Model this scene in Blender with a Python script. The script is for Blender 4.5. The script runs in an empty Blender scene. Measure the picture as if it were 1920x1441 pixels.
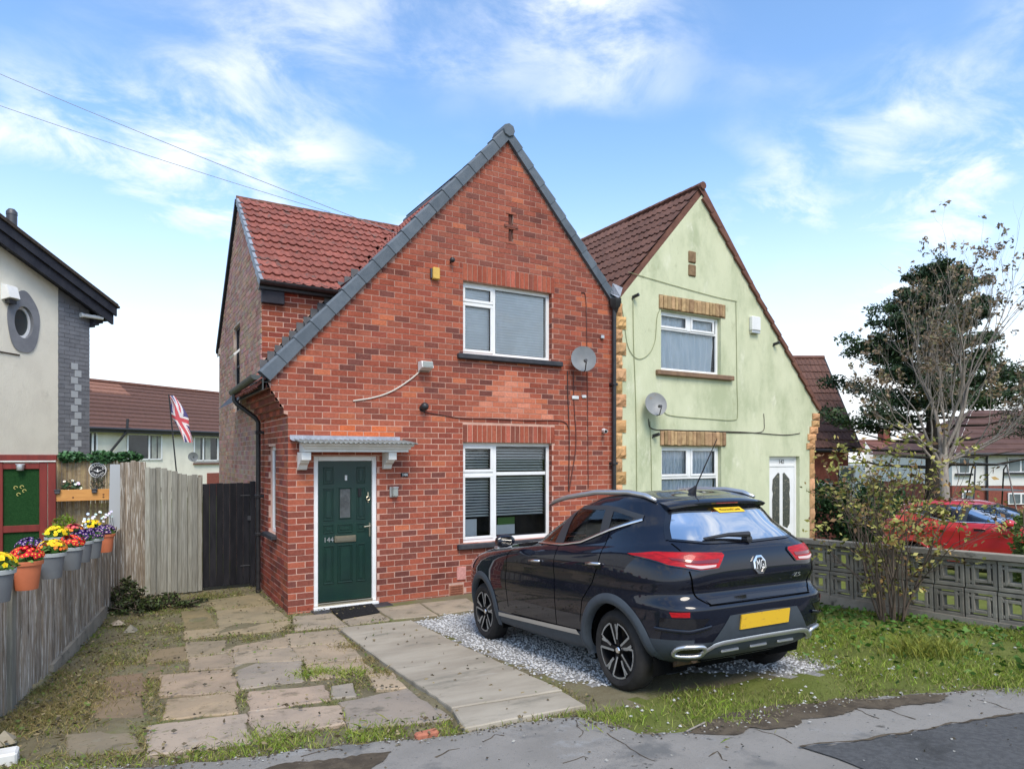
import bpy, math, random
import numpy as np
from mathutils import Vector, Matrix
from mathutils.bvhtree import BVHTree

# ---------------------------------------------------------------- camera, sky, sun, exposure
SC = bpy.context.scene
COL = SC.collection
YAW = math.radians(30.5)
CAM = Vector((-1.975, -9.35, 2.15))
FPX, HX, HY = 1250.0, 960.0, 855.0          # focal length and horizon in photo pixels (1920 wide)
cam_data = bpy.data.cameras.new('camera')
cam_data.sensor_width = 36.0
cam_data.lens = FPX / 1920 * 36
cam_data.shift_y = 134.5 / 1920
cam_data.clip_end = 2000
cam = bpy.data.objects.new('camera', cam_data)
cam.location = CAM
cam.rotation_euler = (math.radians(90), 0, -YAW)
COL.objects.link(cam)
SC.camera = cam

SUN_ELEV, SUN_AZ = math.radians(52), math.radians(195)     # azimuth from +Y clockwise
SKY_STRENGTH = 0.13
world = bpy.data.worlds.new('World')
SC.world = world
world.use_nodes = True
wn, wl = world.node_tree.nodes, world.node_tree.links
wn.clear()
w_out = wn.new('ShaderNodeOutputWorld')
w_bg = wn.new('ShaderNodeBackground')
w_bg.inputs['Strength'].default_value = SKY_STRENGTH
sky = wn.new('ShaderNodeTexSky')
sky.sky_type = 'NISHITA'
sky.sun_disc = False
sky.sun_elevation = SUN_ELEV
sky.sun_rotation = SUN_AZ
sky.air_density = 1.0
sky.dust_density = 0.6
sky.ozone_density = 2.0
tc = wn.new('ShaderNodeTexCoord')
def wnode(t, **kw):
    n = wn.new(t)
    for k, v in kw.items(): setattr(n, k, v)
    return n
def wmath(op, a, b=None, clamp=False):
    n = wnode('ShaderNodeMath', operation=op, use_clamp=clamp)
    for i, v in enumerate((a, b)):
        if v is None: continue
        if isinstance(v, (int, float)): n.inputs[i].default_value = v
        else: wl.new(v, n.inputs[i])
    return n.outputs[0]
sep = wnode('ShaderNodeSeparateXYZ'); wl.new(tc.outputs['Generated'], sep.inputs[0])
zc = wmath('MAXIMUM', sep.outputs[2], 0.02)
den = wmath('ADD', zc, 0.22)
cx = wmath('DIVIDE', sep.outputs[0], den); cy = wmath('DIVIDE', sep.outputs[1], den)
cmb = wnode('ShaderNodeCombineXYZ'); wl.new(cx, cmb.inputs[0]); wl.new(cy, cmb.inputs[1])
def wnoise(scale, detail, rough, off, dist=0.0):
    mp = wnode('ShaderNodeMapping'); mp.inputs['Location'].default_value = off
    mp.inputs['Scale'].default_value = (1.0, 1.25, 1.0)
    mp.inputs['Rotation'].default_value = (0, 0, 0.6)
    wl.new(cmb.outputs[0], mp.inputs[0])
    n = wnode('ShaderNodeTexNoise'); n.inputs['Scale'].default_value = scale
    n.inputs['Detail'].default_value = detail; n.inputs['Roughness'].default_value = rough
    n.inputs['Distortion'].default_value = dist
    wl.new(mp.outputs[0], n.inputs['Vector'])
    return n.outputs['Fac']
def wramp(v, lo, hi):
    n = wnode('ShaderNodeMapRange', interpolation_type='SMOOTHSTEP')
    n.inputs['From Min'].default_value = lo; n.inputs['From Max'].default_value = hi
    wl.new(v, n.inputs['Value'])
    return n.outputs['Result']
CLOUD_OFF = (2.1, 0.4, 0)
big = wramp(wnoise(1.15, 3, 0.5, CLOUD_OFF), 0.41, 0.64)
fine = wramp(wnoise(4.2, 9, 0.62, (CLOUD_OFF[0] + 3, CLOUD_OFF[1] - 2, 0), 0.4), 0.35, 0.70)
cl = wmath('MULTIPLY', big, fine)
cl = wmath('MULTIPLY', cl, 1.15, True)
# thick pale cloud bank low over the roofs, thinning upwards
bank = wnode('ShaderNodeMapRange', interpolation_type='SMOOTHSTEP')
bank.inputs['From Min'].default_value = 0.50; bank.inputs['From Max'].default_value = 0.0
wl.new(sep.outputs[2], bank.inputs['Value'])
bk = wmath('POWER', bank.outputs['Result'], 1.6)
mask = wmath('MAXIMUM', cl, bk)
mask = wmath('ADD', mask, wmath('MULTIPLY', wmath('MULTIPLY', cl, bk), 0.3), True)
tint = wnode('ShaderNodeMix', data_type='RGBA', blend_type='MULTIPLY')
tint.inputs[0].default_value = 1.0
wl.new(sky.outputs[0], tint.inputs[6]); tint.inputs[7].default_value = (1.85, 2.12, 2.25, 1)
mix = wnode('ShaderNodeMix', data_type='RGBA')
wl.new(mask, mix.inputs[0]); wl.new(tint.outputs[2], mix.inputs[6])
mix.inputs[7].default_value = (8.6, 8.9, 9.2, 1)
wl.new(mix.outputs[2], w_bg.inputs['Color'])
wl.new(w_bg.outputs[0], w_out.inputs['Surface'])

sun_data = bpy.data.lights.new('sun', 'SUN')
sun_data.energy = 3.0
sun_data.angle = math.radians(26)
sun_data.color = (1.0, 0.90, 0.77)
sun = bpy.data.objects.new('sun', sun_data)
sd = Vector((math.sin(SUN_AZ) * math.cos(SUN_ELEV), math.cos(SUN_AZ) * math.cos(SUN_ELEV), math.sin(SUN_ELEV)))
sun.rotation_euler = (-sd).to_track_quat('-Z', 'Y').to_euler()
sun.location = (0, 0, 30)
COL.objects.link(sun)

SC.view_settings.view_transform = 'Standard'
SC.view_settings.look = 'None'
SC.view_settings.gamma = 1.0
SC.view_settings.use_curve_mapping = False
SC.view_settings.exposure = 0.12

# ---------------------------------------------------------------- helpers
RND = random.Random(7)
NPR = np.random.default_rng(11)
GP = [(-9, .55), (-7.4, .51), (-6.4, .45), (-5.4, .372), (-4, .255), (-3, .175), (-2, .105), (-1, .045), (0, 0)]
GPX, GPZ = [p[0] for p in GP], [p[1] for p in GP]
def ground(x, y):
    """height of the garden: it falls from the road to the house, and the land drops away far to the right"""
    z = np.interp(y, GPX, GPZ)
    far = np.clip((np.asarray(x) - 13.0) / 9.0, 0, 1) * np.clip((np.asarray(y) + 5.0) / 6.0, 0, 1)
    dip = np.clip((np.asarray(x) - 5.9) / 1.6, 0, 1) * np.clip((-np.asarray(y)) / 1.5, 0, 1) * np.clip((np.asarray(y) + 8.0) / 1.5, 0, 1)
    return z - 2.6 * far * far * (3 - 2 * far) - .27 * dip
def ray(px, py):
    r = (px - HX) / FPX
    return Vector((r * math.cos(YAW) + math.sin(YAW), -r * math.sin(YAW) + math.cos(YAW), -(py - HY) / FPX))
def at(px, py, depth): return CAM + ray(px, py) * depth
def onY(px, py, y0=0.0):
    d = ray(px, py); return CAM + d * ((y0 - CAM.y) / d.y)
def onX(px, py, x0=0.0):
    d = ray(px, py); return CAM + d * ((x0 - CAM.x) / d.x)
def onG(px, py, up=0.0):
    d = ray(px, py); lo, hi = 1.0, 300.0
    for _ in range(50):
        m = (lo + hi) / 2; p = CAM + d * m
        if p.z > ground(p.x, p.y) + up: lo = m
        else: hi = m
    return CAM + d * lo

class MB:
    """collects geometry and links it as one mesh object; every vertex may carry a tint"""
    def __init__(self): self.v, self.f, self.t, self.mi = [], [], [], []
    def add(self, verts, faces, tint=(1, 1, 1), mi=0):
        n = len(self.v)
        self.v.extend([tuple(p) for p in verts])
        self.t.extend([tuple(tint)] * len(verts))
        self.f.extend([tuple(i + n for i in f) for f in faces])
        self.mi.extend([mi] * len(faces))
        return self
    def box(self, x0, x1, y0, y1, z0, z1, tint=(1, 1, 1), mi=0, skip=()):
        v = [(x0, y0, z0), (x1, y0, z0), (x1, y1, z0), (x0, y1, z0), (x0, y0, z1), (x1, y0, z1), (x1, y1, z1), (x0, y1, z1)]
        f = {'-z': (3, 2, 1, 0), '+z': (4, 5, 6, 7), '-y': (0, 1, 5, 4), '+x': (1, 2, 6, 5), '+y': (2, 3, 7, 6), '-x': (3, 0, 4, 7)}
        return self.add(v, [q for k, q in f.items() if k not in skip], tint, mi)
    def obox(self, c, ax, ay, az, tint=(1, 1, 1), mi=0):
        c, ax, ay, az = Vector(c), Vector(ax), Vector(ay), Vector(az)
        v = [c + ax * i + ay * j + az * k for k in (-1, 1) for (i, j) in ((-1, -1), (1, -1), (1, 1), (-1, 1))]
        f = [(3, 2, 1, 0), (4, 5, 6, 7), (0, 1, 5, 4), (1, 2, 6, 5), (2, 3, 7, 6), (3, 0, 4, 7)]
        return self.add(v, f, tint, mi)
    def bevbox(self, x0, x1, y0, y1, z0, z1, b, tint=(1, 1, 1), mi=0):
        """box with chamfered front/top style edges (all twelve)"""
        xs, ys, zs = (x0, x1), (y0, y1), (z0, z1)
        v = []; idx = {}
        for i in (0, 1):
            for j in (0, 1):
                for k in (0, 1):
                    sx, sy, sz = (1 - 2 * i), (1 - 2 * j), (1 - 2 * k)
                    idx[i, j, k, 'x'] = len(v); v.append((xs[i], ys[j] + sy * b, zs[k] + sz * b))
                    idx[i, j, k, 'y'] = len(v); v.append((xs[i] + sx * b, ys[j], zs[k] + sz * b))
                    idx[i, j, k, 'z'] = len(v); v.append((xs[i] + sx * b, ys[j] + sy * b, zs[k]))
        f = []
        for i in (0, 1): f.append([idx[i, j, k, 'x'] for j, k in ((0, 0), (1, 0), (1, 1), (0, 1))])
        for j in (0, 1): f.append([idx[i, j, k, 'y'] for i, k in ((0, 0), (1, 0), (1, 1), (0, 1))])
        for k in (0, 1): f.append([idx[i, j, k, 'z'] for i, j in ((0, 0), (1, 0), (1, 1), (0, 1))])
        for j in (0, 1):
            for k in (0, 1): f.append([idx[0, j, k, 'y'], idx[1, j, k, 'y'], idx[1, j, k, 'z'], idx[0, j, k, 'z']])
        for i in (0, 1):
            for k in (0, 1): f.append([idx[i, 0, k, 'x'], idx[i, 1, k, 'x'], idx[i, 1, k, 'z'], idx[i, 0, k, 'z']])
        for i in (0, 1):
            for j in (0, 1): f.append([idx[i, j, 0, 'x'], idx[i, j, 1, 'x'], idx[i, j, 1, 'y'], idx[i, j, 0, 'y']])
        for i in (0, 1):
            for j in (0, 1):
                for k in (0, 1): f.append([idx[i, j, k, 'x'], idx[i, j, k, 'y'], idx[i, j, k, 'z']])
        # consistent outward winding
        c = Vector(((x0 + x1) / 2, (y0 + y1) / 2, (z0 + z1) / 2)); out = []
        for q in f:
            p = [Vector(v[a]) for a in q]
            nrm = (p[1] - p[0]).cross(p[2] - p[0])
            out.append(tuple(q) if nrm.dot(sum(p, Vector()) / len(p) - c) > 0 else tuple(reversed(q)))
        return self.add(v, out, tint, mi)
    def tube(self, pts, r, seg=8, cap=True, tint=(1, 1, 1), mi=0):
        pts = [Vector(p) for p in pts]; n = len(pts)
        rs = r if isinstance(r, (list, tuple)) else [r] * n
        v, f = [], []; up = None
        for i, p in enumerate(pts):
            d = (pts[min(i + 1, n - 1)] - pts[max(i - 1, 0)])
            if d.length < 1e-9: d = Vector((0, 0, 1))
            d.normalize()
            if up is None: up = Vector((0, 0, 1)) if abs(d.z) < .9 else Vector((1, 0, 0))
            a = d.cross(up)
            if a.length < 1e-6: a = d.cross(Vector((0.3, 1, 0.2)))
            a.normalize(); b = a.cross(d).normalized(); up = b
            for k in range(seg):
                th = 2 * math.pi * k / seg
                v.append(p + (a * math.cos(th) + b * math.sin(th)) * rs[i])
        for i in range(n - 1):
            for k in range(seg):
                k2 = (k + 1) % seg
                f.append((i * seg + k, i * seg + k2, (i + 1) * seg + k2, (i + 1) * seg + k))
        if cap:
            f.append(tuple(range(seg - 1, -1, -1))); f.append(tuple((n - 1) * seg + k for k in range(seg)))
        return self.add(v, f, tint, mi)
    def prism(self, poly, axis, a0, a1, tint=(1, 1, 1), mi=0):
        """polygon in the two other axes (x,z for 'y'; y,z for 'x'; x,y for 'z') extruded a0..a1"""
        def mk(p, a): return {'y': (p[0], a, p[1]), 'x': (a, p[0], p[1]), 'z': (p[0], p[1], a)}[axis]
        n = len(poly)
        area = sum(poly[i][0] * poly[(i + 1) % n][1] - poly[(i + 1) % n][0] * poly[i][1] for i in range(n))
        if area < 0: poly = list(reversed(poly))
        v = [mk(p, a0) for p in poly] + [mk(p, a1) for p in poly]
        lo, hi = tuple(range(n)), tuple(range(n, 2 * n))
        sides = [(i, (i + 1) % n, n + (i + 1) % n, n + i) for i in range(n)]
        if axis == 'y':   # x,z ccw seen from -y: front (a0) faces -y
            f = [lo, hi[::-1]] + [s[::-1] for s in sides]
        else:
            f = [lo[::-1], hi] + sides
        return self.add(v, f, tint, mi)
    def lathe(self, prof, c=(0, 0, 0), axis='z', seg=24, tint=(1, 1, 1), mi=0):
        """prof: list of (radius, height)"""
        v, f = [], []; c = Vector(c)
        for (r, h) in prof:
            for k in range(seg):
                th = 2 * math.pi * k / seg; a, b = r * math.cos(th), r * math.sin(th)
                v.append(c + Vector({'z': (a, b, h), 'y': (a, h, b), 'x': (h, a, b)}[axis]))
        for i in range(len(prof) - 1):
            for k in range(seg):
                k2 = (k + 1) % seg; q = (i * seg + k, i * seg + k2, (i + 1) * seg + k2, (i + 1) * seg + k)
                f.append(q if axis != 'y' else q[::-1])
        return self.add(v, f, tint, mi)
    def build(self, name, material, parent=None, smooth=False, label=None, kind=None):
        me = bpy.data.meshes.new(name)
        me.from_pydata(self.v, [], self.f)
        if self.t:
            at_ = me.color_attributes.new('tint', 'FLOAT_COLOR', 'POINT')
            arr = np.ones((len(self.v), 4), dtype=np.float32); arr[:, :3] = np.array(self.t, dtype=np.float32)
            at_.data.foreach_set('color', arr.ravel())
        mats = material if isinstance(material, (list, tuple)) else [material]
        for m in mats: me.materials.append(m)
        if len(mats) > 1: me.polygons.foreach_set('material_index', self.mi)
        if smooth is True: me.polygons.foreach_set('use_smooth', [True] * len(me.polygons))
        elif smooth: 
            me.polygons.foreach_set('use_smooth', [True] * len(me.polygons)); me.set_sharp_from_angle(angle=math.radians(smooth))
        me.update()
        return link(name, me, parent, label, kind)

def link(name, me, parent=None, label=None, kind=None):
    o = bpy.data.objects.new(name, me); COL.objects.link(o)
    if parent is not None: adopt(o, parent)
    if label: o['label'] = label
    if kind: o['kind'] = kind
    return o
ROOTINV = {}
def adopt(o, p):
    """parent keeping world coordinates of the mesh when the parent is an empty standing at its base"""
    o.parent = p
    if p.name in ROOTINV: o.matrix_parent_inverse = ROOTINV[p.name]
def thing(name, label, cat, loc=(0, 0, 0), group=None, rotz=0.0, local=False):
    o = bpy.data.objects.new(name, None); COL.objects.link(o)
    o.empty_display_size = 0.2
    o.location = loc; o.rotation_euler = (0, 0, rotz)
    o['label'] = label; o['category'] = cat
    if group: o['group'] = group
    if not local: ROOTINV[o.name] = Matrix.Translation(-Vector(loc)) if rotz == 0 else (Matrix.Translation(Vector(loc)) @ Matrix.Rotation(rotz, 4, 'Z')).inverted()
    return o
def tag(o, label, cat, group=None):
    o['label'] = label; o['category'] = cat
    if group: o['group'] = group
    return o
def structure(o): o['kind'] = 'structure'; return o
def stuff(o): o['kind'] = 'stuff'; return o
def text_mb(s, size, depth=0.004, align='CENTER'):
    """text as mesh vertices in the xy plane"""
    cu = bpy.data.curves.new('t', 'FONT'); cu.body = s; cu.size = size; cu.extrude = depth; cu.align_x = align; cu.align_y = 'CENTER'
    cu.resolution_u = 2
    ob = bpy.data.objects.new('t', cu); COL.objects.link(ob)
    bpy.context.view_layer.update()
    me = bpy.data.meshes.new_from_object(ob.evaluated_get(bpy.context.evaluated_depsgraph_get()))
    v = [tuple(q.co) for q in me.vertices]; f = [tuple(p.vertices) for p in me.polygons]
    bpy.data.objects.remove(ob); bpy.data.curves.remove(cu); bpy.data.meshes.remove(me)
    return v, f

# ---------------------------------------------------------------- materials
def mat(name, c1, c2=None, scale=6.0, rough=0.8, spec=0.3, metal=0.0, coat=0.0, bump=None, bump2=None, tint=False, rnd=0.0,
        stains=(), stretch=(1, 1, 1), coords='world', detail=6, emit=None, coatr=0.03, sheen=0.0, sss=0.0, lohi=(0.35, 0.65)):
    m = bpy.data.materials.new(name); m.use_nodes = True
    nt = m.node_tree; N, L = nt.nodes, nt.links; N.clear()
    out = N.new('ShaderNodeOutputMaterial'); b = N.new('ShaderNodeBsdfPrincipled')
    L.new(b.outputs[0], out.inputs[0])
    if coords == 'world':
        vec = N.new('ShaderNodeNewGeometry').outputs['Position']
    else:
        vec = N.new('ShaderNodeTexCoord').outputs['Object']
    if rnd and coords != 'world':
        oi0 = N.new('ShaderNodeObjectInfo'); va = N.new('ShaderNodeVectorMath'); va.operation = 'MULTIPLY_ADD'
        cb = N.new('ShaderNodeCombineXYZ')
        for i in range(3): L.new(oi0.outputs['Random'], cb.inputs[i])
        L.new(cb.outputs[0], va.inputs[0]); va.inputs[1].default_value = (37, 53, 71); L.new(vec, va.inputs[2]); vec = va.outputs[0]
    mp = N.new('ShaderNodeMapping'); mp.inputs['Scale'].default_value = stretch; L.new(vec, mp.inputs[0])
    def noise(sc, det=detail, ro=0.6):
        n = N.new('ShaderNodeTexNoise'); n.inputs['Scale'].default_value = sc; n.inputs['Detail'].default_value = det
        n.inputs['Roughness'].default_value = ro; L.new(mp.outputs[0], n.inputs['Vector']); return n.outputs['Fac']
    def ramp(v, lo, hi):
        n = N.new('ShaderNodeMapRange'); n.interpolation_type = 'SMOOTHSTEP'
        n.inputs['From Min'].default_value = lo; n.inputs['From Max'].default_value = hi; L.new(v, n.inputs['Value']); return n.outputs[0]
    def mixc(fac, a, c, mode='MIX'):
        n = N.new('ShaderNodeMix'); n.data_type = 'RGBA'; n.blend_type = mode
        if isinstance(fac, float): n.inputs[0].default_value = fac
        else: L.new(fac, n.inputs[0])
        for i, q in ((6, a), (7, c)):
            if isinstance(q, tuple): n.inputs[i].default_value = (*q, 1) if len(q) == 3 else q
            else: L.new(q, n.inputs[i])
        return n.outputs[2]
    col = tuple(c1)
    if c2 is not None: col = mixc(ramp(noise(scale), *lohi), tuple(c1), tuple(c2))
    for (sc_, ssc, lo, hi) in stains: col = mixc(ramp(noise(ssc, 8, 0.65), lo, hi), col, tuple(sc_))
    if tint:
        a = N.new('ShaderNodeAttribute'); a.attribute_name = 'tint'; col = mixc(1.0, col, a.outputs['Color'], 'MULTIPLY')
    if rnd:
        oi = N.new('ShaderNodeObjectInfo'); mr = N.new('ShaderNodeMapRange')
        mr.inputs['To Min'].default_value = 1 - rnd; mr.inputs['To Max'].default_value = 1 + rnd
        L.new(oi.outputs['Random'], mr.inputs['Value'])
        hs = N.new('ShaderNodeHueSaturation'); L.new(mr.outputs[0], hs.inputs['Value'])
        if isinstance(col, tuple): hs.inputs['Color'].default_value = (*col, 1)
        else: L.new(col, hs.inputs['Color'])
        col = hs.outputs[0]
    if isinstance(col, tuple): b.inputs['Base Color'].default_value = (*col, 1)
    else: L.new(col, b.inputs['Base Color'])
    b.inputs['Roughness'].default_value = rough
    b.inputs['Specular IOR Level'].default_value = spec
    b.inputs['Metallic'].default_value = metal
    b.inputs['Coat Weight'].default_value = coat; b.inputs['Coat Roughness'].default_value = coatr
    nrm = None
    for bb in (bump, bump2):
        if bb:
            bn = N.new('ShaderNodeBump'); bn.inputs['Strength'].default_value = bb[1]; bn.inputs['Distance'].default_value = bb[2] if len(bb) > 2 else 0.01
            L.new(noise(bb[0], 7, 0.65), bn.inputs['Height'])
            if nrm: L.new(nrm, bn.inputs['Normal'])
            nrm = bn.outputs[0]
    if nrm: L.new(nrm, b.inputs['Normal'])
    if emit:
        b.inputs['Emission Color'].default_value = (*emit[0], 1); b.inputs['Emission Strength'].default_value = emit[1]
    return m
def glass(name, tintc=(0.6, 0.65, 0.65), refl=0.12, ior=1.5, rough=0.0):
    m = bpy.data.materials.new(name); m.use_nodes = True
    N, L = m.node_tree.nodes, m.node_tree.links; N.clear()
    out = N.new('ShaderNodeOutputMaterial'); t = N.new('ShaderNodeBsdfTransparent'); t.inputs[0].default_value = (*tintc, 1)
    g = N.new('ShaderNodeBsdfGlossy'); g.inputs['Roughness'].default_value = rough
    fr = N.new('ShaderNodeFresnel'); fr.inputs[0].default_value = ior
    ad = N.new('ShaderNodeMath'); ad.operation = 'ADD'; ad.use_clamp = True; ad.inputs[1].default_value = refl
    L.new(fr.outputs[0], ad.inputs[0]); mx = N.new('ShaderNodeMixShader')
    L.new(ad.outputs[0], mx.inputs[0]); L.new(t.outputs[0], mx.inputs[1]); L.new(g.outputs[0], mx.inputs[2]); L.new(mx.outputs[0], out.inputs[0])
    return m
M = {}
M['brick'] = mat('brick', (1, 1, 1), (.80, .78, .78), 30, .9, .15, tint=True, bump=(90, .35, .004), stains=(((.64, .58, .58), 1.4, .52, .72), ((.55, .5, .5), 6, .62, .76)))
M['mortar'] = mat('mortar', (.62, .41, .33), (.52, .33, .265), 8, .95, .1, tint=True, bump=(120, .4, .004))
M['side_mortar'] = mat('side_mortar', (.50, .42, .36), (.42, .34, .29), 5, .95, .1, bump=(120, .4, .004))
M['lead'] = mat('lead', (.30, .32, .36), (.22, .24, .28), 9, .55, .4, stains=(((.42, .45, .52), 14, .55, .75),), bump=(20, .15))
M['verge'] = mat('verge', (.085, .105, .125), (.11, .13, .15), 7, .6, .35, rnd=.12, bump=(40, .1))
M['tile_red'] = mat('tile_red', (.31, .105, .078), (.24, .085, .066), 9, .8, .25, tint=True, rnd=.16, stains=(((.15, .10, .085), 5, .54, .70), ((.20, .18, .11), 11, .63, .72)), bump=(60, .25, .004))
M['tile_brown'] = mat('tile_brown', (.145, .074, .055), (.11, .058, .046), 9, .8, .25, tint=True, rnd=.14, stains=(((.08, .06, .05), 5, .58, .76),), bump=(60, .25, .004))
M['upvc'] = mat('upvc', (.80, .80, .79), (.74, .74, .72), 3, .35, .45)
M['upvc_dirty'] = mat('upvc_dirty', (.74, .73, .69), (.62, .60, .54), 6, .45, .4)
M['black_plastic'] = mat('black_plastic', (.018, .018, .02), (.03, .03, .032), 12, .4, .45)
M['black_wood'] = mat('black_wood', (.012, .012, .015), (.022, .021, .024), 6, .75, .2, stretch=(3, 3, .5), rnd=.3)
M['sill_dark'] = mat('sill_dark', (.03, .032, .04), (.05, .05, .055), 8, .6, .3, stains=(((.09, .085, .08), 20, .6, .8),))
M['pane'] = glass('pane', (.95, .96, .96), .03)
M['pane_dark'] = glass('pane_dark', (.35, .38, .38), .10)
M['dark_room'] = mat('dark_room', (.02, .02, .02), rough=.95, spec=.05)
M['slat'] = mat('slat', (.88, .88, .87), (.80, .80, .79), 4, .45, .3)
M['slat_grey'] = mat('slat_grey', (.70, .71, .66), (.62, .63, .59), 3, .5, .3)
M['curtain'] = mat('curtain', (.86, .89, .92), (.60, .67, .75), 9, .9, .1, stretch=(4, 4, .6), bump=(14, .3), lohi=(.42, .62))
M['curtain_net'] = mat('curtain_net', (.88, .91, .93), (.74, .80, .84), 5, .9, .1, stretch=(3, 3, .5), bump=(60, .2))
M['green_door'] = mat('green_door', (.009, .036, .026), (.008, .029, .024), 4, .32, .5)
M['brass'] = mat('brass', (.62, .55, .40), rough=.3, metal=1.0)
M['chrome'] = mat('chrome', (.78, .78, .79), rough=.18, metal=1.0)
M['satin_metal'] = mat('satin_metal', (.62, .62, .60), (.55, .55, .54), 5, .35, .5, metal=.8)
M['white_paint'] = mat('white_paint', (.76, .75, .71), (.66, .65, .60), 6, .55, .35, stains=(((.45, .43, .38), 9, .62, .82),))
M['corrugated'] = mat('corrugated', (.19, .20, .19), (.13, .14, .135), 5, .7, .3, stains=(((.07, .07, .065), 7, .6, .75),))
M['render_green'] = mat('render_green', (.605, .62, .425), (.55, .57, .385), 2.5, .95, .1, bump=(55, .55, .012), bump2=(9, .25, .02),
                        stains=(((.42, .455, .29), 1.0, .46, .66), ((.70, .70, .54), 2.2, .57, .74), ((.36, .375, .23), 3.4, .58, .78), ((.42, .43, .30), 11, .62, .78)), stretch=(1, 1, .5))
M['render_cream'] = mat('render_cream', (.80, .755, .63), (.74, .695, .58), 2.5, .95, .1, bump=(45, .55, .012), stains=(((.62, .58, .48), 2.0, .58, .78),), stretch=(1, 1, .7))
M['render_white'] = mat('render_white', (.72, .71, .67), (.66, .65, .61), 1.2, .95, .1, bump=(30, .3, .01), stains=(((.55, .53, .48), .8, .58, .8),))
M['stone_orange'] = mat('stone_orange', (.56, .34, .17), (.46, .27, .13), 9, .9, .15, tint=True, bump=(40, .7, .012), stains=(((.32, .21, .13), 12, .6, .78),))
M['lintel_stone'] = mat('lintel_stone', (.42, .29, .16), (.30, .20, .11), 12, .9, .15, tint=True, bump=(40, .6, .01), stains=(((.20, .14, .09), 16, .58, .75),))
M['sill_brown'] = mat('sill_brown', (.25, .16, .10), (.19, .12, .08), 8, .8, .2, stains=(((.55, .5, .42), 10, .68, .74),))
M['barge_brown'] = mat('barge_brown', (.18, .085, .06), (.13, .06, .045), 6, .8, .2)
M['grey_paint'] = mat('grey_paint', (.22, .225, .24), (.185, .19, .205), 5, .8, .25, bump=(60, .4, .006), tint=True)
M['light_grey_paint'] = mat('light_grey_paint', (.42, .44, .45), rough=.8)
M['soffit_black'] = mat('soffit_black', (.018, .018, .026), (.03, .03, .038), 5, .6, .3)
M['maroon'] = mat('maroon', (.20, .028, .02), (.15, .022, .017), 4, .55, .35, stretch=(4, 4, .6))
M['turf_green'] = mat('turf_green', (.012, .045, .014), (.02, .065, .02), 60, .95, .1, bump=(150, .8, .01))
M['wood_grey'] = mat('wood_grey', (.38, .315, .24), (.22, .175, .13), 7, .92, .12, stretch=(9, 9, .55), rnd=.28, stains=(((.62, .58, .51), 6, .50, .62), ((.09, .07, .05), 9, .58, .72)), bump=(20, .5, .01), coords='object')
M['wood_pale'] = mat('wood_pale', (.33, .32, .27), (.23, .22, .18), 7, .9, .12, stretch=(9, 9, .5), rnd=.22, stains=(((.13, .12, .09), 8, .60, .74),), bump=(20, .4, .01), coords='object')
M['wood_orange'] = mat('wood_orange', (.62, .30, .085), (.54, .25, .07), 4, .5, .35, stretch=(1, 1, 7))
M['bamboo'] = mat('bamboo', (.42, .33, .20), (.33, .25, .15), 20, .7, .25, tint=True)
M['concrete'] = mat('concrete', (.40, .355, .28), (.31, .27, .21), 1.6, .92, .15, bump=(60, .4, .006), bump2=(8, .15, .01),
                    stains=(((.20, .185, .145), 2.2, .54, .74), ((.42, .39, .33), 5, .60, .78), ((.17, .17, .10), 9, .64, .78)), stretch=(.7, 1.6, 1))
M['flag_stone'] = mat('flag_stone', (.40, .325, .245), (.31, .26, .205), 2.3, .92, .15, tint=True, bump=(50, .5, .008), bump2=(7, .3, .015),
                      stains=(((.17, .145, .105), 4, .54, .70), ((.42, .38, .31), 8, .58, .74), ((.15, .155, .07), 9, .58, .72), ((.10, .085, .06), 30, .62, .70)))
M['asphalt_pale'] = mat('asphalt_pale', (.295, .275, .245), (.24, .225, .20), 1.3, .9, .2, bump=(150, .9, .008), bump2=(9, .4, .012),
                        stains=(((.165, .162, .152), 1.6, .52, .66), ((.34, .34, .33), 3.0, .55, .74), ((.12, .112, .098), 6, .62, .70), ((.16, .155, .145), 60, .60, .68), ((.40, .395, .38), 110, .66, .72)))
M['asphalt_dark'] = mat('asphalt_dark', (.085, .085, .085), (.115, .115, .113), 30, .92, .2, bump=(170, .9, .01), stains=(((.055, .055, .053), 1.8, .52, .72), ((.20, .20, .195), 90, .64, .70)))
M['mud'] = mat('mud', (.075, .06, .044), (.12, .096, .068), 9, .95, .1, bump=(60, .6, .012), stains=(((.07, .056, .042), 3, .55, .7), ((.24, .22, .19), 40, .62, .72),))
M['soil'] = mat('soil', (.165, .14, .085), (.21, .185, .115), 3.0, .97, .08, bump=(45, .8, .02), stains=(((.16, .17, .06), 2.0, .50, .68), ((.085, .068, .044), 5, .62, .76), ((.30, .26, .16), 9, .62, .74)))
M['lawn_soil'] = mat('lawn_soil', (.125, .15, .035), (.16, .18, .05), 4.0, .97, .08, bump=(50, .8, .02), stains=(((.10, .08, .045), 3.0, .58, .72),))
M['pebble'] = mat('pebble', (1, 1, 1), (.86, .86, .85), 30, .75, .25, tint=True)
M['gravel_bed'] = mat('gravel_bed', (.42, .41, .39), (.26, .25, .235), 45, .95, .1, bump=(70, 1.0, .02), stains=(((.12, .11, .09), 2.5, .60, .76),))
M['breeze'] = mat('breeze', (.29, .265, .21), (.21, .19, .155), 5, .95, .1, bump=(70, .6, .008), rnd=.18, stains=(((.36, .33, .27), 7, .60, .76), ((.10, .095, .075), 4, .58, .72)))
M['coping'] = mat('coping', (.34, .305, .245), (.25, .225, .18), 4, .95, .1, bump=(60, .5, .008), stains=(((.09, .085, .07), 6, .58, .72),))
M['leaf'] = mat('leaf', (1, 1, 1), rough=.6, spec=.3, tint=True)
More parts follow.
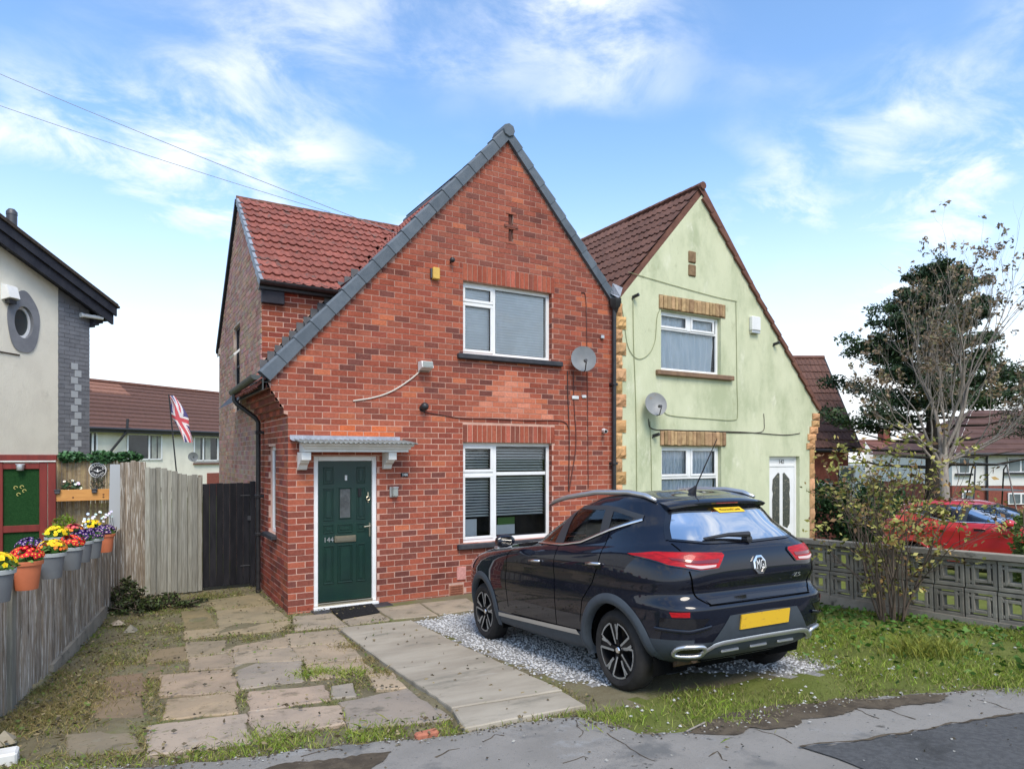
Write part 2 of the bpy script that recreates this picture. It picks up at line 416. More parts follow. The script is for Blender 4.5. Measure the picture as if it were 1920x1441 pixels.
M['bark'] = mat('bark', (.17, .13, .10), (.11, .085, .065), 12, .95, .1, stretch=(4, 4, .8), bump=(25, .7, .02))
M['bark_pale'] = mat('bark_pale', (.30, .265, .225), (.21, .18, .15), 9, .9, .1, stretch=(4, 4, .8), bump=(25, .5, .01))
M['bark_dark'] = mat('bark_dark', (.075, .06, .05), (.05, .042, .036), 9, .95, .1, stretch=(4, 4, .8))
M['terracotta'] = mat('terracotta', (.52, .155, .07), (.46, .135, .06), 5, .6, .3)
M['pot_grey'] = mat('pot_grey', (.145, .155, .16), (.125, .132, .138), 5, .5, .35)
M['soil_pot'] = mat('soil_pot', (.03, .022, .016), rough=.95)
M['dish'] = mat('dish', (.19, .20, .205), (.15, .16, .165), 4, .5, .4, stains=(((.26, .20, .15), 4, .60, .76),))
M['cable_dark'] = mat('cable_dark', (.045, .03, .028), rough=.6)
M['cable_white'] = mat('cable_white', (.62, .56, .48), rough=.6)
M['cable_green'] = mat('cable_green', (.26, .28, .15), rough=.7)
M['wire'] = mat('wire', (.24, .25, .27), rough=.6)
M['yellow_box'] = mat('yellow_box', (.66, .42, .09), (.58, .36, .08), 9, .5, .35)
M['white_box'] = mat('white_box', (.76, .76, .74), (.70, .70, .68), 5, .45, .4)
M['rubber_mat'] = mat('rubber_mat', (.016, .016, .017), (.026, .025, .025), 60, .95, .1, bump=(150, .8, .01))
M['lamp_glass'] = mat('lamp_glass', (.30, .32, .30), rough=.15, spec=.6)
M['print_white'] = mat('print_white', (.78, .77, .74), rough=.6)
M['print_black'] = mat('print_black', (.015, .015, .016), rough=.5)
M['hinge'] = mat('hinge', (.10, .10, .105), rough=.5, metal=.6)
M['brick_far'] = mat('brick_far', (.26, .085, .06), (.20, .065, .05), 14, .9, .15, bump=(30, .4, .01))
M['flag_red'] = mat('flag_red', (.60, .10, .12), rough=.8)
M['flag_white'] = mat('flag_white', (.75, .72, .74), rough=.8)
M['flag_blue'] = mat('flag_blue', (.09, .08, .22), rough=.8)
from mathutils.geometry import delaunay_2d_cdt
# ---------------------------------------------------------------- ground, road, paving
def jag(poly, step, amp, seed=1, closed=True):
    """resample a polygon and roughen its outline"""
    r = random.Random(seed); out = []
    n = len(poly)
    for i in range(n if closed else n - 1):
        a, b = poly[i], poly[(i + 1) % n]
        d = math.dist(a[:2], b[:2]); k = max(1, int(d / step))
        for j in range(k):
            t = j / k; x, y = a[0] + (b[0] - a[0]) * t, a[1] + (b[1] - a[1]) * t
            if j: x += r.uniform(-amp, amp); y += r.uniform(-amp, amp)
            out.append((x, y))
    if not closed: out.append(poly[-1][:2])
    return out
def inside(px_, py_, poly):
    """vectorised point in polygon"""
    px_, py_ = np.asarray(px_), np.asarray(py_); c = np.zeros(px_.shape, bool); n = len(poly)
    for i in range(n):
        x0, y0 = poly[i][:2]; x1, y1 = poly[(i + 1) % n][:2]
        if y0 == y1: continue
        m = ((y0 > py_) != (y1 > py_)) & (px_ < (x1 - x0) * (py_ - y0) / (y1 - y0) + x0)
        c ^= m
    return c
def sheet(name, poly, up, material, step=0.25, kind='structure', parent=None, noise=0.0):
    xs = [p[0] for p in poly]; ys = [p[1] for p in poly]
    gx, gy = np.meshgrid(np.arange(min(xs), max(xs), step), np.arange(min(ys), max(ys), step))
    gx, gy = gx.ravel() + NPR.uniform(-.2, .2, gx.size) * step, gy.ravel() + NPR.uniform(-.2, .2, gy.size) * step
    k = inside(gx, gy, poly); pts = [Vector(p[:2]) for p in poly] + [Vector((a, b)) for a, b in zip(gx[k], gy[k])]
    n = len(poly)
    v, e, f, _, _, _ = delaunay_2d_cdt(pts, [(i, (i + 1) % n) for i in range(n)], [tuple(range(n))], 1, 1e-5)
    mb = MB(); mb.add([(p.x, p.y, float(ground(p.x, p.y)) + up + (RND.uniform(-noise, noise) if noise else 0)) for p in v], [tuple(q) for q in f])
    o = mb.build(name, material, parent, smooth=True)
    if kind: o['kind'] = kind
    return o
def G2(pts): return [tuple(onG(*p)[:2]) for p in pts]

EDGE = G2([(-700, 1560), (-60, 1452), (250, 1441), (430, 1425), (640, 1397), (800, 1385), (860, 1379), (960, 1358), (1040, 1347), (1085, 1345), (1150, 1362), (1220, 1378),
           (1290, 1372), (1400, 1350), (1500, 1326), (1600, 1312), (1700, 1303), (1800, 1296), (1920, 1290), (2300, 1262)])
EDGE = jag(EDGE, .07, .022, 3, closed=False)
ROAD_POLY = [(-40, EDGE[0][1] - 3)] + EDGE + [(14, -8.6), (40, -9.0), (40, -16), (-40, -16)]
LAWN = G2([(1500, 1240), (1555, 1255), (1500, 1262), (1250, 1300), (1180, 1320), (1100, 1335), (1150, 1362), (1220, 1380), (1290, 1374), (1400, 1352), (1600, 1314), (1920, 1292), (2300, 1262), (2600, 1200)]) + [(5.75, -4.5), (5.72, -.6), (3.4, -1.0), (3.3, -4.2)]
GRAVEL = G2([(782, 1166), (850, 1152), (880, 1150)]) + [(3.2, -.95), (3.35, -4.0), (3.2, -5.8)] + G2([(1548, 1258), (1480, 1274), (1410, 1258), (1250, 1258), (1190, 1280), (1130, 1284), (1085, 1276), (1015, 1262), (940, 1235)])
def lines(a, b, fine, co):
    return np.unique(np.round(np.concatenate([np.arange(a, b, fine), co]), 4))
gxs = lines(-5, 9, .1, [-400, -200, -100, -60, -40, -25, -15, -10, -7, 9, 10, 11.5, 13, 14, 15.5, 17, 19, 22, 26, 32, 45, 70, 120, 250, 500])
gys = lines(-9, 3, .1, [-300, -150, -80, -50, -30, -20, -14, -11, 3, 4, 6, 9, 14, 20, 30, 45, 70, 120, 250, 500, 900])
GX, GY = np.meshgrid(gxs, gys)
GZ = ground(GX, GY)
bump_ok = inside(GX, GY, LAWN) | ((GX > -3.2) & (GX < .2) & (GY > -5) & (GY < 1.5))
bump_ok &= ~inside(GX, GY, ROAD_POLY)
rough_ = 0.014 * (np.sin(GX * 5.1 + 1.3 * np.sin(GY * 3.7)) + np.sin(GY * 6.3 + 2 * np.sin(GX * 2.9))) * .6
GZ = GZ + np.where(bump_ok, rough_, 0) - np.where(inside(GX, GY, ROAD_POLY), .012, 0)
ny, nx = GX.shape
gm = MB()
gm.v = list(zip(GX.ravel().tolist(), GY.ravel().tolist(), GZ.ravel().tolist())); gm.t = [(1, 1, 1)] * len(gm.v)
cxs, cys = (GX[:-1, :-1] + GX[1:, 1:]) / 2, (GY[:-1, :-1] + GY[1:, 1:]) / 2
jx_, jy_ = NPR.normal(0, .04, cxs.shape), NPR.normal(0, .04, cxs.shape)
il, ig = inside(cxs + jx_, cys + jy_, LAWN), inside(cxs + jx_, cys + jy_, GRAVEL)
far = (np.abs(cxs) > 10) | (cys > 4)
idm = np.where(ig, 2, np.where(il | far | (cxs > 5.6), 1, 0))
for j in range(ny - 1):
    for i in range(nx - 1):
        a = j * nx + i; gm.f.append((a, a + 1, a + nx + 1, a + nx)); gm.mi.append(int(idm[j, i]))
gm.build('ground', [M['soil'], M['lawn_soil'], M['gravel_bed']], smooth=True, kind='structure')

sheet('pavement', ROAD_POLY, .006, M['asphalt_pale'], .35)
DARK = jag(G2([(1500, 1403), (1560, 1401), (1660, 1384), (1700, 1377), (1800, 1358), (1920, 1339), (2300, 1285)]), .06, .012, 5, closed=False)
sheet('road', DARK + [(14, -8.8), (40, -9.2), (40, -15.5), (2.0, -15.5)] + jag(G2([(2200, 2100), (1760, 1520), (1640, 1455), (1570, 1425)]), .08, .02, 6, closed=False), .014, M['asphalt_dark'], .3)
for i, (pl, am) in enumerate((
    ([(1290, 1376), (1340, 1350), (1420, 1331), (1490, 1323), (1560, 1313), (1640, 1314), (1700, 1304), (1780, 1306), (1765, 1317), (1690, 1324), (1670, 1331), (1610, 1328), (1568, 1344), (1505, 1350), (1492, 1364), (1445, 1370), (1405, 1366), (1384, 1379), (1340, 1379)], .03),
    ([(640, 1424), (690, 1414), (735, 1411), (722, 1425), (700, 1440), (690, 1460), (600, 1470), (470, 1456), (520, 1436)], .03))):
    sheet('mud_patch', jag(jag(G2(pl), .12, am * 1.6, 20 + i), .03, am * .45, 30 + i), .012, M['mud'], .2, noise=.003)

paving = bpy.data.objects.new('paving', None); COL.objects.link(paving); paving['kind'] = 'structure'
def slab(poly, up, thick, material, name, tint=(1, 1, 1), seed=1, rough=.012, bev=.012, parent=paving, label=None):
    p = jag(poly, .11, rough, seed)
    area = sum(p[i][0] * p[(i + 1) % len(p)][1] - p[(i + 1) % len(p)][0] * p[i][1] for i in range(len(p)))
    if area < 0: p = p[::-1]
    cx_, cy_ = sum(q[0] for q in p) / len(p), sum(q[1] for q in p) / len(p); n = len(p)
    r = random.Random(seed); tx, ty = r.uniform(-.006, .006), r.uniform(-.006, .006)
    def h(x, y): return float(ground(x, y)) + up + tx * (x - cx_) + ty * (y - cy_)
    inn = []
    for (x, y) in p:
        d = math.hypot(x - cx_, y - cy_); k = max(0, 1 - bev / max(d, .01)); inn.append((cx_ + (x - cx_) * k, cy_ + (y - cy_) * k))
    v = [(x, y, h(x, y)) for x, y in inn] + [(x, y, h(x, y) - bev * .7) for x, y in p] + [(x, y, h(x, y) - thick) for x, y in p]
    f = [tuple(range(n))] + [(n + i, n + (i + 1) % n, (i + 1) % n, i) for i in range(n)] + [(2 * n + i, 2 * n + (i + 1) % n, n + (i + 1) % n, n + i) for i in range(n)]
    mb = MB(); mb.add(v, f, tint)
    return mb.build(name, material, parent, label=label)
def C6(l): return G2([(240 + x / 3, 1120 + y / 3) for x, y in l])
STONES = [
    ([(128, 735), (652, 668), (672, 828), (118, 888)], (1.02, 1.0, 1.0)), ([(690, 652), (1178, 618), (1205, 712), (742, 796)], (1.05, 1.0, .98)),
    ([(1200, 598), (1565, 524), (1800, 688), (1262, 744)], (.78, .80, .84)), ([(232, 585), (596, 545), (606, 650), (205, 690)], (1.06, .97, .82)),
    ([(690, 540), (1092, 502), (1128, 582), (692, 644)], (1.08, 1.0, .96)), ([(1148, 508), (1262, 490), (1290, 560), (1152, 572)], (.88, .92, .95)),
    ([(1345, 440), (1490, 432), (1560, 512), (1400, 518)], (1.05, 1.0, .9)), ([(190, 445), (580, 410), (602, 535), (196, 556)], (1.0, .92, .84)),
    ([(604, 385), (965, 365), (985, 478), (640, 516)], (.86, .88, .90)), ([(1020, 392), (1310, 352), (1380, 425), (1040, 470)], (1.02, .95, .85)),
    ([(345, 350), (585, 318), (590, 400), (350, 412)], (.86, .82, .76)), ([(600, 315), (905, 288), (965, 355), (606, 378)], (.95, .93, .88)),
    ([(928, 285), (1240, 262), (1310, 345), (1010, 380)], (1.0, .95, .86)), ([(893, 215), (1165, 190), (1232, 255), (920, 278)], (.96, .93, .85)),
    ([(560, 905 - 620), (880, 230), (905, 282), (560, 312)], (.9, .86, .78)), ([(330, 262), (545, 248), (545, 312), (335, 345)], (.78, .76, .66)),
    ([(-190, 590), (60, 560), (95, 690), (-190, 720)], (.62, .56, .46)), ([(-120, 455), (80, 430), (100, 540), (-130, 575)], (.58, .50, .42)),
    ([(120, 300), (318, 280), (330, 352), (110, 372)], (.62, .58, .46)), ([(110, 385), (180, 380), (185, 440), (100, 450)], (.60, .55, .44)),
    ([(-340, 780), (-10, 745), (70, 855), (-330, 900)], (.66, .66, .58))]
def fat(poly, k):
    cx_, cy_ = sum(p[0] for p in poly) / len(poly), sum(p[1] for p in poly) / len(poly)
    return [(cx_ + (p[0] - cx_) * k, cy_ + (p[1] - cy_) * k) for p in poly]
for i, (pl, tn) in enumerate(STONES): slab(fat(C6(pl), 1.075), .017 if i < 16 else .010, .07, M['flag_stone'], 'paving_stone', tn, 40 + i, .016)
CONC = [([(452, 20), (728, -18), (800, 40), (490, 72)], (.72, .72, .55)), ([(500, 78), (805, 45), (905, 125), (520, 172)], (.80, .79, .64)),
        ([(330, 190), (520, 178), (905, 132), (890, 180), (640, 205), (330, 240)], (.86, .83, .68)), ([(300, 85), (440, 72), (510, 170), (320, 185)], (.62, .60, .42))]
for i, (pl, tn) in enumerate(CONC): slab(fat(C6(pl), 1.05), .012, .05, M['flag_stone'], 'concrete_flag', tn, 80 + i, .010)
DOORFLAGS = [[(922, 108), (1150, 90), (1238, 164), (938, 190)], [(1160, 92), (1385, 72), (1478, 128), (1250, 162)], [(1398, 66), (1640, 36), (1742, 102), (1492, 124)], [(1650, 34), (1905, 8), (1990, 62), (1752, 98)]]
for i, pl in enumerate(DOORFLAGS): slab(C6(pl), .014, .05, M['flag_stone'], 'concrete_flag', (.93, .93, .88), 90 + i, .006)
slab(G2([(633, 1180), (771, 1166), (1054, 1302), (847, 1336)]), .034, .11, M['concrete'], 'path_slab', seed=101, rough=.005)
slab(G2([(848.5, 1338), (1056, 1304), (1099, 1329), (871, 1374)]), .036, .13, M['concrete'], 'path_slab', seed=102, rough=.006)

# pebbles of the parking bay
PATH_ = G2([(633, 1180), (771, 1166), (1099, 1329), (871, 1374)])
def rocks(mb, xy, z, size, tints):
    base = np.array([(1, 0, 0), (-1, 0, 0), (0, 1, 0), (0, -1, 0), (0, 0, 1), (0, 0, -.6)], float)
    F = [(0, 2, 4), (2, 1, 4), (1, 3, 4), (3, 0, 4), (2, 0, 5), (1, 2, 5), (3, 1, 5), (0, 3, 5)]
    for (x, y), zz, s, t in zip(xy, z, size, tints):
        a = RND.uniform(0, 6.28); c, sn = math.cos(a), math.sin(a)
        b = base * (1 + NPR.uniform(-.3, .3, base.shape)) * s * np.array((1.1, .8, .62))
        mb.add([(x + p[0] * c - p[1] * sn, y + p[0] * sn + p[1] * c, zz + p[2]) for p in b], F, t)
n = 24000
X = NPR.uniform(.7, 3.6, n); Y = NPR.uniform(-6.4, -.9, n)
jx, jy = NPR.normal(0, .09, n), NPR.normal(0, .09, n); k = inside(X + jx, Y + jy, GRAVEL) & ~inside(X, Y, PATH_)
dens = 0.5 + 0.5 * np.sin(X * 2.1 + 1.0) * np.sin(Y * 1.7)
k &= (NPR.uniform(0, 1, n) < np.where(Y < -5.3, .35 + .5 * (X > 2.6), .85 + .15 * dens))
X, Y = X[k], Y[k]
S = NPR.uniform(.008, .018, X.size)
g_ = NPR.uniform(.38, .66, X.size)
gv = MB(); rocks(gv, list(zip(X, Y)), ground(X, Y) + S * .35, S, [(a * 1.0, a * .99, a * .97) for a in g_])
stuff(gv.build('gravel', M['pebble']))['label'] = 'pale grey gravel of the parking bay under the black car'
gv = MB(); n = 230
X = NPR.uniform(.9, 5.2, n); Y = NPR.uniform(-7.4, -5.3, n); k = inside(X, Y, LAWN) | inside(X, Y, GRAVEL); X, Y = X[k], Y[k]
S = NPR.uniform(.008, .02, X.size); rocks(gv, list(zip(X, Y)), ground(X, Y) + S * .5, S, [(.52, .51, .48)] * X.size)
stuff(gv.build('loose_chippings', M['pebble']))

def crack(name, pts, w, up, seed, material=None):
    r = random.Random(seed); P = [onG(*p) for p in pts]; out = []
    for a, b in zip(P[:-1], P[1:]):
        n = max(2, int((b - a).length / .05))
        for i in range(n): q = a.lerp(b, i / n); out.append((q.x + r.uniform(-.014, .014), q.y + r.uniform(-.014, .014)))
    mb = MB(); v = []
    for i, (x, y) in enumerate(out):
        j = min(i + 1, len(out) - 1); k = max(i - 1, 0); d = Vector((out[j][0] - out[k][0], out[j][1] - out[k][1])).normalized(); ww = w * r.uniform(.3, 1.2)
        v += [(x - d.y * ww, y + d.x * ww, float(ground(x, y)) + up), (x + d.y * ww, y - d.x * ww, float(ground(x, y)) + up)]
    mb.add(v, [(2 * i, 2 * i + 1, 2 * i + 3, 2 * i + 2) for i in range(len(out) - 1)]); o = mb.build(name, material or M['mud']); o['kind'] = 'structure'
for i, (pts, w) in enumerate((([(1140, 1375), (1160, 1392), (1195, 1410), (1240, 1436)], .006), ([(905, 1392), (930, 1378), (960, 1382)], .007), ([(1600, 1330), (1640, 1345), (1668, 1352)], .008), ([(1650, 1328), (1690, 1340), (1735, 1354)], .007),
    ([(1330, 1420), (1352, 1410), (1350, 1425), (1375, 1432)], .006), ([(1830, 1312), (1870, 1322), (1905, 1338)], .006), ([(820, 1420), (845, 1408), (880, 1402)], .008), ([(1060, 1432), (1090, 1420), (1120, 1428)], .008), ([(1080, 1352), (1090, 1372), (1085, 1390)], .005),
    ([(1495, 1404), (1600, 1394), (1700, 1377), (1800, 1358), (1930, 1338)], .010), ([(560, 1420), (600, 1408), (650, 1405)], .009), ([(1420, 1368), (1470, 1385), (1500, 1402)], .005))): crack('pavement_crack', pts, w, .0075 if i != 9 else .019, 60 + i)
# ---------------------------------------------------------------- wall and roof builders
COURSE, BRICK = 0.0858, 0.235
W = 5.63                                   # party line of the pair of houses
APEX = (3.43, 7.44)
def cut(ivals, a, b):
    out = []
    for (x0, x1) in ivals:
        if b <= x0 or a >= x1: out.append((x0, x1)); continue
        if a > x0: out.append((x0, a))
        if b < x1: out.append((b, x1))
    return out
def strips(mb, prof, opens, zl, xstep=None, plane='y', at0=0.0, jitter=0.0, tintf=None):
    """front skin of a wall from horizontal strips; prof(z)->(x0,x1); opens: (x0,x1,z0,z1)"""
    zl = sorted(set(round(z, 4) for z in zl))
    for z0, z1 in zip(zl[:-1], zl[1:]):
        zm = (z0 + z1) / 2
        a0, b0 = prof(z0); a1, b1 = prof(z1)
        cuts = sorted([(o[0], o[1]) for o in opens if o[2] < zm < o[3]])
        xs = [(a0, a1)]; segs = []
        cur = (a0, a1)
        for (c0, c1) in cuts:
            segs.append((cur, (c0, c0))); cur = (c1, c1)
        segs.append((cur, (b0, b1)))
        for (l, r) in segs:
            if r[0] - l[0] < 1e-4 and r[1] - l[1] < 1e-4: continue
            n = max(1, int((r[0] - l[0]) / xstep)) if xstep else 1
            for i in range(n):
                t0, t1 = i / n, (i + 1) / n
                p = [(l[0] + (r[0] - l[0]) * t0, z0), (l[0] + (r[0] - l[0]) * t1, z0), (l[1] + (r[1] - l[1]) * t1, z1), (l[1] + (r[1] - l[1]) * t0, z1)]
                if plane == 'y': mb.add([(q[0], at0, q[1]) for q in p], [(0, 1, 2, 3)], tintf(zm) if tintf else (1, 1, 1))
                else: mb.add([(at0, q[0], q[1]) for q in p], [(3, 2, 1, 0)])
def reveal(mb, x0, x1, z0, z1, y0, y1, plane='y', sides='lrtb'):
    def P(x, y, z): return (x, y, z) if plane == 'y' else (y, x, z)
    if 'l' in sides: mb.add([P(x0, y0, z0), P(x0, y1, z0), P(x0, y1, z1), P(x0, y0, z1)], [(0, 1, 2, 3)])
    if 'r' in sides: mb.add([P(x1, y0, z0), P(x1, y1, z0), P(x1, y1, z1), P(x1, y0, z1)], [(3, 2, 1, 0)])
    if 't' in sides: mb.add([P(x0, y0, z1), P(x1, y0, z1), P(x1, y1, z1), P(x0, y1, z1)], [(3, 2, 1, 0)])
    if 'b' in sides: mb.add([P(x0, y0, z0), P(x1, y0, z0), P(x1, y1, z0), P(x0, y1, z0)], [(0, 1, 2, 3)])
REDS = [(.365, .098, .058), (.32, .084, .051), (.40, .116, .068), (.345, .104, .064), (.285, .076, .050)]
DARKS = [(.205, .068, .050), (.235, .074, .051), (.180, .064, .050), (.255, .078, .053)]
def brick_tint(x, z, r):
    # true colour of each brick: plum seconds mixed in, a newer orange patch over the lower window
    if 2.76 < z < 3.52 and abs(x - 3.50) < (3.56 - z) * .95 + .05:
        b = r.choice([(.60, .20, .115), (.55, .175, .10), (.64, .24, .15), (.52, .16, .09)])
    else:
        pd = .12
        if z < 1.15: pd = .46
        elif z < 2.0: pd = .24
        if 3.0 < z < 4.6: pd = .24
        if 3.0 < z < 3.6 and x > 2.2: pd = .48
        if z > 4.9: pd = .13
        if 4.2 < z < 5.4 and x < 2.4: pd = .22
        if x > 4.5 and z > 3.4: pd = .33
        b = r.choice(DARKS) if r.random() < pd else r.choice(REDS)
        if r.random() < .035: b = (.50, .15, .075)
        if 2.40 < z < 2.60 and .3 < x < 1.5 and r.random() < .55: b = (.62, .155, .06)
        if z > 5.2: b = tuple(a * .82 + q * .18 for a, q in zip(b, (.30, .14, .11)))
    k = r.uniform(.9, 1.1)
    return tuple(c * k for c in b)
def lay_bricks(prof, opens, z0, z1, seed, plane='y', at0=0.0, proud=.003, tintf=brick_tint, skew=0, depth=.03):
    """list of (centre, MB) for every brick of a stretcher bond wall face"""
    r = random.Random(seed); out = []
    k = 0; z = z0
    while z < z1 - .02:
        zt = min(z + COURSE - .0125, z1); zm = (z + zt) / 2
        a, b = prof(zm); a2, b2 = prof(zt); a, b = max(a, a2), min(b, b2)
        iv = [(a, b)]
        for o in opens:
            if o[2] < zt - .01 and o[3] > z + .01: iv = cut(iv, o[0], o[1])
        off = (BRICK / 2 if k % 2 else 0) + skew
        for (x0, x1) in iv:
            i0 = math.floor((x0 - off) / BRICK) - 1; i1 = math.ceil((x1 - off) / BRICK) + 1
            for i in range(i0, i1):
                s, e = off + i * BRICK, off + (i + 1) * BRICK - .0125
                # a header closes the bond where a stretcher would leave a sliver
                s2, e2 = max(s, x0), min(e, x1)
                if e2 - s2 < .035: continue
                j = r.uniform(-.0018, .0035); w = r.uniform(-.0015, .0015)
                mb = MB(); t = tintf((s2 + e2) / 2, zm, r)
                if plane == 'y': mb.box(s2 + w, e2 + w, at0 - proud - j, at0 + depth, z + w, zt + w, t, skip=('+y',))
                else: mb.box(at0 - proud - j, at0 + depth, s2 + w, e2 + w, z + w, zt + w, t, skip=('+x',))
                c = Vector(((s2 + e2) / 2, at0, zm)) if plane == 'y' else Vector((at0, (s2 + e2) / 2, zm))
                out.append((c, mb))
        z += COURSE; k += 1
    return out
def share(pieces, limit, name, material, parent):
    """nearest pieces become objects, the rest one joined object"""
    pieces = sorted(pieces, key=lambda q: (q[0] - CAM).length)
    for c, mb in pieces[:limit]: mb.build(name, material, parent)
    rest = MB()
    for c, mb in pieces[limit:]:
        n = len(rest.v); rest.v += mb.v; rest.t += mb.t; rest.f += [tuple(i + n for i in f) for f in mb.f]; rest.mi += mb.mi
    if rest.v: stuff(rest.build(name + 's', material, parent))
TILE_CACHE = {}
def tile_mesh(material, w, l, kind):
    key = (material.name, round(w, 3), round(l, 3), kind)
    if key in TILE_CACHE: return TILE_CACHE[key]
    n = 10; mb = MB(); v = []
    for (s, dz) in ((0.0, .034), (l * 1.12, .004)):
        for i in range(n + 1):
            u = i / n
            h = .030 * max(0, math.sin(u * 4 * math.pi)) if kind == 'roll' else (.022 if (i % 5) in (1, 2) else 0.0)
            v.append((u * w, s, dz + h))
    f = [(i, i + 1, n + 2 + i, n + 1 + i) for i in range(n)]
    m = len(v)
    v += [(a[0], a[1] + .004, a[2] - .024) for a in v[:n + 1]]
    f += [(m + i, m + i + 1, i + 1, i) for i in range(n)]
    mb.add(v, f)
    o = mb.build('roof_tile', material, smooth=40 if kind == 'roll' else False)
    me = o.data; bpy.data.objects.remove(o)
    TILE_CACHE[key] = me
    return me
def tile_roof(parent, origin, u, v, nu, nv, w, l, material, keep, limit, kind='roll', seed=3):
    """tiles on the plane origin + u*along + v*up the slope (u, v unit vectors)"""
    r = random.Random(seed); me = tile_mesh(material, w, l, kind); u, v, origin = Vector(u), Vector(v), Vector(origin); nrm = u.cross(v).normalized()
    places = []
    for j in range(nv):
        for i in range(nu):
            p = origin + u * (i * w) + v * (j * l)
            if keep(p + u * w / 2 + v * l / 2): places.append(p)
    places.sort(key=lambda p: (p - CAM).length)
    rest = MB(); co = [q.co.copy() for q in me.vertices]; fa = [tuple(q.vertices) for q in me.polygons]
    for k, p in enumerate(places):
        jit = nrm * r.uniform(-.003, .006) + v * r.uniform(-.010, .010)
        mtx = Matrix((( u.x, v.x, nrm.x, 0), (u.y, v.y, nrm.y, 0), (u.z, v.z, nrm.z, 0), (0, 0, 0, 1)))
        mtx = Matrix.Translation(p + jit) @ mtx @ Matrix.Rotation(r.uniform(-.010, .010), 4, 'X') @ Matrix.Rotation(r.uniform(-.010, .010), 4, 'Z')
        if k < limit:
            o = bpy.data.objects.new('roof_tile', me); COL.objects.link(o); o.parent = parent; o.matrix_basis = mtx
        else:
            t = r.uniform(.85, 1.12); rest.add([mtx @ c for c in co], fa, (t, t, t))
    if rest.v: stuff(rest.build('roof_tiles', material, parent, smooth=40 if kind == 'roll' else False))
def slope_quad(mb, a, b, c, d): mb.add([a, b, c, d], [(0, 1, 2, 3)])
def bars(mb, x0, x1, z0, z1, y0, y1, t, plane='y', rim=True):
    """four bars of a rectangular frame"""
    def bx(a, b, c, d):
        if plane == 'y': mb.bevbox(a, b, y0, y1, c, d, .006)
        else: mb.bevbox(y0, y1, a, b, c, d, .006)
    bx(x0, x1, z0, z0 + t); bx(x0, x1, z1 - t, z1); bx(x0, x0 + t, z0 + t, z1 - t); bx(x1 - t, x1, z0 + t, z1 - t)
def window(parent, x0, x1, z0, z1, y, cells, frame=.06, sash=.045, fm=None, pane_mat=None, name='window', split=()):
    """cells: list of (fx0, fx1, fz0, fz1, has_sash) in fractions of the opening; the outer frame and every sash are real bars"""
    fm = fm or M['upvc']; pane_mat = pane_mat or M['pane']
    m = MB(); bars(m, x0, x1, z0, z1, y, y + .06, frame)
    wdt, hgt = x1 - x0, z1 - z0
    for a, b, c, d in split:                 # mullions and transoms: (x0,x1,z0,z1) in fractions
        m.bevbox(x0 + wdt * a, x0 + wdt * b, y + .001, y + .059, z0 + hgt * c, z0 + hgt * d, .005)
    win = m.build(name, fm, parent)
    s = MB(); p = []
    for (a, b, c, d, sh) in cells:
        X0, X1, Z0, Z1 = x0 + wdt * a, x0 + wdt * b, z0 + hgt * c, z0 + hgt * d
        if sh: 
            bars(s, X0, X1, Z0, Z1, y - .014, y + .03, sash)
            gx0, gx1, gz0, gz1 = X0 + sash, X1 - sash, Z0 + sash, Z1 - sash
        else: gx0, gx1, gz0, gz1 = X0, X1, Z0, Z1
        g = MB(); g.add([(gx0 - .01, y + .02, gz0 - .01), (gx1 + .01, y + .02, gz0 - .01), (gx1 + .01, y + .02, gz1 + .01), (gx0 - .01, y + .02, gz1 + .01)], [(0, 1, 2, 3)])
        g.build('pane', pane_mat, win)
        bead = MB(); bars(bead, gx0 - .004, gx1 + .004, gz0 - .004, gz1 + .004, y + .004, y + .019, .010); bead.build('gasket', M['black_plastic'], win)
    if s.v: s.build('sash', fm, win)
    rm = MB(); rm.box(x0, x1, y + .30, y + .32, z0, z1); rm.box(x0 - .02, x0, y + .06, y + .32, z0, z1); rm.box(x1, x1 + .02, y + .06, y + .32, z0, z1)
    rm.box(x0, x1, y + .06, y + .32, z1, z1 + .02); rm.box(x0, x1, y + .06, y + .32, z0 - .02, z0)
    rm.build('dark_interior', M['dark_room'], win)
    return win
def blind(win, x0, x1, z0, z1, y, pitch, tilt, width, material):
    z = z1
    me = None
    while z > z0:
        if me is None:
            mb = MB(); c, s = math.cos(tilt) * width / 2, math.sin(tilt) * width / 2
            mb.add([(x0, -c, -s), (x1, -c, -s), (x1, math.sin(tilt) * .005, -math.cos(tilt) * .005), (x0, math.sin(tilt) * .005, -math.cos(tilt) * .005), (x1, c, s), (x0, c, s)], [(0, 1, 2, 3), (3, 2, 4, 5)])
            o = mb.build('blind_slat', material, win); me = o.data
        else:
            o = bpy.data.objects.new('blind_slat', me); COL.objects.link(o); o.parent = win
        o.location = (0, y, z)
        z -= pitch
def curtain(win, x0, x1, z0, z1, y, folds, amp, material, name='net_curtain'):
    mb = MB(); n = folds * 8; v = []
    r = random.Random(int(x0 * 100)); ph = [r.uniform(-.8, .8) for _ in range(n + 1)]
    for zz, k in ((z0, 1.25), ((z0 + z1) / 2, 1.0), (z1, .6)):
        for i in range(n + 1):
            t = i / n; v.append((x0 + (x1 - x0) * t + (0.06 if zz == z0 else 0) * math.sin(t * 5), y + amp * k * math.sin(t * folds * 2 * math.pi + ph[i] * .5), zz))
    f = [(j * (n + 1) + i, j * (n + 1) + i + 1, (j + 1) * (n + 1) + i + 1, (j + 1) * (n + 1) + i) for j in range(2) for i in range(n)]
    mb.add(v, f); return mb.build(name, material, win, smooth=True)
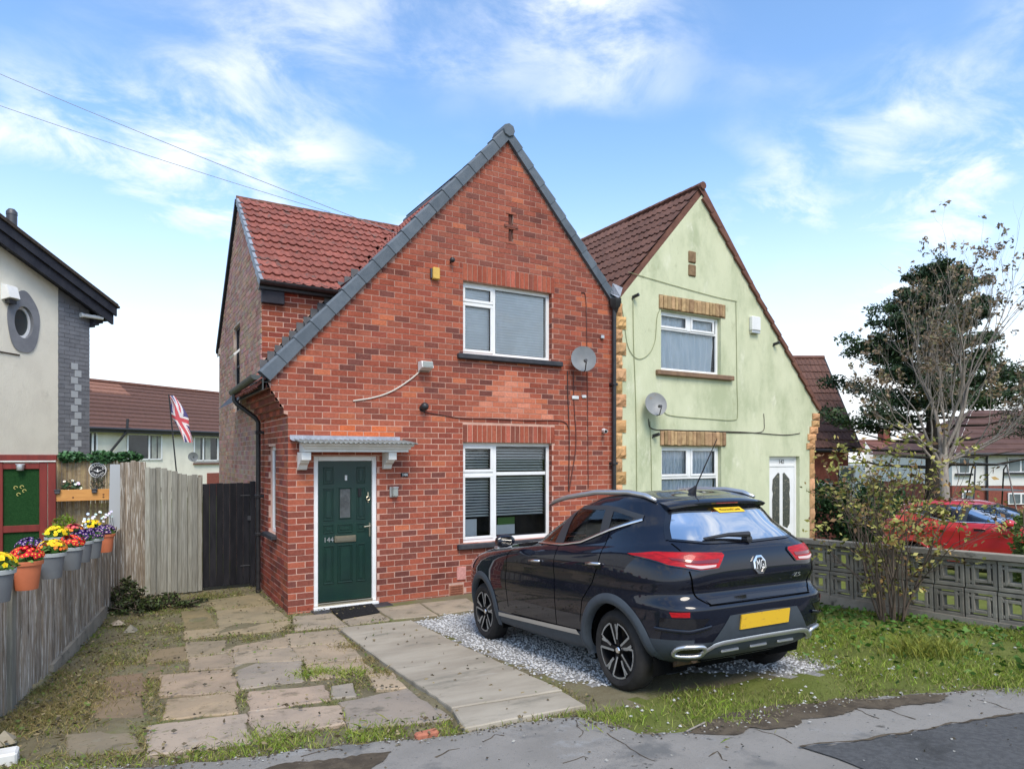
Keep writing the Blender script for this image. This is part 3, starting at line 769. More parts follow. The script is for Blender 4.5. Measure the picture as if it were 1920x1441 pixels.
# ---------------------------------------------------------------- the red brick house
house = thing('brick_house', 'red brick semi-detached house with green front door and steep dark-edged gable', 'house', (2.8, 3.5, 0))
KL, KR = 1.11, 1.1045
def zl_roof(x): return 3.25 + (x + .344) * KL
def zr_roof(x): return APEX[1] - (x - APEX[0]) * KR
def prof_front(z):
    cor = 0.0 if z < 2.73 else -.056 * (math.floor((z - 2.73) / COURSE + 1e-6) + 1)
    return (max(cor, (z + .20 - 3.25) / KL - .344, -.30), min(W - .03, APEX[0] + (APEX[1] - z - .17) / KR))
WIN_LO, WIN_UP, DOOR = (2.644, 4.316, .785, 2.37), (2.644, 4.316, 3.75, 4.895), (.344, 1.255, 0.0, 2.15)
SLIT = (3.465, 3.555, 5.62, 6.10)
opens_m = [WIN_LO, WIN_UP, DOOR, SLIT]
zs = list(np.arange(-.12, 7.3, COURSE)) + [o[2] for o in opens_m] + [o[3] for o in opens_m] + [2.73]
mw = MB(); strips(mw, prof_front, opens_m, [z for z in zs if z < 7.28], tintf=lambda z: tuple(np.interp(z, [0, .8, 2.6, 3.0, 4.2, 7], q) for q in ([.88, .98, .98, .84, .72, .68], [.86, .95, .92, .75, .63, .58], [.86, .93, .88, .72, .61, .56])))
for o in opens_m[:2]: reveal(mw, o[0], o[1], o[2], o[3], 0, .13)
reveal(mw, *DOOR, 0, .10, sides='lrt'); reveal(mw, *SLIT, 0, .1); mw.box(SLIT[0], SLIT[1], .1, .12, SLIT[2], SLIT[3])
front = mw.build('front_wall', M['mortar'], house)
LINT = [(2.635, 4.37, 2.37, 2.655), (2.635, 4.37, 4.895, 5.17)]
bricks = lay_bricks(prof_front, [WIN_LO, WIN_UP, DOOR, SLIT] + LINT + [(2.40, 2.66, -.06, .17)], -.06, 7.24, 5)
share(bricks, 300, 'brick', M['brick'], front)
# brick edges seen in the window and door reveals
rv = MB(); r = random.Random(4)
for (x0, x1, z0, z1) in (WIN_LO, WIN_UP, DOOR):
    z = math.ceil((z0 + .06) / COURSE) * COURSE - .06
    while z < z1 - .05:
        for xx in (x0, x1):
            t = brick_tint(xx, z, r); rv.box(xx - .004, xx + .004, .004, .098, z, z + COURSE - .011, t)
        z += COURSE
stuff(rv.build('reveal_bricks', M['brick'], front))
for (x0, x1, z0, z1), rot in ((LINT[0], 0), (LINT[1], 0)):
    lin = MB(); lin.box(x0, x1, .004, .12, z0 + .001, z1); lin = lin.build('soldier_lintel', M['mortar'], house)
    n = int((x1 - x0) / .0858)
    for i in range(n):
        a = x0 + (x1 - x0) * i / n; t = r.choice(REDS[:4] + [(.46, .13, .085), (.25, .08, .055)]) ; k = r.uniform(.9, 1.1)
        mb = MB(); mb.box(a + .008, a + (x1 - x0) / n - .008, -.008 - r.uniform(0, .003), .10, z0 + .003, z1 - .012, tuple(c * k for c in t)); mb.build('brick', M['brick'], lin)
vent = MB()
for z in (5.60, 5.84, 6.08): vent.box(3.42, 3.60, -.012, .02, z, z + .035, (.35, .12, .08))
vent.box(3.38, 3.64, -.02, .02, 5.86, 5.90, (.2, .08, .06)); vent.box(3.49, 3.53, .02, .06, 5.62, 6.08, (.12, .05, .04)); vent.build('gable_vent', M['brick'], house)
ab = MB(); ab.box(2.41, 2.65, -.006, .03, -.01, .155, (.36, .15, .09))
for i in range(4): ab.box(2.43, 2.63, -.011, -.005, .012 + i * .036, .03 + i * .036, (.22, .08, .05))
ab.build('air_brick', M['brick'], house)
ab = MB(); ab.bevbox(2.535, 2.69, -.022, .01, .23, .43, .008, (.62, .30, .26)); ab.build('vent_cover', M['brick'], house)
# corbelled eaves at the porch corner
cb = MB()
for k in range(5):
    z = 2.73 + k * COURSE; x = -.056 * (k + 1)
    for j in range(8):
        t = r.choice(DARKS + REDS[:1]); cb.box(x, .0, .03 + j * .245, .03 + j * .245 + .234, z, z + COURSE - .011, t)
    cb.box(x + .01, 0, .03, 1.98, z - .004, z + COURSE, (.5, .3, .25))
stuff(cb.build('corbel', M['brick'], house))
# side walls
SWIN, TWIN = (.82, 1.36, 1.0, 2.3), (4.15, 5.0, 3.03, 4.70)
def prof_porch(z): return (0.0, 2.0)
sw = MB(); strips(sw, prof_porch, [SWIN], list(np.arange(-.12, 3.1, .3)) + [1.0, 2.3], plane='x'); reveal(sw, *SWIN, 0, .12, plane='x')
side = sw.build('porch_wall', M['mortar'], house)
def t_porch(y, z, r):
    t = r.choice(REDS[1:] + DARKS[:2]) if z < 2.5 else r.choice(REDS[:3] + [(.30, .13, .10)])
    return tuple(c * r.uniform(.88, 1.1) for c in t)
pb = lay_bricks(prof_porch, [SWIN], -.06, 3.0, 8, plane='x', tintf=t_porch)
share(pb, 60, 'brick', M['brick'], side)
def prof_side(z):
    a = 2.0 if z < 5.0 else 1.97 + (z - 5.0) / .86 + .05
    b = 7.2 if z < 4.7 else 4.378 + (7.06 - z) / .844
    return (a, b)
sw = MB(); strips(sw, prof_side, [TWIN], list(np.arange(-.12, 7.04, .18)) + [TWIN[2], TWIN[3]], plane='x'); reveal(sw, *TWIN, 0, .12, plane='x')
side2 = sw.build('gable_wall', M['side_mortar'], house)
def t_side(y, z, r):
    t = r.choice([(.44, .28, .22), (.40, .25, .20), (.47, .31, .25), (.36, .21, .165), (.42, .29, .235)]); return tuple(c * r.uniform(.85, 1.12) for c in t)
share(lay_bricks(prof_side, [TWIN], -.06, 7.0, 9, plane='x', tintf=t_side, proud=.004), 0, 'brick', M['brick'], side2)
def prof_wing(z): return (0.012, (z - 3.25) / KL - .344 - .02)
sw = MB(); strips(sw, prof_wing, [], list(np.arange(3.66, 5.1, COURSE)), at0=2.0); wing = sw.build('wing_wall', M['mortar'], house)
share(lay_bricks(prof_wing, [], 3.668, 5.06, 10, at0=2.0, tintf=lambda x, z, r: tuple(c * r.uniform(.85, 1.05) for c in r.choice(REDS[1:] + DARKS[:2]))), 60, 'brick', M['brick'], wing)
# windows of the brick house
lo = window(house, *WIN_LO, .085, [(.02, .345, .70, .965, 1), (.02, .345, .03, .675, 1), (.385, .955, .70, .955, 0), (.385, .955, .045, .665, 0)],
            split=[(.345, .385, .03, .965), (.385, .955, .665, .70), (.0, .345, .675, .70)])
blind(lo, 2.72, 3.19, 1.16, 2.30, .17, .046, .72, .042, M['slat_grey']); blind(lo, 3.30, 4.24, 1.16, 2.30, .17, .046, .72, .042, M['slat_grey'])
inn = MB(); inn.box(2.72, 3.0, .22, .24, .85, 1.14, (1, 1, 1)); inn.box(3.28, 3.72, .23, .25, .86, 1.02); inn.build('curtain_hem', M['slat'], lo)
inn = MB(); inn.box(3.40, 3.72, .235, .25, 1.0, 1.14, (.10, .22, .05)); inn.build('plant_leaves', M['leaf'], lo)
up = window(house, *WIN_UP, .085, [(.02, .345, .73, .96, 1), (.02, .345, .04, .715, 1), (.375, .945, .055, .945, 0)], split=[(.345, .375, .04, .96), (.0, .345, .71, .735)])
blind(up, 2.72, 3.19, 3.84, 4.85, .150, .044, -1.42, .0455, M['slat']); blind(up, 3.28, 4.24, 3.82, 4.85, .150, .044, -1.42, .0455, M['slat'])
for (x0, x1, z) in ((2.54, 4.49, .785), (2.54, 4.50, 3.75)):
    s = MB(); s.bevbox(x0, x1, -.075, .10, z - .085, z - .002, .012); s.build('window_sill', M['sill_dark'], house)
sm = MB(); bars(sm, SWIN[0], SWIN[1], SWIN[2], SWIN[3], .055, .11, .06, plane='x'); swin = sm.build('window', M['upvc'], house)
g = MB(); g.add([(.08, SWIN[0] + .05, SWIN[2] + .05), (.08, SWIN[1] - .05, SWIN[2] + .05), (.08, SWIN[1] - .05, SWIN[3] - .05), (.08, SWIN[0] + .05, SWIN[3] - .05)], [(3, 2, 1, 0)]); g.build('pane', M['pane_dark'], swin)
g = MB(); g.box(.2, .22, SWIN[0], SWIN[1], SWIN[2], SWIN[3]); g.build('dark_interior', M['dark_room'], swin)
s = MB(); s.bevbox(-.08, .05, SWIN[0] - .08, SWIN[1] + .08, .93, .998, .012); s.build('window_sill', M['sill_dark'], house)
sm = MB(); bars(sm, TWIN[0], TWIN[1], TWIN[2], TWIN[3], .055, .11, .05, plane='x'); sm.box(.056, .108, 4.15, 5.0, 3.9, 3.95); twin = sm.build('window', M['soffit_black'], house)
g = MB(); g.box(.075, .08, TWIN[0] + .05, TWIN[1] - .05, TWIN[2] + .05, TWIN[3] - .05); g.build('pane', M['pane_dark'], twin)
g = MB(); g.box(.2, .22, *TWIN); g.build('dark_interior', M['dark_room'], twin)
sa = MB(); sa.obox((-.02, 4.55, 4.16), (.075, 0, .075), (0, .28, 0), (.012, 0, -.014)); sa.build('open_casement', M['upvc'], twin)
# roofs
roof = MB()
slope_quad(roof, (0, 1.86, 4.93), (5.63, 1.86, 4.93), (5.63, 4.378, 7.085), (0, 4.378, 7.085))
slope_quad(roof, (5.63, 7.335, 4.59), (0, 7.335, 4.59), (0, 4.378, 7.085), (5.63, 4.378, 7.085))
slope_quad(roof, (-.36, 4.4, 3.04), (-.36, 0.02, 3.04), (3.43, 0.02, 7.25), (3.43, 4.4, 7.25))
slope_quad(roof, (5.63, 0.02, 4.98), (5.63, 4.4, 4.98), (3.43, 4.4, 7.41), (3.43, 0.02, 7.41))
roof = roof.build('roof', M['soffit_black'], house)
a = math.atan(.86)
tile_roof(roof, (-.01, 1.84, 4.935), (1, 0, 0), (0, math.cos(a), math.sin(a)), 11, 13, .30, .2525, M['tile_red'], lambda p: p.x < (p.z - 3.25) / KL - .344 + .22, 300, seed=4)
a = math.atan(KL)
tile_roof(roof, (-.39, 2.06, 3.035), (0, -1, 0), (math.cos(a), 0, math.sin(a)), 7, 17, .30, .331, M['tile_red'], lambda p: p.y > .10, 150, seed=5)
tile_roof(roof, (-.39, 4.46, 3.035), (0, -1, 0), (math.cos(a), 0, math.sin(a)), 8, 17, .30, .331, M['tile_red'], lambda p: p.z > 5.0 + (p.y - 1.97) * .86, 0, seed=6)
a = math.atan(KR)
tile_roof(roof, (5.63, .0, 4.99), (0, 1, 0), (-math.cos(a), 0, math.sin(a)), 15, 10, .30, .318, M['tile_red'], lambda p: True, 0, seed=7)
vg = MB(); vg.add([(-.30, -.01, 3.05), (3.43, -.01, 7.25), (5.6, -.01, 4.85), (5.6, .1, 4.85), (3.43, .1, 7.25), (-.3, .1, 3.05)], [(0, 1, 4, 5), (1, 2, 3, 4)]); verge = vg.build('verge', M['verge'], house)
def caps(p0, p1, n, y0, y1, lo_, hi_, parent, material, name='verge_cap'):
    p0, p1 = Vector((p0[0], 0, p0[1])), Vector((p1[0], 0, p1[1])); d = (p1 - p0) / n; L = d.length; d.normalize(); nr = Vector((-d.z, 0, d.x))
    if nr.z < 0: nr = -nr
    for i in range(n):
        c = p0 + d * (L * (i + .5)); mb = MB()
        a0, a1 = c - d * L * .5, c + d * L * .53
        j = RND.uniform(-.004, .004)
        v = []
        for q, k in ((a0, 0.0), (a1, -.014)):
            for (yy, h) in ((y0 - (k * -.6 if False else 0) + (.010 if k else 0), lo_ - k * .3), (y0 + (.010 if k else 0), hi_ - .025 + k), (y0 + .02 + (.010 if k else 0), hi_ + k), (y1, hi_ + k), (y1, lo_ - k * .3)):
                pt = q + nr * (h + j); v.append((pt.x, yy, pt.z))
        f = [tuple((i_, (i_ + 1) % 5, 5 + (i_ + 1) % 5, 5 + i_)) for i_ in range(5)] + [(4, 3, 2, 1, 0), (5, 6, 7, 8, 9)]
        mb.add(v, f); mb.build(name, material, parent)
caps((-.344, 3.25), (3.40, 7.405), 17, -.07, .13, -.135, .050, verge, M['verge'])
caps((5.64, 5.01), (3.47, 7.405), 10, -.07, .13, -.135, .035, verge, M['verge'])
rc = MB(); rc.lathe([(0, -.09), (.10, -.09), (.108, -.078), (.108, .3)], (3.435, 0, 7.40), 'y', 8); rc.build('ridge_end', M['verge'], verge, smooth=30)
rg = MB()
for i in range(14): rg.tube([(3.46, .28 + i * .30, 7.315), (3.46, .28 + i * .30 + .305, 7.31)], .07, 10)
rg.build('ridge', M['verge'], house)
rg = MB()
for i in range(8): rg.tube([(-.04 + i * .42, 4.378, 7.10), (-.04 + i * .42 + .425, 4.378, 7.095)], .06, 8)
rg.build('ridge', M['barge_brown'], house)
M['verge_pale'] = mat('verge_pale', (.30, .33, .37), (.24, .27, .31), 7, .6, .3, rnd=.1)
vs = MB(); vs.add([(-.03, 1.85, 4.80), (-.03, 4.378, 6.97), (-.03, 7.335, 4.48), (.02, 7.335, 4.48), (.02, 4.378, 6.97), (.02, 1.85, 4.80)], [(0, 1, 4, 5), (1, 2, 3, 4)])
vs = vs.build('side_verge', M['soffit_black'], house)
a = math.atan(.86); dv = Vector((0, math.cos(a), math.sin(a))); nv_ = Vector((0, -math.sin(a), math.cos(a)))
for j in range(13):
    c = Vector((0, 1.84, 4.935)) + dv * (.2525 * (j + .5)); mb = MB()
    mb.obox(c + nv_ * (-.03) + dv * .0, dv * .132 + nv_ * -.016, (.045, 0, 0), nv_ * .062); mb.build('verge_cap', M['verge_pale'], vs)
b2 = MB(); ab2 = math.atan(.844)
b2.obox((-.01, 5.87, 5.80), Vector((0, math.cos(ab2), -math.sin(ab2))) * 1.95, (.05, 0, 0), Vector((0, math.sin(ab2), math.cos(ab2))) * .05); b2.build('rear_verge', M['soffit_black'], house)
sh = MB(); sh.box(0, 5.63, 7.2, 7.25, -.1, 4.7); sh.box(5.60, 5.628, .1, 7.2, -.1, 5.0); sh.box(-.02, .0, 7.0, 7.45, 4.45, 4.6); sh.build('rear_wall', M['side_mortar'], house)
fl = MB()
for i in range(14):
    x0 = -.02 + i * .115; z0 = zl_roof(x0)
    if x0 > 1.5: break
    fl.box(x0, x0 + .13, 1.975, 1.994, z0 - .12, z0 + .10 + .02 * (i % 2))
fl.build('stepped_flashing', mat('dark_lead', (.13, .135, .14), (.10, .105, .11), 9, .6), house)
fl = MB(); fl.add([(1.26, 1.86, 5.0), (1.45, 1.86, 5.18), (1.35, 1.5, 5.10), (1.18, 1.62, 4.98)], [(0, 1, 2, 3), (3, 2, 1, 0)]); fl.build('valley_flashing', M['lead'], house)
# gutters and pipes
def half_gutter(a, b, r, out, seg=8):
    mb = MB(); a, b = Vector(a), Vector(b); d = (b - a).normalized(); s = Vector((-d.y, d.x, 0)); v = []
    for p in (a, b):
        for rr in (r, r * .88):
            for k in range(seg + 1):
                th = math.pi + math.pi * k / seg; v.append(p + s * math.cos(th) * rr + Vector((0, 0, math.sin(th) * rr)))
    m = seg + 1; f = []
    for k in range(seg): f += [(k, k + 1, 2 * m + k + 1, 2 * m + k), (m + k + 1, m + k, 3 * m + k, 3 * m + k + 1)]
    f += [(0, 2 * m, 3 * m, m), (seg, m + seg, 3 * m + seg, 2 * m + seg)]
    for o in (0, 2 * m): f.append(tuple(o + k for k in range(m)))
    mb.add(v, f); return mb
M['gutter'] = mat('gutter', (.075, .085, .08), (.05, .055, .055), 6, .5, .35)
gt = half_gutter((-.43, -.10, 3.22), (-.43, 1.98, 3.17), .065, None); gt.box(-.34, -.325, -.05, 1.98, 3.03, 3.19); gt.box(-.335, .0, -.0, 1.98, 3.135, 3.15); gt.build('gutter', M['gutter'], house)
gt = half_gutter((-.06, 1.80, 4.95), (1.32, 1.80, 4.93), .065, None); gt.box(-.05, 1.32, 1.86, 1.875, 4.84, 5.0); gt.box(-.05, 1.3, 1.87, 2.0, 4.83, 4.845); gt.build('gutter', M['black_plastic'], house)
bx = MB(); bx.bevbox(.0, .35, 1.90, 2.0, 4.62, 4.83, .01); bx.build('kneeler', M['soffit_black'], house)
dp = MB(); dp.tube([(-.43, 1.80, 3.13), (-.43, 1.80, 3.02), (-.40, 1.79, 2.97), (-.13, 1.76, 2.76), (-.085, 1.75, 2.68), (-.085, 1.75, .0)], .036, 10)
for z in (.9, 1.5, 2.5): dp.bevbox(-.135, .0, 1.70, 1.80, z, z + .05, .006)
dp.build('downpipe', M['black_plastic'], house, smooth=40)
dp = MB(); dp.tube([(5.585, -.085, 4.80), (5.585, -.085, .0)], .038, 10)
for z in (.6, 2.0, 3.4): dp.bevbox(5.535, 5.635, -.13, .01, z, z + .05, .006)
dp.lathe([(.045, 4.70), (.06, 4.76), (.10, 4.80), (.12, 4.93), (.11, 4.94), (.10, 4.82)], (5.60, -.09, 0), 'z', 6)
dp.build('downpipe', M['black_plastic'], house, smooth=40)
ls = MB(); ls.add([(5.50, -.09, 5.02), (5.72, -.09, 5.00), (5.80, -.06, 5.17), (5.62, .0, 5.24), (5.64, -.14, 4.95)], [(0, 4, 1, 3), (1, 2, 3), (3, 0, 1)]); ls.build('lead_outlet', M['lead'], house)
# front door
dz0 = .105
fr = MB(); fr.bevbox(DOOR[0], .41, .02, .10, .06, 2.15, .006); fr.bevbox(1.19, DOOR[1], .02, .10, .06, 2.15, .006); fr.bevbox(.41, 1.19, .02, .10, 2.085, 2.15, .006)
fr.bevbox(DOOR[0] - .01, DOOR[1] + .01, -.06, .10, .0, .055, .006); door = fr.build('front_door', M['upvc'], house)
th = MB(); th.bevbox(.41, 1.19, .0, .09, .056, .10, .006); th.build('threshold', M['brass'], door)
def du(u): return .41 + .78 * u
def dv_(v): return 2.085 - (2.085 - dz0) * v
leaf = MB(); leaf.bevbox(.413, 1.187, .05, .095, dz0, 2.083, .004)
cols = [(.10, .29), (.36, .64), (.71, .88)]
def panel(u0, u1, v0, v1, mb):
    x0, x1, z1, z0 = du(u0), du(u1), dv_(v0), dv_(v1)
    for (a, b, c, d) in ((x0, x1, z0, z0 + .018), (x0, x1, z1 - .018, z1), (x0, x0 + .018, z0 + .018, z1 - .018), (x1 - .018, x1, z0 + .018, z1 - .018)): mb.bevbox(a, b, .038, .052, c, d, .006)
    mb.bevbox(x0 + .035, x1 - .035, .042, .052, z0 + .035, z1 - .035, .008)
lf = leaf.build('door_leaf', M['green_door'], door)
pm = MB()
for i, (a, b) in enumerate(cols):
    if i != 1: panel(a, b, .195, .425, pm)
    panel(a, b, .452, .515, pm); panel(a, b, .60, .875, pm); panel(a, b, .045, .165, pm) if i != 1 else None
pm.box(du(.36), du(.64), .038, .051, dv_(.195), dv_(.19)); pm.build('door_panels', M['green_door'], door)
def slim(name, mb, m_): return mb.build(name, m_, door)
mb = MB(); bars(mb, du(.385), du(.61), dv_(.415), dv_(.195), .036, .052, .014); slim('light_frame', mb, M['green_door'])
mb = MB(); mb.add([(du(.40), .046, dv_(.41)), (du(.60), .046, dv_(.41)), (du(.60), .046, dv_(.2)), (du(.40), .046, dv_(.2))], [(0, 1, 2, 3)]); slim('pane', mb, mat('door_glass', (.10, .11, .11), (.05, .055, .055), 8, .25, .6))
mb = MB(); mb.bevbox(du(.49), du(.535), .036, .05, dv_(.142), dv_(.103), .004); slim('spyhole_plate', mb, M['satin_metal'])
mb = MB(); mb.bevbox(du(.30), du(.70), .030, .05, dv_(.583), dv_(.537), .008); mb.bevbox(du(.325), du(.675), .022, .032, dv_(.574), dv_(.547), .005); slim('letterbox', mb, M['brass'])
mb = MB(); mb.bevbox(du(.945), du(.972), .034, .05, dv_(.555), dv_(.455), .005); mb.tube([(du(.958), .035, dv_(.475)), (du(.958), .0, dv_(.475)), (du(.935), -.008, dv_(.475)), (du(.83), -.006, dv_(.478))], .0085, 8); slim('door_handle', mb, M['brass'])
mb = MB(); ringp = [(du(.925) + .026 * math.sin(q), .030, dv_(.275) + .026 * math.cos(q)) for q in np.linspace(0, 2 * math.pi, 17)]; mb.tube(ringp, .006, 6, cap=False); mb.bevbox(du(.925) - .011, du(.925) + .011, .028, .05, dv_(.262), dv_(.228), .004); mb.tube([(du(.925), .03, dv_(.305)), (du(.925), .03, dv_(.29))], .007, 6); slim('knocker', mb, M['brass'])
mb = MB(); mb.bevbox(du(.735), du(.80), .030, .05, dv_(.262), dv_(.20), .006); mb.box(du(.752), du(.783), .028, .031, dv_(.252), dv_(.24), (1, 1, 1)); slim('doorbell', mb, M['print_black'])
v, f = text_mb('144', .098, .003); mb = MB(); mb.add([(du(.195) + p[0], .046 - p[2], dv_(.562) + p[1]) for p in v], f); slim('house_number', mb, M['satin_metal'])
# canopy
cp = MB(); XL, XR = onY(566, 845, -.42).x, onY(780, 845, -.42).x
prof_c = [(0, 2.33), (0, 2.21), (-.30, 2.21), (-.30, 2.245), (-.33, 2.25), (-.345, 2.28), (-.385, 2.29), (-.40, 2.315), (-.42, 2.32), (-.42, 2.335)]
n = len(prof_c); v = []; 
for side_, xe in ((-1, XL), (1, XR)):
    for (yy, zz) in prof_c:
        ins = (.42 + yy) * .55 if yy < -.25 else .06
        v.append((xe + (ins if side_ < 0 else -ins) * (1 if yy < -.01 else 1), yy, zz))
f = [(i, i + 1, n + i + 1, n + i) for i in range(n - 1)] + [tuple(range(n))[::-1], tuple(range(n, 2 * n)), (0, n, 2 * n - 1, n - 1)]
cp.add(v, f); canopy = cp.build('door_canopy', M['white_paint'], house)
cs = MB(); nn = 96; v = []
for (yy, zz) in ((.0, 2.385), (-.455, 2.335), (-.455, 2.325), (0, 2.375)):
    for i in range(nn + 1):
        t = i / nn; v.append((XL - .02 + (XR - XL + .04) * t, yy, zz + .011 * math.sin(t * 24 * 2 * math.pi)))
m_ = nn + 1; f = [(j * m_ + i, (j + 1) * m_ + i, (j + 1) * m_ + i + 1, j * m_ + i + 1) for j in range(3) for i in range(nn)]
cs.add(v, f); cs.build('corrugated_sheet', M['corrugated'], canopy, smooth=True)
lf_ = MB(); lf_.add([(.02, -.012, 2.44), (1.60, -.012, 2.435), (1.60, -.03, 2.385), (1.58, -.15, 2.352), (.03, -.15, 2.358), (.02, -.03, 2.385)], [(5, 2, 1, 0), (4, 3, 2, 5)]); lf_.build('lead_flashing', M['lead'], canopy)
for xb in (.12, 1.33):
    b = MB(); b.prism([(-.005, 2.205), (-.28, 2.205), (-.28, 2.10), (-.20, 2.10), (-.17, 2.06), (-.10, 2.03), (-.06, 1.97), (-.005, 1.96)], 'x', xb, xb + .12); b.build('bracket', M['white_paint'], canopy)

# ---------------------------------------------------------------- the green rendered house next door
gh = thing('rendered_house', 'pale green rendered semi-detached house with orange stone quoins and brown roof', 'house', (8.4, 3.5, 0))
GA = (2 * W - APEX[0] + .02, 7.44)
GW_LO, GW_UP, GDOOR = (6.77, 8.36, .90, 2.34), (6.756, 8.347, 3.76, 4.89), (9.80, 10.79, .0, 2.15)
def prof_green(z):
    l = max(W + .005, GA[0] - (GA[1] - .16 - z) / KR)
    rr = 11.27 if z < 2.72 else 11.27 + min(.20, (z - 2.72) * .42)
    rr = min(rr, GA[0] + (GA[1] - .21 - z) / KL)
    if z > 6.85:
        h = .36 * math.sqrt(max(0.0, 1 - ((z - 6.85) / .42) ** 2)); l, rr = max(l, GA[0] - h), min(rr, GA[0] + h)
    return (l, rr)
gz = sorted(set(list(np.round(np.arange(-.1, 7.27, .07), 3)) + [7.262] + [o[i] for o in (GW_LO, GW_UP, GDOOR) for i in (2, 3)]))
gw = MB(); strips(gw, prof_green, [GW_LO, GW_UP, GDOOR], [z for z in gz if z <= 7.265], xstep=.3, at0=-.02)
for o in (GW_LO, GW_UP): reveal(gw, *o, -.02, .11)
reveal(gw, *GDOOR, -.02, .12, sides='lrt')
gwall = gw.build('front_wall', M['render_green'], gh)
bb = MB()
bb.add([(W + .03, -.008, 5.0), (GA[0], -.008, GA[1] + .02), (11.44, -.008, 3.23), (11.26, -.008, 2.93), (GA[0], -.008, 6.7), (W + .05, -.008, 4.6)], [(5, 4, 1, 0), (4, 3, 2, 1)])
bb.build('barge_board', M['barge_brown'], gh)
for (x0, x1, z0, z1) in ((6.70, 8.47, 4.90, 5.17), (6.73, 8.47, 2.345, 2.63)):
    lin = MB(); lin.box(x0, x1, -.03, .1, z0, z1, (.7, .7, .7)); lin = lin.build('stone_lintel', M['lintel_stone'], gh); x = x0
    while x < x1 - .05:
        w_ = RND.uniform(.07, .125); e = min(x + w_, x1); mb = MB(); t = RND.uniform(.75, 1.35)
        mb.bevbox(x + .004, e - .004, -.05 - RND.uniform(0, .018), .02, z0 + RND.uniform(0, .02), z1 - RND.uniform(0, .02), .012, (t, t * RND.uniform(.92, 1.02), t * .95)); mb.build('stone', M['lintel_stone'], lin); x = e
def quoin(x0, x1, z0, z1, y, parent, n=4):
    mb = MB(); v = []; r = RND; t = r.uniform(.82, 1.2); tt = (t, t * r.uniform(.9, 1.04), t * r.uniform(.85, 1.05))
    for j in range(n + 1):
        for i in range(n + 2):
            e = i in (0, n + 1) or j in (0, n)
            v.append((x0 + (x1 - x0) * i / (n + 1) + (0 if e else r.uniform(-.01, .01)), y - (.012 if e else r.uniform(.03, .06)), z0 + (z1 - z0) * j / n + (0 if e else r.uniform(-.01, .01))))
    m_ = n + 2; f = [(j * m_ + i, j * m_ + i + 1, (j + 1) * m_ + i + 1, (j + 1) * m_ + i) for j in range(n) for i in range(n + 1)]
    k = len(v); v += [(x0, y + .05, z0), (x1, y + .05, z0), (x1, y + .05, z1), (x0, y + .05, z1)]
    f += [(k, k + 1) + tuple(range(m_ - 1, -1, -1)), (k + 1, k + 2) + tuple(q * m_ + m_ - 1 for q in range(n, -1, -1)), (k + 2, k + 3) + tuple(n * m_ + q for q in range(m_)), (k + 3, k) + tuple(q * m_ for q in range(n + 1))]
    mb.add(v, f, tt); mb.build('quoin_stone', M['stone_orange'], parent)
z = .02; i = 0
while z < 4.78:
    quoin(5.655, 5.655 + (.25 if i % 2 else .16), z + .004, z + .228, -.022, gh); z += .232; i += 1
z = .02; i = 0
while z < 2.6:
    quoin(11.13, 11.285, z + .004, z + .325, -.022, gh, 3); z += .33; i += 1
for k, (a, b, z) in enumerate(((11.02, 11.30, 2.30), (11.06, 11.34, 2.50), (11.13, 11.40, 2.66), (11.20, 11.45, 2.80), (11.22, 11.46, 2.96))):
    quoin(a, b, z, z + .14, -.03, gh, 3)
gup = window(gh, *GW_UP, .06, [(.02, .47, .72, .96, 1), (.53, .93, .72, .96, 1), (.04, .94, .05, .69, 0)], split=[(.47, .53, .70, .96), (.0, 1.0, .69, .72)])
curtain(gup, 6.80, 8.30, 3.80, 4.86, .16, 9, .022, M['curtain_net'])
glo = window(gh, *GW_LO, .06, [(.02, .47, .60, .97, 1), (.52, .96, .60, .97, 1), (.04, .96, .05, .565, 0)], split=[(.47, .52, .59, .97), (.0, 1.0, .565, .60)])
curtain(glo, 6.80, 8.30, .94, 2.30, .16, 16, .028, M['curtain'])
s = MB(); s.bevbox(6.62, 8.66, -.10, .09, 3.665, 3.758, .012); s.build('window_sill', M['sill_brown'], gh)
s = MB(); s.bevbox(6.68, 8.46, -.10, .09, .80, .898, .012); s.build('window_sill', M['sill_brown'], gh)
fr = MB(); bars(fr, 9.80, 10.79, .02, 2.15, .06, .12, .065); fr.box(9.865, 10.725, .062, .118, 1.93, 1.97)
gd = fr.build('front_door', M['upvc'], gh)
lf = MB(); lf.bevbox(9.865, 10.725, .075, .11, .08, 1.93, .005); lf.box(9.865, 10.725, .075, .11, 1.97, 2.09); lf.build('door_leaf', M['upvc'], gd)
for sx in (-1, 1):
    c = 10.295; pts = [(c + sx * .055, .66), (c + sx * .055, 1.78), (c + sx * .10, 1.80), (c + sx * .27, 1.66), (c + sx * .29, 1.45), (c + sx * .265, 1.35), (c + sx * .29, 1.22), (c + sx * .28, .70), (c + sx * .20, .60)]
    mb = MB(); mb.prism(pts, 'y', .068, .076); mb.build('pane', mat('leaded_glass', (.06, .065, .055), (.20, .19, .13), 26, .3, .6, lohi=(.55, .62)), gd)
mb = MB(); mb.bevbox(10.12, 10.47, .058, .078, .50, .60, .01); mb.bevbox(10.02, 10.57, .066, .078, .14, .46, .015); mb.build('door_panels', M['upvc'], gd)
v, f = text_mb('142', .12, .003); mb = MB(); mb.add([(10.30 + p[0], .070 - p[2], 2.03 + p[1]) for p in v], f); mb.build('house_number', M['pot_grey'], gd)
for z0_ in (5.62, 5.88):
    mb = MB(); mb.bevbox(7.455, 7.645, -.045 - RND.uniform(0, .015), .02, z0_, z0_ + .22, .015, (.62, .60, .62)); mb.build('vent_stone', M['lintel_stone'], gh)
groof = MB()
slope_quad(groof, (5.63, 4.4, 4.98), (5.63, .0, 4.98), (GA[0], .0, 7.41), (GA[0], 4.4, 7.41))
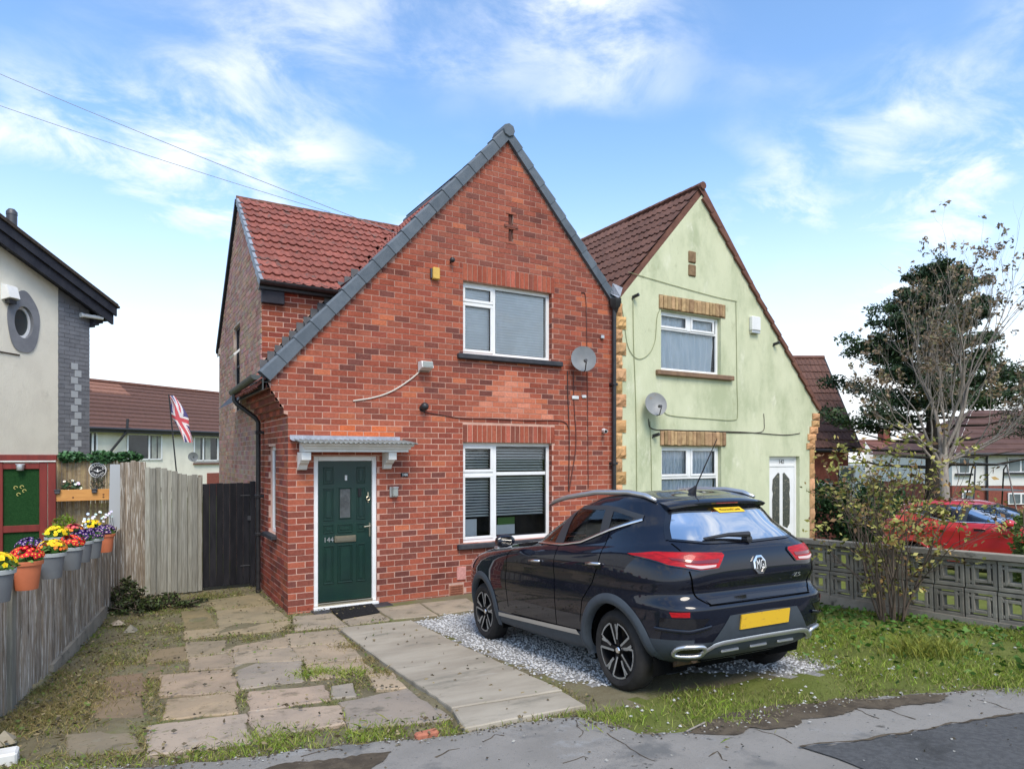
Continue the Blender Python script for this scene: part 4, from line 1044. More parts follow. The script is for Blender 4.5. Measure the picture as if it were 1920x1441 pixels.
slope_quad(groof, (11.43, .0, 3.19), (11.43, 4.4, 3.19), (GA[0], 4.4, 7.41), (GA[0], .0, 7.41))
slope_quad(groof, (5.63, 1.86, 4.93), (11.26, 1.86, 4.93), (11.26, 4.378, 7.085), (5.63, 4.378, 7.085))
slope_quad(groof, (11.26, 7.335, 4.59), (5.63, 7.335, 4.59), (5.63, 4.378, 7.085), (11.26, 4.378, 7.085))
groof = groof.build('roof', M['barge_brown'], gh)
a = math.atan(KR)
tile_roof(groof, (5.60, 4.5, 4.97), (0, -1, 0), (math.cos(a), 0, math.sin(a)), 15, 10, .302, .315, M['tile_brown'], lambda p: True, 160, seed=8)
a = math.atan(KL)
tile_roof(groof, (11.46, -.05, 3.17), (0, 1, 0), (-math.cos(a), 0, math.sin(a)), 7, 17, .30, .331, M['tile_brown'], lambda p: True, 110, seed=9)
rg = MB()
for i in range(15): rg.tube([(GA[0], -.04 + i * .30, 7.435), (GA[0], -.04 + i * .30 + .305, 7.43)], .075, 10)
rg.build('ridge', M['barge_brown'], gh)
uc = MB()
for j in range(16):
    d_ = Vector((-1, 0, KL)).normalized(); n_ = Vector((KL, 0, 1)).normalized(); c_ = Vector((11.44, 0, 3.19)) + d_ * (.336 * (j + .5))
    uc.obox(c_ + Vector((0, -.045, 0)) + n_ * .0, d_ * .172 + n_ * -.014, (0, .03, 0), n_ * .042)
uc.build('verge_edge', M['barge_brown'], gh)
sh = MB(); sh.box(5.63, 11.26, 7.2, 7.25, -.1, 4.7); sh.box(11.24, 11.262, 2.0, 7.2, -3, 4.9); sh.box(11.24, 11.262, .0, 2.0, -3, 2.72); sh.build('rear_wall', M['render_green'], gh)
sh = MB(); sh.box(11.27, 11.44, .0, 2.0, 3.02, 3.06); sh.add([(11.25, .02, 2.72), (11.45, .02, 3.06), (11.45, 2.0, 3.06), (11.25, 2.0, 2.72)], [(0, 1, 2, 3)]); sh.build('eaves_soffit', M['barge_brown'], gh)
# ---------------------------------------------------------------- cars
M['paint_black'] = mat('paint_black', (.004, .006, .014), rough=.5, spec=.08, coat=1.0, coatr=.015)
M['paint_red'] = mat('paint_red', (.50, .012, .018), rough=.35, spec=.5, coat=1.0, coatr=.03)
M['cladding'] = mat('cladding', (.050, .062, .075), (.042, .052, .063), 9, .55, .4)
M['cladding_dark'] = mat('cladding_dark', (.022, .024, .028), rough=.5, spec=.4)
M['tyre'] = mat('tyre', (.024, .022, .021), (.034, .031, .029), 9, .8, .25, bump=(40, .2))
M['alloy_dark'] = mat('alloy_dark', (.02, .02, .022), rough=.35, metal=.5)
M['alloy_cut'] = mat('alloy_cut', (.78, .78, .76), rough=.4, metal=.6)
M['car_silver'] = mat('car_silver', (.60, .61, .62), rough=.3, metal=.85)
M['car_glass'] = glass('car_glass', (.86, .88, .88), .02)
M['car_glass_plain'] = glass('car_glass_plain', (.62, .64, .64), -.02)
M['car_glass_rear'] = glass('car_glass_rear', (.45, .46, .47), .27, 1.7)
M['car_glass_dark'] = glass('car_glass_dark', (.10, .11, .11), .10)
M['black_gloss'] = mat('black_gloss', (.006, .006, .008), rough=.12, spec=.5, coat=.6)
M['pillar_black'] = mat('pillar_black', (.035, .038, .042), rough=.45, spec=.4)
M['shut_line'] = mat('shut_line', (.002, .002, .002), rough=.9, spec=0)
M['lamp_red'] = mat('lamp_red', (.46, .006, .010), (.26, .003, .007), 14, .4, .2, coat=.25, coatr=.06, stretch=(1, 1, 6))
M['lamp_red_dark'] = mat('lamp_red_dark', (.16, .003, .006), rough=.15, coat=1.0)
M['lamp_clear'] = mat('lamp_clear', (.62, .45, .42), rough=.2, coat=.6)
M['headlamp'] = mat('headlamp', (.45, .47, .5), rough=.08, spec=.7, coat=1.0)
M['plate_yellow'] = mat('plate_yellow', (.72, .44, .03), rough=.45, stains=(((.50, .27, .05), 14, .56, .70),), coords='object', stretch=(1, 1, 2))
M['sticker_yellow'] = mat('sticker_yellow', (.80, .52, .03), rough=.5)
M['seat_cloth'] = mat('seat_cloth', (.045, .045, .048), rough=.9)
M['child_seat'] = mat('child_seat', (.45, .02, .03), rough=.7)
M['paper'] = mat('paper', (.70, .71, .73), rough=.6)
M['liner'] = mat('liner', (.006, .006, .006), rough=.95, spec=.05)

# rows of the body shell: tail x, nose x, half width, corner exponents, heights at tail / middle / nose
SUV_ROWS = [
    (-0.52, 3.22, 0.76, 5, 4, 0.27, 0.22, 0.24),
    (-0.66, 3.38, 0.85, 6, 4, 0.34, 0.265, 0.28),
    (-0.735, 3.45, 0.885, 7, 4, 0.44, 0.36, 0.4),
    (-0.775, 3.49, 0.897, 7, 4, 0.56, 0.5, 0.55),
    (-0.79, 3.48, 0.902, 7, 4, 0.68, 0.62, 0.66),
    (-0.785, 3.47, 0.903, 7, 4, 0.735, 0.7, 0.72),
    (-0.735, 3.46, 0.9, 7, 4, 0.785, 0.78, 0.78),
    (-0.715, 3.45, 0.897, 7, 4, 0.835, 0.84, 0.82),
    (-0.745, 3.4, 0.899, 7, 3.8, 0.9, 0.91, 0.87),
    (-0.76, 3.36, 0.901, 6.5, 3.6, 0.955, 0.965, 0.905),
    (-0.755, 3.25, 0.893, 6, 3.4, 1.04, 1.02, 0.95),
    (-0.735, 2.95, 0.872, 5.4, 3.2, 1.12, 1.075, 1.01),
    (-0.69, 2.42, 0.846, 4.6, 3.0, 1.185, 1.125, 1.07),
    (-0.64, 1.92, 0.818, 4.0, 3.0, 1.235, 1.165, 1.105),
    (-0.56, 1.66, 0.772, 3.4, 3.0, 1.325, 1.27, 1.22),
    (-0.48, 1.36, 0.722, 3.4, 3.0, 1.41, 1.39, 1.35),
    (-0.405, 1.06, 0.665, 3.4, 3.0, 1.482, 1.5, 1.475),
    (-0.37, 0.92, 0.625, 3.4, 3.0, 1.518, 1.556, 1.53),
    (-0.33, 0.82, 0.56, 3.4, 3.0, 1.545, 1.594, 1.565),
    (-0.28, 0.72, 0.36, 3, 3, 1.562, 1.618, 1.592),
    (-0.22, 0.62, 0.0, 3, 3, 1.57, 1.626, 1.6)]
HATCH_ROWS = [(a, b, c * .985, d, e, f * .97 if f < .95 else .92 + (f - .95) * .86, g * .97 if g < .95 else .92 + (g - .95) * .86, h * .97 if h < .95 else .92 + (h - .95) * .86) for (a, b, c, d, e, f, g, h) in SUV_ROWS]
def body_grid(rows, nth=150, sub=4):
    R_ = np.array(rows, float); n = len(R_)
    # Catmull-Rom between rows
    P = np.vstack([2 * R_[0] - R_[1], R_, 2 * R_[-1] - R_[-2]]); out = []
    for i in range(n - 1):
        p0, p1, p2, p3 = P[i], P[i + 1], P[i + 2], P[i + 3]
        for k in range(sub):
            t = k / sub
            out.append(.5 * ((2 * p1) + (-p0 + p2) * t + (2 * p0 - 5 * p1 + 4 * p2 - p3) * t * t + (-p0 + 3 * p1 - 3 * p2 + p3) * t ** 3))
    out.append(R_[-1]); out = np.array(out); out[:, 2] = np.maximum(out[:, 2], 0)
    def curve(row, th):
        xr, xf, w, nr, nf = row[:5]; xm, hl = (xr + xf) / 2, (xf - xr) / 2
        c, s = np.cos(th), np.sin(th); e = np.where(c > 0, 2 / nf, 2 / nr)
        return xm + hl * np.sign(c) * np.abs(c) ** e, w * np.abs(s) ** e
    th = np.linspace(0, math.pi, 20001); x, y = curve(R_[4], th)
    d = np.concatenate([[0], np.cumsum(np.hypot(np.diff(x), np.diff(y)))]); ths = np.interp(np.linspace(0, d[-1], nth + 1), d, th)
    V = np.zeros((len(out), nth + 1, 3))
    for j, row in enumerate(out):
        x, y = curve(row, ths); t = (x - row[0]) / max(row[1] - row[0], 1e-6)
        sm = lambda q: np.clip(q, 0, 1) ** 2 * (3 - 2 * np.clip(q, 0, 1))
        a, b = sm(t / .42), sm((t - .55) / .45)
        z = row[5] * (1 - a) + row[6] * a; z = z * (1 - b) + row[7] * b
        z += .035 * b * (1 - (y / max(row[2], .01)) ** 2) * np.clip((row[6] - .95) / .12, 0, 1) * np.clip((1.25 - row[6]) / .1, 0, 1)
        V[j, :, 0], V[j, :, 1], V[j, :, 2] = x, y, z
    return V
def make_car(root, rows, paint, suv):
    CG = M['car_glass'] if suv else M['car_glass_plain']
    V = body_grid(rows); nj, ni = V.shape[:2]
    full = np.concatenate([V, (V * np.array((1, -1, 1)))[:, ::-1][:, 1:-1]], axis=1); nc = full.shape[1]
    # normals of the complete shell, so that the separate panels still shade as one surface
    du_ = np.roll(full, -1, 1) - np.roll(full, 1, 1); dv2 = np.gradient(full, axis=0)
    nrm = np.cross(du_, dv2); nrm /= np.maximum(np.linalg.norm(nrm, axis=2, keepdims=True), 1e-9)
    nrm[-1] = (0, 0, 1)
    cen = full.mean(axis=(0, 1)); 
    if (nrm[nj // 3] * (full[nj // 3] - cen)).sum() < 0: nrm = -nrm
    faces = [(j * nc + i, j * nc + (i + 1) % nc, (j + 1) * nc + (i + 1) % nc, (j + 1) * nc + i) for j in range(nj - 1) for i in range(nc)]
    fv = full.reshape(-1, 3); fn = nrm.reshape(-1, 3)
    bvh = BVHTree.FromPolygons([tuple(p) for p in fv], faces)
    def proj_(p, axis, sgn):
        d = Vector((0, 0, 0)); d[axis] = -sgn; o = Vector(p); o[axis] = 6 * sgn
        h = bvh.ray_cast(o, d)
        return (h[0], h[1] if h[1].dot(d) < 0 else -h[1]) if h[0] is not None else (Vector(p), -d)
    WH = [(0.0, .325), (2.585, .325)]
    c4 = (fv[[f[0] for f in faces]] + fv[[f[2] for f in faces]]) / 2; n4 = fn[[f[0] for f in faces]]
    lower = [(1.74, 1.155), (.80, 1.168), (.52, 1.197), (.13, 1.312), (-.20, 1.393)]
    upper = [(1.74, 1.165), (1.66, 1.245), (1.35, 1.405), (.98, 1.498), (.28, 1.486), (.10, 1.465), (-.20, 1.397)]
    side_win = upper + [(.13, 1.305), (.52, 1.19), (.80, 1.162), (1.74, 1.15)]
    if not suv:
        q = lambda L: [(a, .92 + (z - .95) * .86) for a, z in L]
        side_win, lower, upper = q(side_win), q(lower), q(upper)
    zs_ = (lambda z: z) if suv else (lambda z: .92 + (z - .95) * .86)
    rear_win = [(.60, zs_(1.245)), (.475, zs_(1.455)), (-.475, zs_(1.455)), (-.60, zs_(1.245)), (-.3, zs_(1.205)), (.3, zs_(1.205))]
    front_win = [(.66, zs_(1.17)), (.50, zs_(1.47)), (-.50, zs_(1.47)), (-.66, zs_(1.17))]
    sidem = np.abs(n4[:, 1]) > .5
    in_side = sidem & inside(c4[:, 0], c4[:, 2], side_win) & (np.abs(c4[:, 1]) > .4)
    in_rear = (n4[:, 0] < -.35) & inside(c4[:, 1], c4[:, 2], rear_win) & (c4[:, 0] < 0)
    in_fr = (n4[:, 0] > .3) & inside(c4[:, 1], c4[:, 2], front_win) & (c4[:, 0] > .7)
    arch = np.zeros(len(faces), bool)
    for (wx, wz) in WH: arch |= (np.hypot(c4[:, 0] - wx, c4[:, 2] - wz) < .405) & (np.abs(c4[:, 1]) > .45) & (c4[:, 2] < .8)
    hole = in_side | in_rear | in_fr | arch
    cl_z = np.where(c4[:, 0] < -.42, .50 - .06 * np.clip((.75 - np.abs(c4[:, 1])) / .4, 0, 1), np.where(c4[:, 0] > 2.95, .36, .40))
    low = (c4[:, 2] < cl_z) & ~hole
    def sub(mask, name, material, inset=0.0):
        idx = [faces[k] for k in np.nonzero(mask)[0]]; used = sorted({i for f in idx for i in f}); mp = {o: n for n, o in enumerate(used)}
        mb = MB(); mb.add([tuple(fv[i]) for i in used], [tuple(mp[i] for i in f) for f in idx]); o = mb.build(name, material, root, smooth=True)
        o.data.normals_split_custom_set_from_vertices([tuple(fn[i]) for i in used])
        return o
    # doors: their own meshes cut from the shell
    d_front = sidem & (c4[:, 0] > .87) & (c4[:, 0] < 1.86) & (c4[:, 2] > .40) & (c4[:, 2] < zs_(1.20)) & ~hole
    d_rear = sidem & (c4[:, 0] > .13) & (c4[:, 0] <= .87) & (c4[:, 2] > .40) & (c4[:, 2] < zs_(1.32)) & ~hole & (np.hypot(c4[:, 0], c4[:, 2] - .325) > .48)
    gate = (n4[:, 0] < -.25) & (np.abs(c4[:, 1]) < .60) & (c4[:, 2] > .74) & (c4[:, 2] < zs_(1.46)) & (c4[:, 0] < 0) & ~hole
    rest = ~hole & ~low & ~d_front & ~d_rear & ~gate
    sub(rest, 'body', paint)
    cl = sub(low, 'lower_cladding', M['cladding'] if suv else M['cladding_dark'])
    doors = {}
    for s in (1, -1):
        m = (c4[:, 1] * s > 0)
        doors['f', s] = sub(d_front & m, 'front_door', paint); doors['r', s] = sub(d_rear & m, 'rear_door', paint)
    tail = sub(gate, 'tailgate', paint)
    def resample(L, n):
        P = np.array(L, float); d = np.concatenate([[0], np.cumsum(np.linalg.norm(np.diff(P, axis=0), axis=1))])
        t = np.linspace(0, d[-1], n); return np.stack([np.interp(t, d, P[:, k]) for k in range(P.shape[1])], 1)
    def patch(name, A, B, axis, sgn, off, material, parent=root, n=24, m=8, thick=0.0):
        """skin patch between two outlines given in side view (x,z), rear view (y,z) or top view (x,y)"""
        a, b = resample(A, n), resample(B, n); v = []
        for j in range(m + 1):
            for i in range(n):
                q = a[i] * (1 - j / m) + b[i] * (j / m)
                p = {0: (0, q[0], q[1]), 1: (q[0], 0, q[1]), 2: (q[0], q[1], 0)}[axis]
                h, nn_ = proj_(p, axis, sgn); v.append(h + nn_ * off)
        f = [(j * n + i, j * n + i + 1, (j + 1) * n + i + 1, (j + 1) * n + i) for j in range(m) for i in range(n - 1)]
        mb = MB(); mb.add(v, f); o = mb.build(name, material, parent, smooth=True); 
        return o
    def ribbon(name, L, axis, sgn, w, off, material, parent=root, n=40, raise_=0.0):
        P = resample(L, n); mb = MB(); pts = []
        for q in P:
            p = {0: (0, q[0], q[1]), 1: (q[0], 0, q[1]), 2: (q[0], q[1], 0)}[axis]; h, nn_ = proj_(p, axis, sgn); pts.append((h, nn_))
        v = []
        for i, (h, nn_) in enumerate(pts):
            d = (pts[min(i + 1, n - 1)][0] - pts[max(i - 1, 0)][0]).normalized(); s = d.cross(nn_).normalized() * w / 2
            v += [h + nn_ * off - s, h + nn_ * (off + raise_), h + nn_ * off + s]
        f = []
        for i in range(n - 1): f += [(i * 3, i * 3 + 1, i * 3 + 4, i * 3 + 3), (i * 3 + 1, i * 3 + 2, i * 3 + 5, i * 3 + 4)]
        mb.add(v, f); return mb.build(name, material, parent, smooth=True)
    for s in (1, -1):
        # door windows with black surround, pillar covers and belt chrome
        def clipx(L, a, b):
            P = resample(L, 120); return [tuple(p) for p in P if a <= p[0] <= b]
        sur = ribbon('window_surround', upper, 1, s, .045, .006, M['pillar_black'], n=60, raise_=.002)
        ribbon('window_sill_trim', lower, 1, s, .030, .006, M['black_gloss'], sur, n=60)
        ribbon('belt_chrome', [(x, z - .012) for x, z in lower] if suv else [(x, z - .01) for x, z in lower], 1, s, .020, .009, M['chrome'], sur, n=60, raise_=.004)
        patch('front_window', clipx(lower, .92, 1.74), clipx(upper, .92, 1.74), 1, s, .004, CG, doors['f', s])
        patch('rear_window', clipx(lower, .25, .83), clipx(upper, .25, .83), 1, s, .004, CG, doors['r', s])
        patch('quarter_window', clipx(lower, -.195, .17), clipx(upper, -.195, .17), 1, s, .004, CG, root)
        for (a, b, c, d, za, zb, zt) in ((.80, .96, .80, .94, 1.17, 1.165, 1.503), (.15, .27, .16, .28, 1.31, 1.272, 1.482)):
            patch('pillar_cover', [(a, zs_(za)), (b, zs_(zb))], [(c, zs_(zt)), (d, zs_(zt))], 1, s, .008, M['pillar_black'], root, 8, 10)
        # shut lines
        for L in ([(1.86, .47), (1.90, .75), (1.84, 1.05), (1.62, zs_(1.17))], [(.87, .40), (.87, .8), (.87, zs_(1.17))], [(.46, .50), (.40, .70), (.24, .86), (.15, 1.0), (.13, zs_(1.30))], [(1.80, .405), (.46, .425)]):
            ribbon('shut_line', L, 1, s, .008, .0015, M['shut_line'], root, 30)
        # handles
        for key, hx, hz in (('f', 1.21, .985), ('r', .20, 1.015)):
            cup = ribbon('handle_recess', [(hx + .09, hz - .012), (hx - .10, hz - .010)], 1, s, .05, .002, M['black_gloss'], doors[key, s], 10)
            a_, na = proj_((hx + .09, 0, hz), 1, s); b_, nb = proj_((hx - .10, 0, hz + .006), 1, s); m_, nm = proj_((hx, 0, hz + .004), 1, s)
            mb = MB(); mb.tube([a_ + na * .004, a_ + na * .022, m_ + nm * .032, b_ + nb * .022, b_ + nb * .004], [.010, .012, .013, .012, .010], 8); mb.build('handle', M['chrome'] if suv else paint, doors[key, s], smooth=True)
        # wheel arch trim
        for wx, wz in WH:
            t0, t1 = (math.radians(-14), math.radians(192)); n = 40; v = []
            for i in range(n + 1):
                th = t0 + (t1 - t0) * i / n
                for (r_, o_) in ((.385, -.05), (.388, .018), (.43, .022), (.468 if suv else .43, .004)):
                    x, z = wx + r_ * math.cos(th), wz + r_ * math.sin(th); zq = max(z, .265)
                    h, nn_ = proj_((x, 0, zq), 1, s); v.append((x, h.y + s * o_, z if z > .2 else zq))
            f = [(i * 4 + k, i * 4 + k + 1, i * 4 + 5 + k, i * 4 + 4 + k) for i in range(n) for k in range(3)]
            mb = MB(); mb.add(v, f); mb.build('arch_trim', M['cladding'] if suv else paint, root, smooth=True)
            mb = MB(); prof = [(.41, s * .80), (.41, s * .45), (0.02, s * .45)]
            vv = []; 
            for (r_, yy) in prof:
                for i in range(25):
                    th = math.radians(-20) + math.radians(220) * i / 24; vv.append((wx + r_ * math.cos(th), yy, wz + r_ * math.sin(th)))
            mb.add(vv, [(j * 25 + i, j * 25 + i + 1, j * 25 + 26 + i, j * 25 + 25 + i) for j in range(2) for i in range(24)]); mb.build('wheel_liner', M['liner'], root)
        if suv:
            sill = patch('sill_trim', [(2.10, .385), (.52, .425)], [(2.12, .345), (.47, .385)], 1, s, .012, M['car_silver'], cl, 20, 2)
            ribbon('side_crease', [(1.9, .88), (1.0, .90), (.2, .935)], 1, s, .006, .001, M['black_gloss'], root, 30)
            # roof rail
            P = [(1.40, .60, 1.525), (1.28, .605, 1.565), (1.05, .60, 1.600), (.56, .585, 1.630), (.10, .57, 1.612), (-.12, .56, 1.578), (-.24, .555, 1.535)]
            mb = MB(); mb.tube([(x, y * s, z) for x, y, z in P], [.014, .022, .024, .024, .024, .022, .015], 8); mb.build('roof_rail', M['car_silver'], root, smooth=True)
        # mirror
        mb = MB(); mz = zs_(1.17); prof = [(1.62, .01), (1.66, .055), (1.72, .075), (1.80, .078), (1.87, .055), (1.90, .01)]
        v = []; rings = [(.86, .35), (.90, .8), (.97, 1.0), (1.04, .95), (1.075, .6)]
        for (yy, k) in rings:
            for i in range(12):
                th = 2 * math.pi * i / 12; v.append((1.73 - .05 * (yy - .9) * 3 + (.085 if math.cos(th) > 0 else .05) * k * math.cos(th), yy * s, mz + .072 * k * math.sin(th)))
        f = [(j * 12 + i, j * 12 + (i + 1) % 12, j * 12 + 12 + (i + 1) % 12, j * 12 + 12 + i) for j in range(4) for i in range(12)] + [tuple(range(12)), tuple(range(48, 60))]
        mb.add(v, f); mir = mb.build('door_mirror', paint, root, smooth=50)
        mb = MB(); mb.obox((1.666, .985 * s, mz), (.003, 0, 0), (0, .058, 0), (0, 0, .045)); mb.build('mirror_glass', M['car_glass_dark'], mir)
        mb = MB(); mb.bevbox(1.70, 1.80, min(.90 * s, 1.07 * s), max(.90 * s, 1.07 * s), mz - .082, mz - .05, .01); mb.build('mirror_base', M['car_silver'] if suv else M['black_gloss'], mir)
        # tail lamp
        lamp_u = [(.838, zs_(1.120)), (.78, zs_(1.138)), (.60, zs_(1.130)), (.36, zs_(1.118))]; lamp_l = [(.838, zs_(1.110)), (.76, zs_(1.045)), (.58, zs_(1.005)), (.42, zs_(1.012)), (.345, zs_(1.10))]
        T = lambda L: [(y * s, z) for y, z in L]
        lp = patch('tail_lamp', T(lamp_u), T(lamp_l), 0, -1, .012, M['lamp_red'], root, 30, 8)
        ribbon('lamp_edge', T(lamp_u + lamp_l[::-1]), 0, -1, .018, .010, M['black_gloss'], lp, 60)
        patch('lamp_band', T([(.745, zs_(1.095)), (.60, zs_(1.072)), (.40, zs_(1.075))]), T([(.73, zs_(1.078)), (.60, zs_(1.05)), (.42, zs_(1.048))]), 0, -1, .0155, M['lamp_red_dark'], lp, 16, 2)
        patch('reverse_lamp', T([(.68, zs_(1.045)), (.58, zs_(1.034)), (.44, zs_(1.036))]), T([(.67, zs_(1.032)), (.58, zs_(1.012)), (.45, zs_(1.020))]), 0, -1, .016, M['lamp_clear'], lp, 14, 2)
        # nose lamps
        patch('headlight', T([(.40, .90), (.60, .93), (.80, .93)]), T([(.42, .80), (.60, .79), (.82, .80)]), 0, 1, .008, M['headlamp'], root, 16, 4)
    patch('grille', [(-.40, .86), (.40, .86)], [(-.34, .52), (.34, .52)], 0, 1, .008, M['black_gloss'], root, 16, 6)
    ws = patch('windscreen', [(-.70, zs_(1.15)), (0, zs_(1.165)), (.70, zs_(1.15))], [(-.53, zs_(1.485)), (0, zs_(1.495)), (.53, zs_(1.485))], 0, 1, .004, CG, root, 24, 10)
    ru, rl = [(.50, zs_(1.470)), (0, zs_(1.485)), (-.50, zs_(1.470))], [(.655, zs_(1.225)), (.45, zs_(1.195)), (0, zs_(1.185)), (-.45, zs_(1.195)), (-.655, zs_(1.225))]
    rw = patch('rear_screen', ru, rl, 0, -1, .004, M['car_glass_rear'], tail, 30, 10)
    ribbon('screen_surround', [(.655, zs_(1.225))] + [(.58, zs_(1.34)), (.50, zs_(1.47))], 0, -1, .05, .007, M['black_gloss'], rw, 20); ribbon('screen_surround', [(-.655, zs_(1.225)), (-.58, zs_(1.34)), (-.50, zs_(1.47))], 0, -1, .05, .007, M['black_gloss'], rw, 20)
    ribbon('screen_surround', rl, 0, -1, .022, .007, M['black_gloss'], rw, 40)
    # roof spoiler
    v = []; n = 17
    for (dx, dz, k) in ((-.20, 1.562, .50), (-.34, 1.548, .53), (-.46, 1.520, .545), (-.475, 1.505, .545), (-.46, 1.487, .53), (-.36, 1.475, .52), (-.30, 1.47, .50)):
        for i in range(n):
            u = -1 + 2 * i / (n - 1); v.append((dx + .10 * abs(u) ** 3.0, k * u, zs_(dz - .012 * u * u - (.018 * abs(u) ** 4))))
    mb = MB(); mb.add(v, [(j * n + i, j * n + i + 1, (j + 1) * n + i + 1, (j + 1) * n + i) for j in range(6) for i in range(n - 1)] + [tuple(j * n for j in range(7)), tuple(j * n + n - 1 for j in range(7))[::-1]])
    sp = mb.build('roof_spoiler', paint, root, smooth=35)
    mb = MB(); mb.bevbox(-.472, -.44, -.12, .12, zs_(1.488), zs_(1.498), .003); mb.build('brake_light', M['lamp_red_dark'], sp)
    if suv:
        ribbon('tailgate_line', [(.665, 1.20), (.655, 1.12)], 0, -1, .010, .0015, M['shut_line'], tail, 12)
        for s in (1, -1): ribbon('tailgate_line', [(s * .66, 1.00), (s * .645, .90), (s * .60, .80), (s * .54, .752), (s * .45, .742), (0, .742)], 0, -1, .012, .002, M['shut_line'], tail, 40)
        ribbon('tailgate_line', [(.54, .742), (-.54, .742)], 0, -1, .012, .002, M['shut_line'], tail, 30)
        patch('tailgate_recess', [(.54, .775), (0, .785), (-.54, .775)], [(.52, .748), (0, .752), (-.52, .748)], 0, -1, .004, M['black_gloss'], tail, 20, 2)
        # number plate zone in the bumper
        patch('plate_recess', [(.36, .655), (0, .665), (-.36, .655)], [(.52, .452), (0, .452), (-.52, .452)], 0, -1, .004, M['cladding'], root, 24, 6)
        c, nn_ = proj_((0, 0, .595), 0, -1); mb = MB(); ay, az = Vector((0, .26, 0)), Vector((-.012, 0, .056))
        mb.obox(c + Vector((-.012, 0, 0)), (.006, 0, 0), ay, az); mb.build('number_plate', M['plate_yellow'], root)
        for s in (1, -1):
            T = lambda L: [(y * s, z) for y, z in L]
            patch('reflector', T([(.80, .705), (.70, .708)]), T([(.79, .668), (.70, .670)]), 0, -1, .008, M['lamp_red'], root, 10, 2)
            patch('bumper_vent', T([(.83, .660), (.55, .655)]), T([(.83, .585), (.62, .575)]), 0, -1, .004, M['black_gloss'], root, 12, 3)
            ribbon('vent_fin', T([(.84, .575), (.70, .562), (.54, .59)]), 0, -1, .03, .010, paint, root, 20, .010)
            # exhaust finisher: a flattened bright ring
            ring = [(.095 * math.copysign(abs(math.cos(t)) ** .55, math.cos(t)), .040 * math.copysign(abs(math.sin(t)) ** .7, math.sin(t))) for t in np.linspace(0, 2 * math.pi, 29)]
            pts = []
            for (a, b) in ring:
                yy = s * (.655 + a); zz = .412 + b + .05 * (a if True else 0) * .4; h, nn_ = proj_((0, yy, zz), 0, -1); pts.append(h + nn_ * .012)
            mb = MB(); mb.tube(pts, .017, 8, cap=False); ex = mb.build('exhaust_trim', M['car_silver'], root, smooth=True)
            patch('exhaust_core', T([(.58, .435), (.73, .445)]), T([(.58, .39), (.73, .395)]), 0, -1, .006, M['black_gloss'], ex, 8, 2)
        ribbon('skid_bar', [(.58, .395), (.54, .42), (.49, .447), (.42, .458), (0, .462), (-.42, .458), (-.49, .447), (-.54, .42), (-.58, .395)], 0, -1, .042, .016, M['car_silver'], root, 60, .016)
        for yy in (.30, 0, -.30):
            mb = MB(); h, nn_ = proj_((0, yy, .385), 0, -1); mb.bevbox(h.x - .012, h.x + .02, yy - .09, yy + .09, .368, .39, .006); mb.build('skid_fin', M['car_silver'], root)
        mb = MB(); mb.box(-.42, 2.9, -.62, .62, .22, .30); mb.box(-.35, .4, -.30, .30, .18, .26); mb.box(-.60, -.3, -.5, .5, .30, .34); mb.build('underbody', M['liner'], root)
        mb = MB(); mb.lathe([(.0, -.54), (.12, -.52), (.14, -.30), (.0, -.28)], (0, 0, .25), 'x', 14); 
        mb = MB(); mb.tube([(-.42, .48, .30), (-.55, .52, .31)], .03, 10); mb.tube([(-.40, .36, .31), (-.40, .62, .31)], .075, 12); mb.build('silencer', mat('rust_metal', (.20, .12, .07), (.12, .09, .07), 14, .6, .3, metal=.4), root, smooth=40)
        # octagon badge with MG letters, trunk lettering
        h, nn_ = proj_((0, 0, 1.008), 0, -1); X0 = h.x - .004
        def oct_(r): return [(r * math.cos(math.radians(22.5 + 45 * i)) * .95, 1.008 + r * 1.04 * math.sin(math.radians(22.5 + 45 * i))) for i in range(8)]
        tl = lambda x, p: (x + (p[1] - 1.008) * .10, p[0], p[1])
        mb = MB(); a, b = oct_(.074), oct_(.058)
        mb.add([tl(X0 - .012, p) for p in a] + [tl(X0 - .016, p) for p in b] + [tl(X0 + .01, p) for p in a] + [tl(X0 - .006, p) for p in b],
               [(i, (i + 1) % 8, 8 + (i + 1) % 8, 8 + i) for i in range(8)] + [(16 + i, 16 + (i + 1) % 8, (i + 1) % 8, i) for i in range(8)] + [(8 + i, 8 + (i + 1) % 8, 24 + (i + 1) % 8, 24 + i) for i in range(8)])
        badge = mb.build('badge', M['chrome'], root)
        mb = MB(); mb.add([tl(X0 - .005, p) for p in oct_(.06)], [tuple(range(8))]); mb.build('badge_field', M['black_gloss'], badge)
        v, f = text_mb('MG', .088, .006); mb = MB(); mb.add([(X0 - .012 - p[2] + p[1] * .10, -p[0] * .62, 1.008 + p[1] * 1.15) for p in v], f); mb.build('badge_letters', M['chrome'], badge)
        h, nn_ = proj_((0, -.44, .895), 0, -1); v, f = text_mb('ZS', .052, .003); mb = MB(); mb.add([(h.x - .004 - p[2], -.44 - p[0] * 1.5, .895 + p[1] * .8) for p in v], f); mb.build('trunk_letters', M['chrome'], root)
        # wiper
        pa, na = proj_((0, .03, 1.205), 0, -1); pts = [pa + na * .03 + Vector((0, -.02, .0))]; 
        pb_, nb = proj_((0, .22, 1.222), 0, -1); pc, ncc = proj_((0, .44, 1.215), 0, -1)
        mb = MB(); mb.tube([pa + na * .02, pa + na * .05, pb_ + nb * .035, pc + ncc * .018], [.030, .026, .016, .009], 8); mb.lathe([(.0, -.05), (.03, -.045), (.032, .0)], (pa.x - .0, pa.y, pa.z), 'x', 10); mb.build('rear_wiper', M['black_plastic'], tail, smooth=40)
        st = patch('dealer_sticker', [(.13, 1.452), (-.16, 1.452)], [(.10, 1.412), (-.19, 1.412)], 0, -1, .008, M['sticker_yellow'], tail, 10, 3)
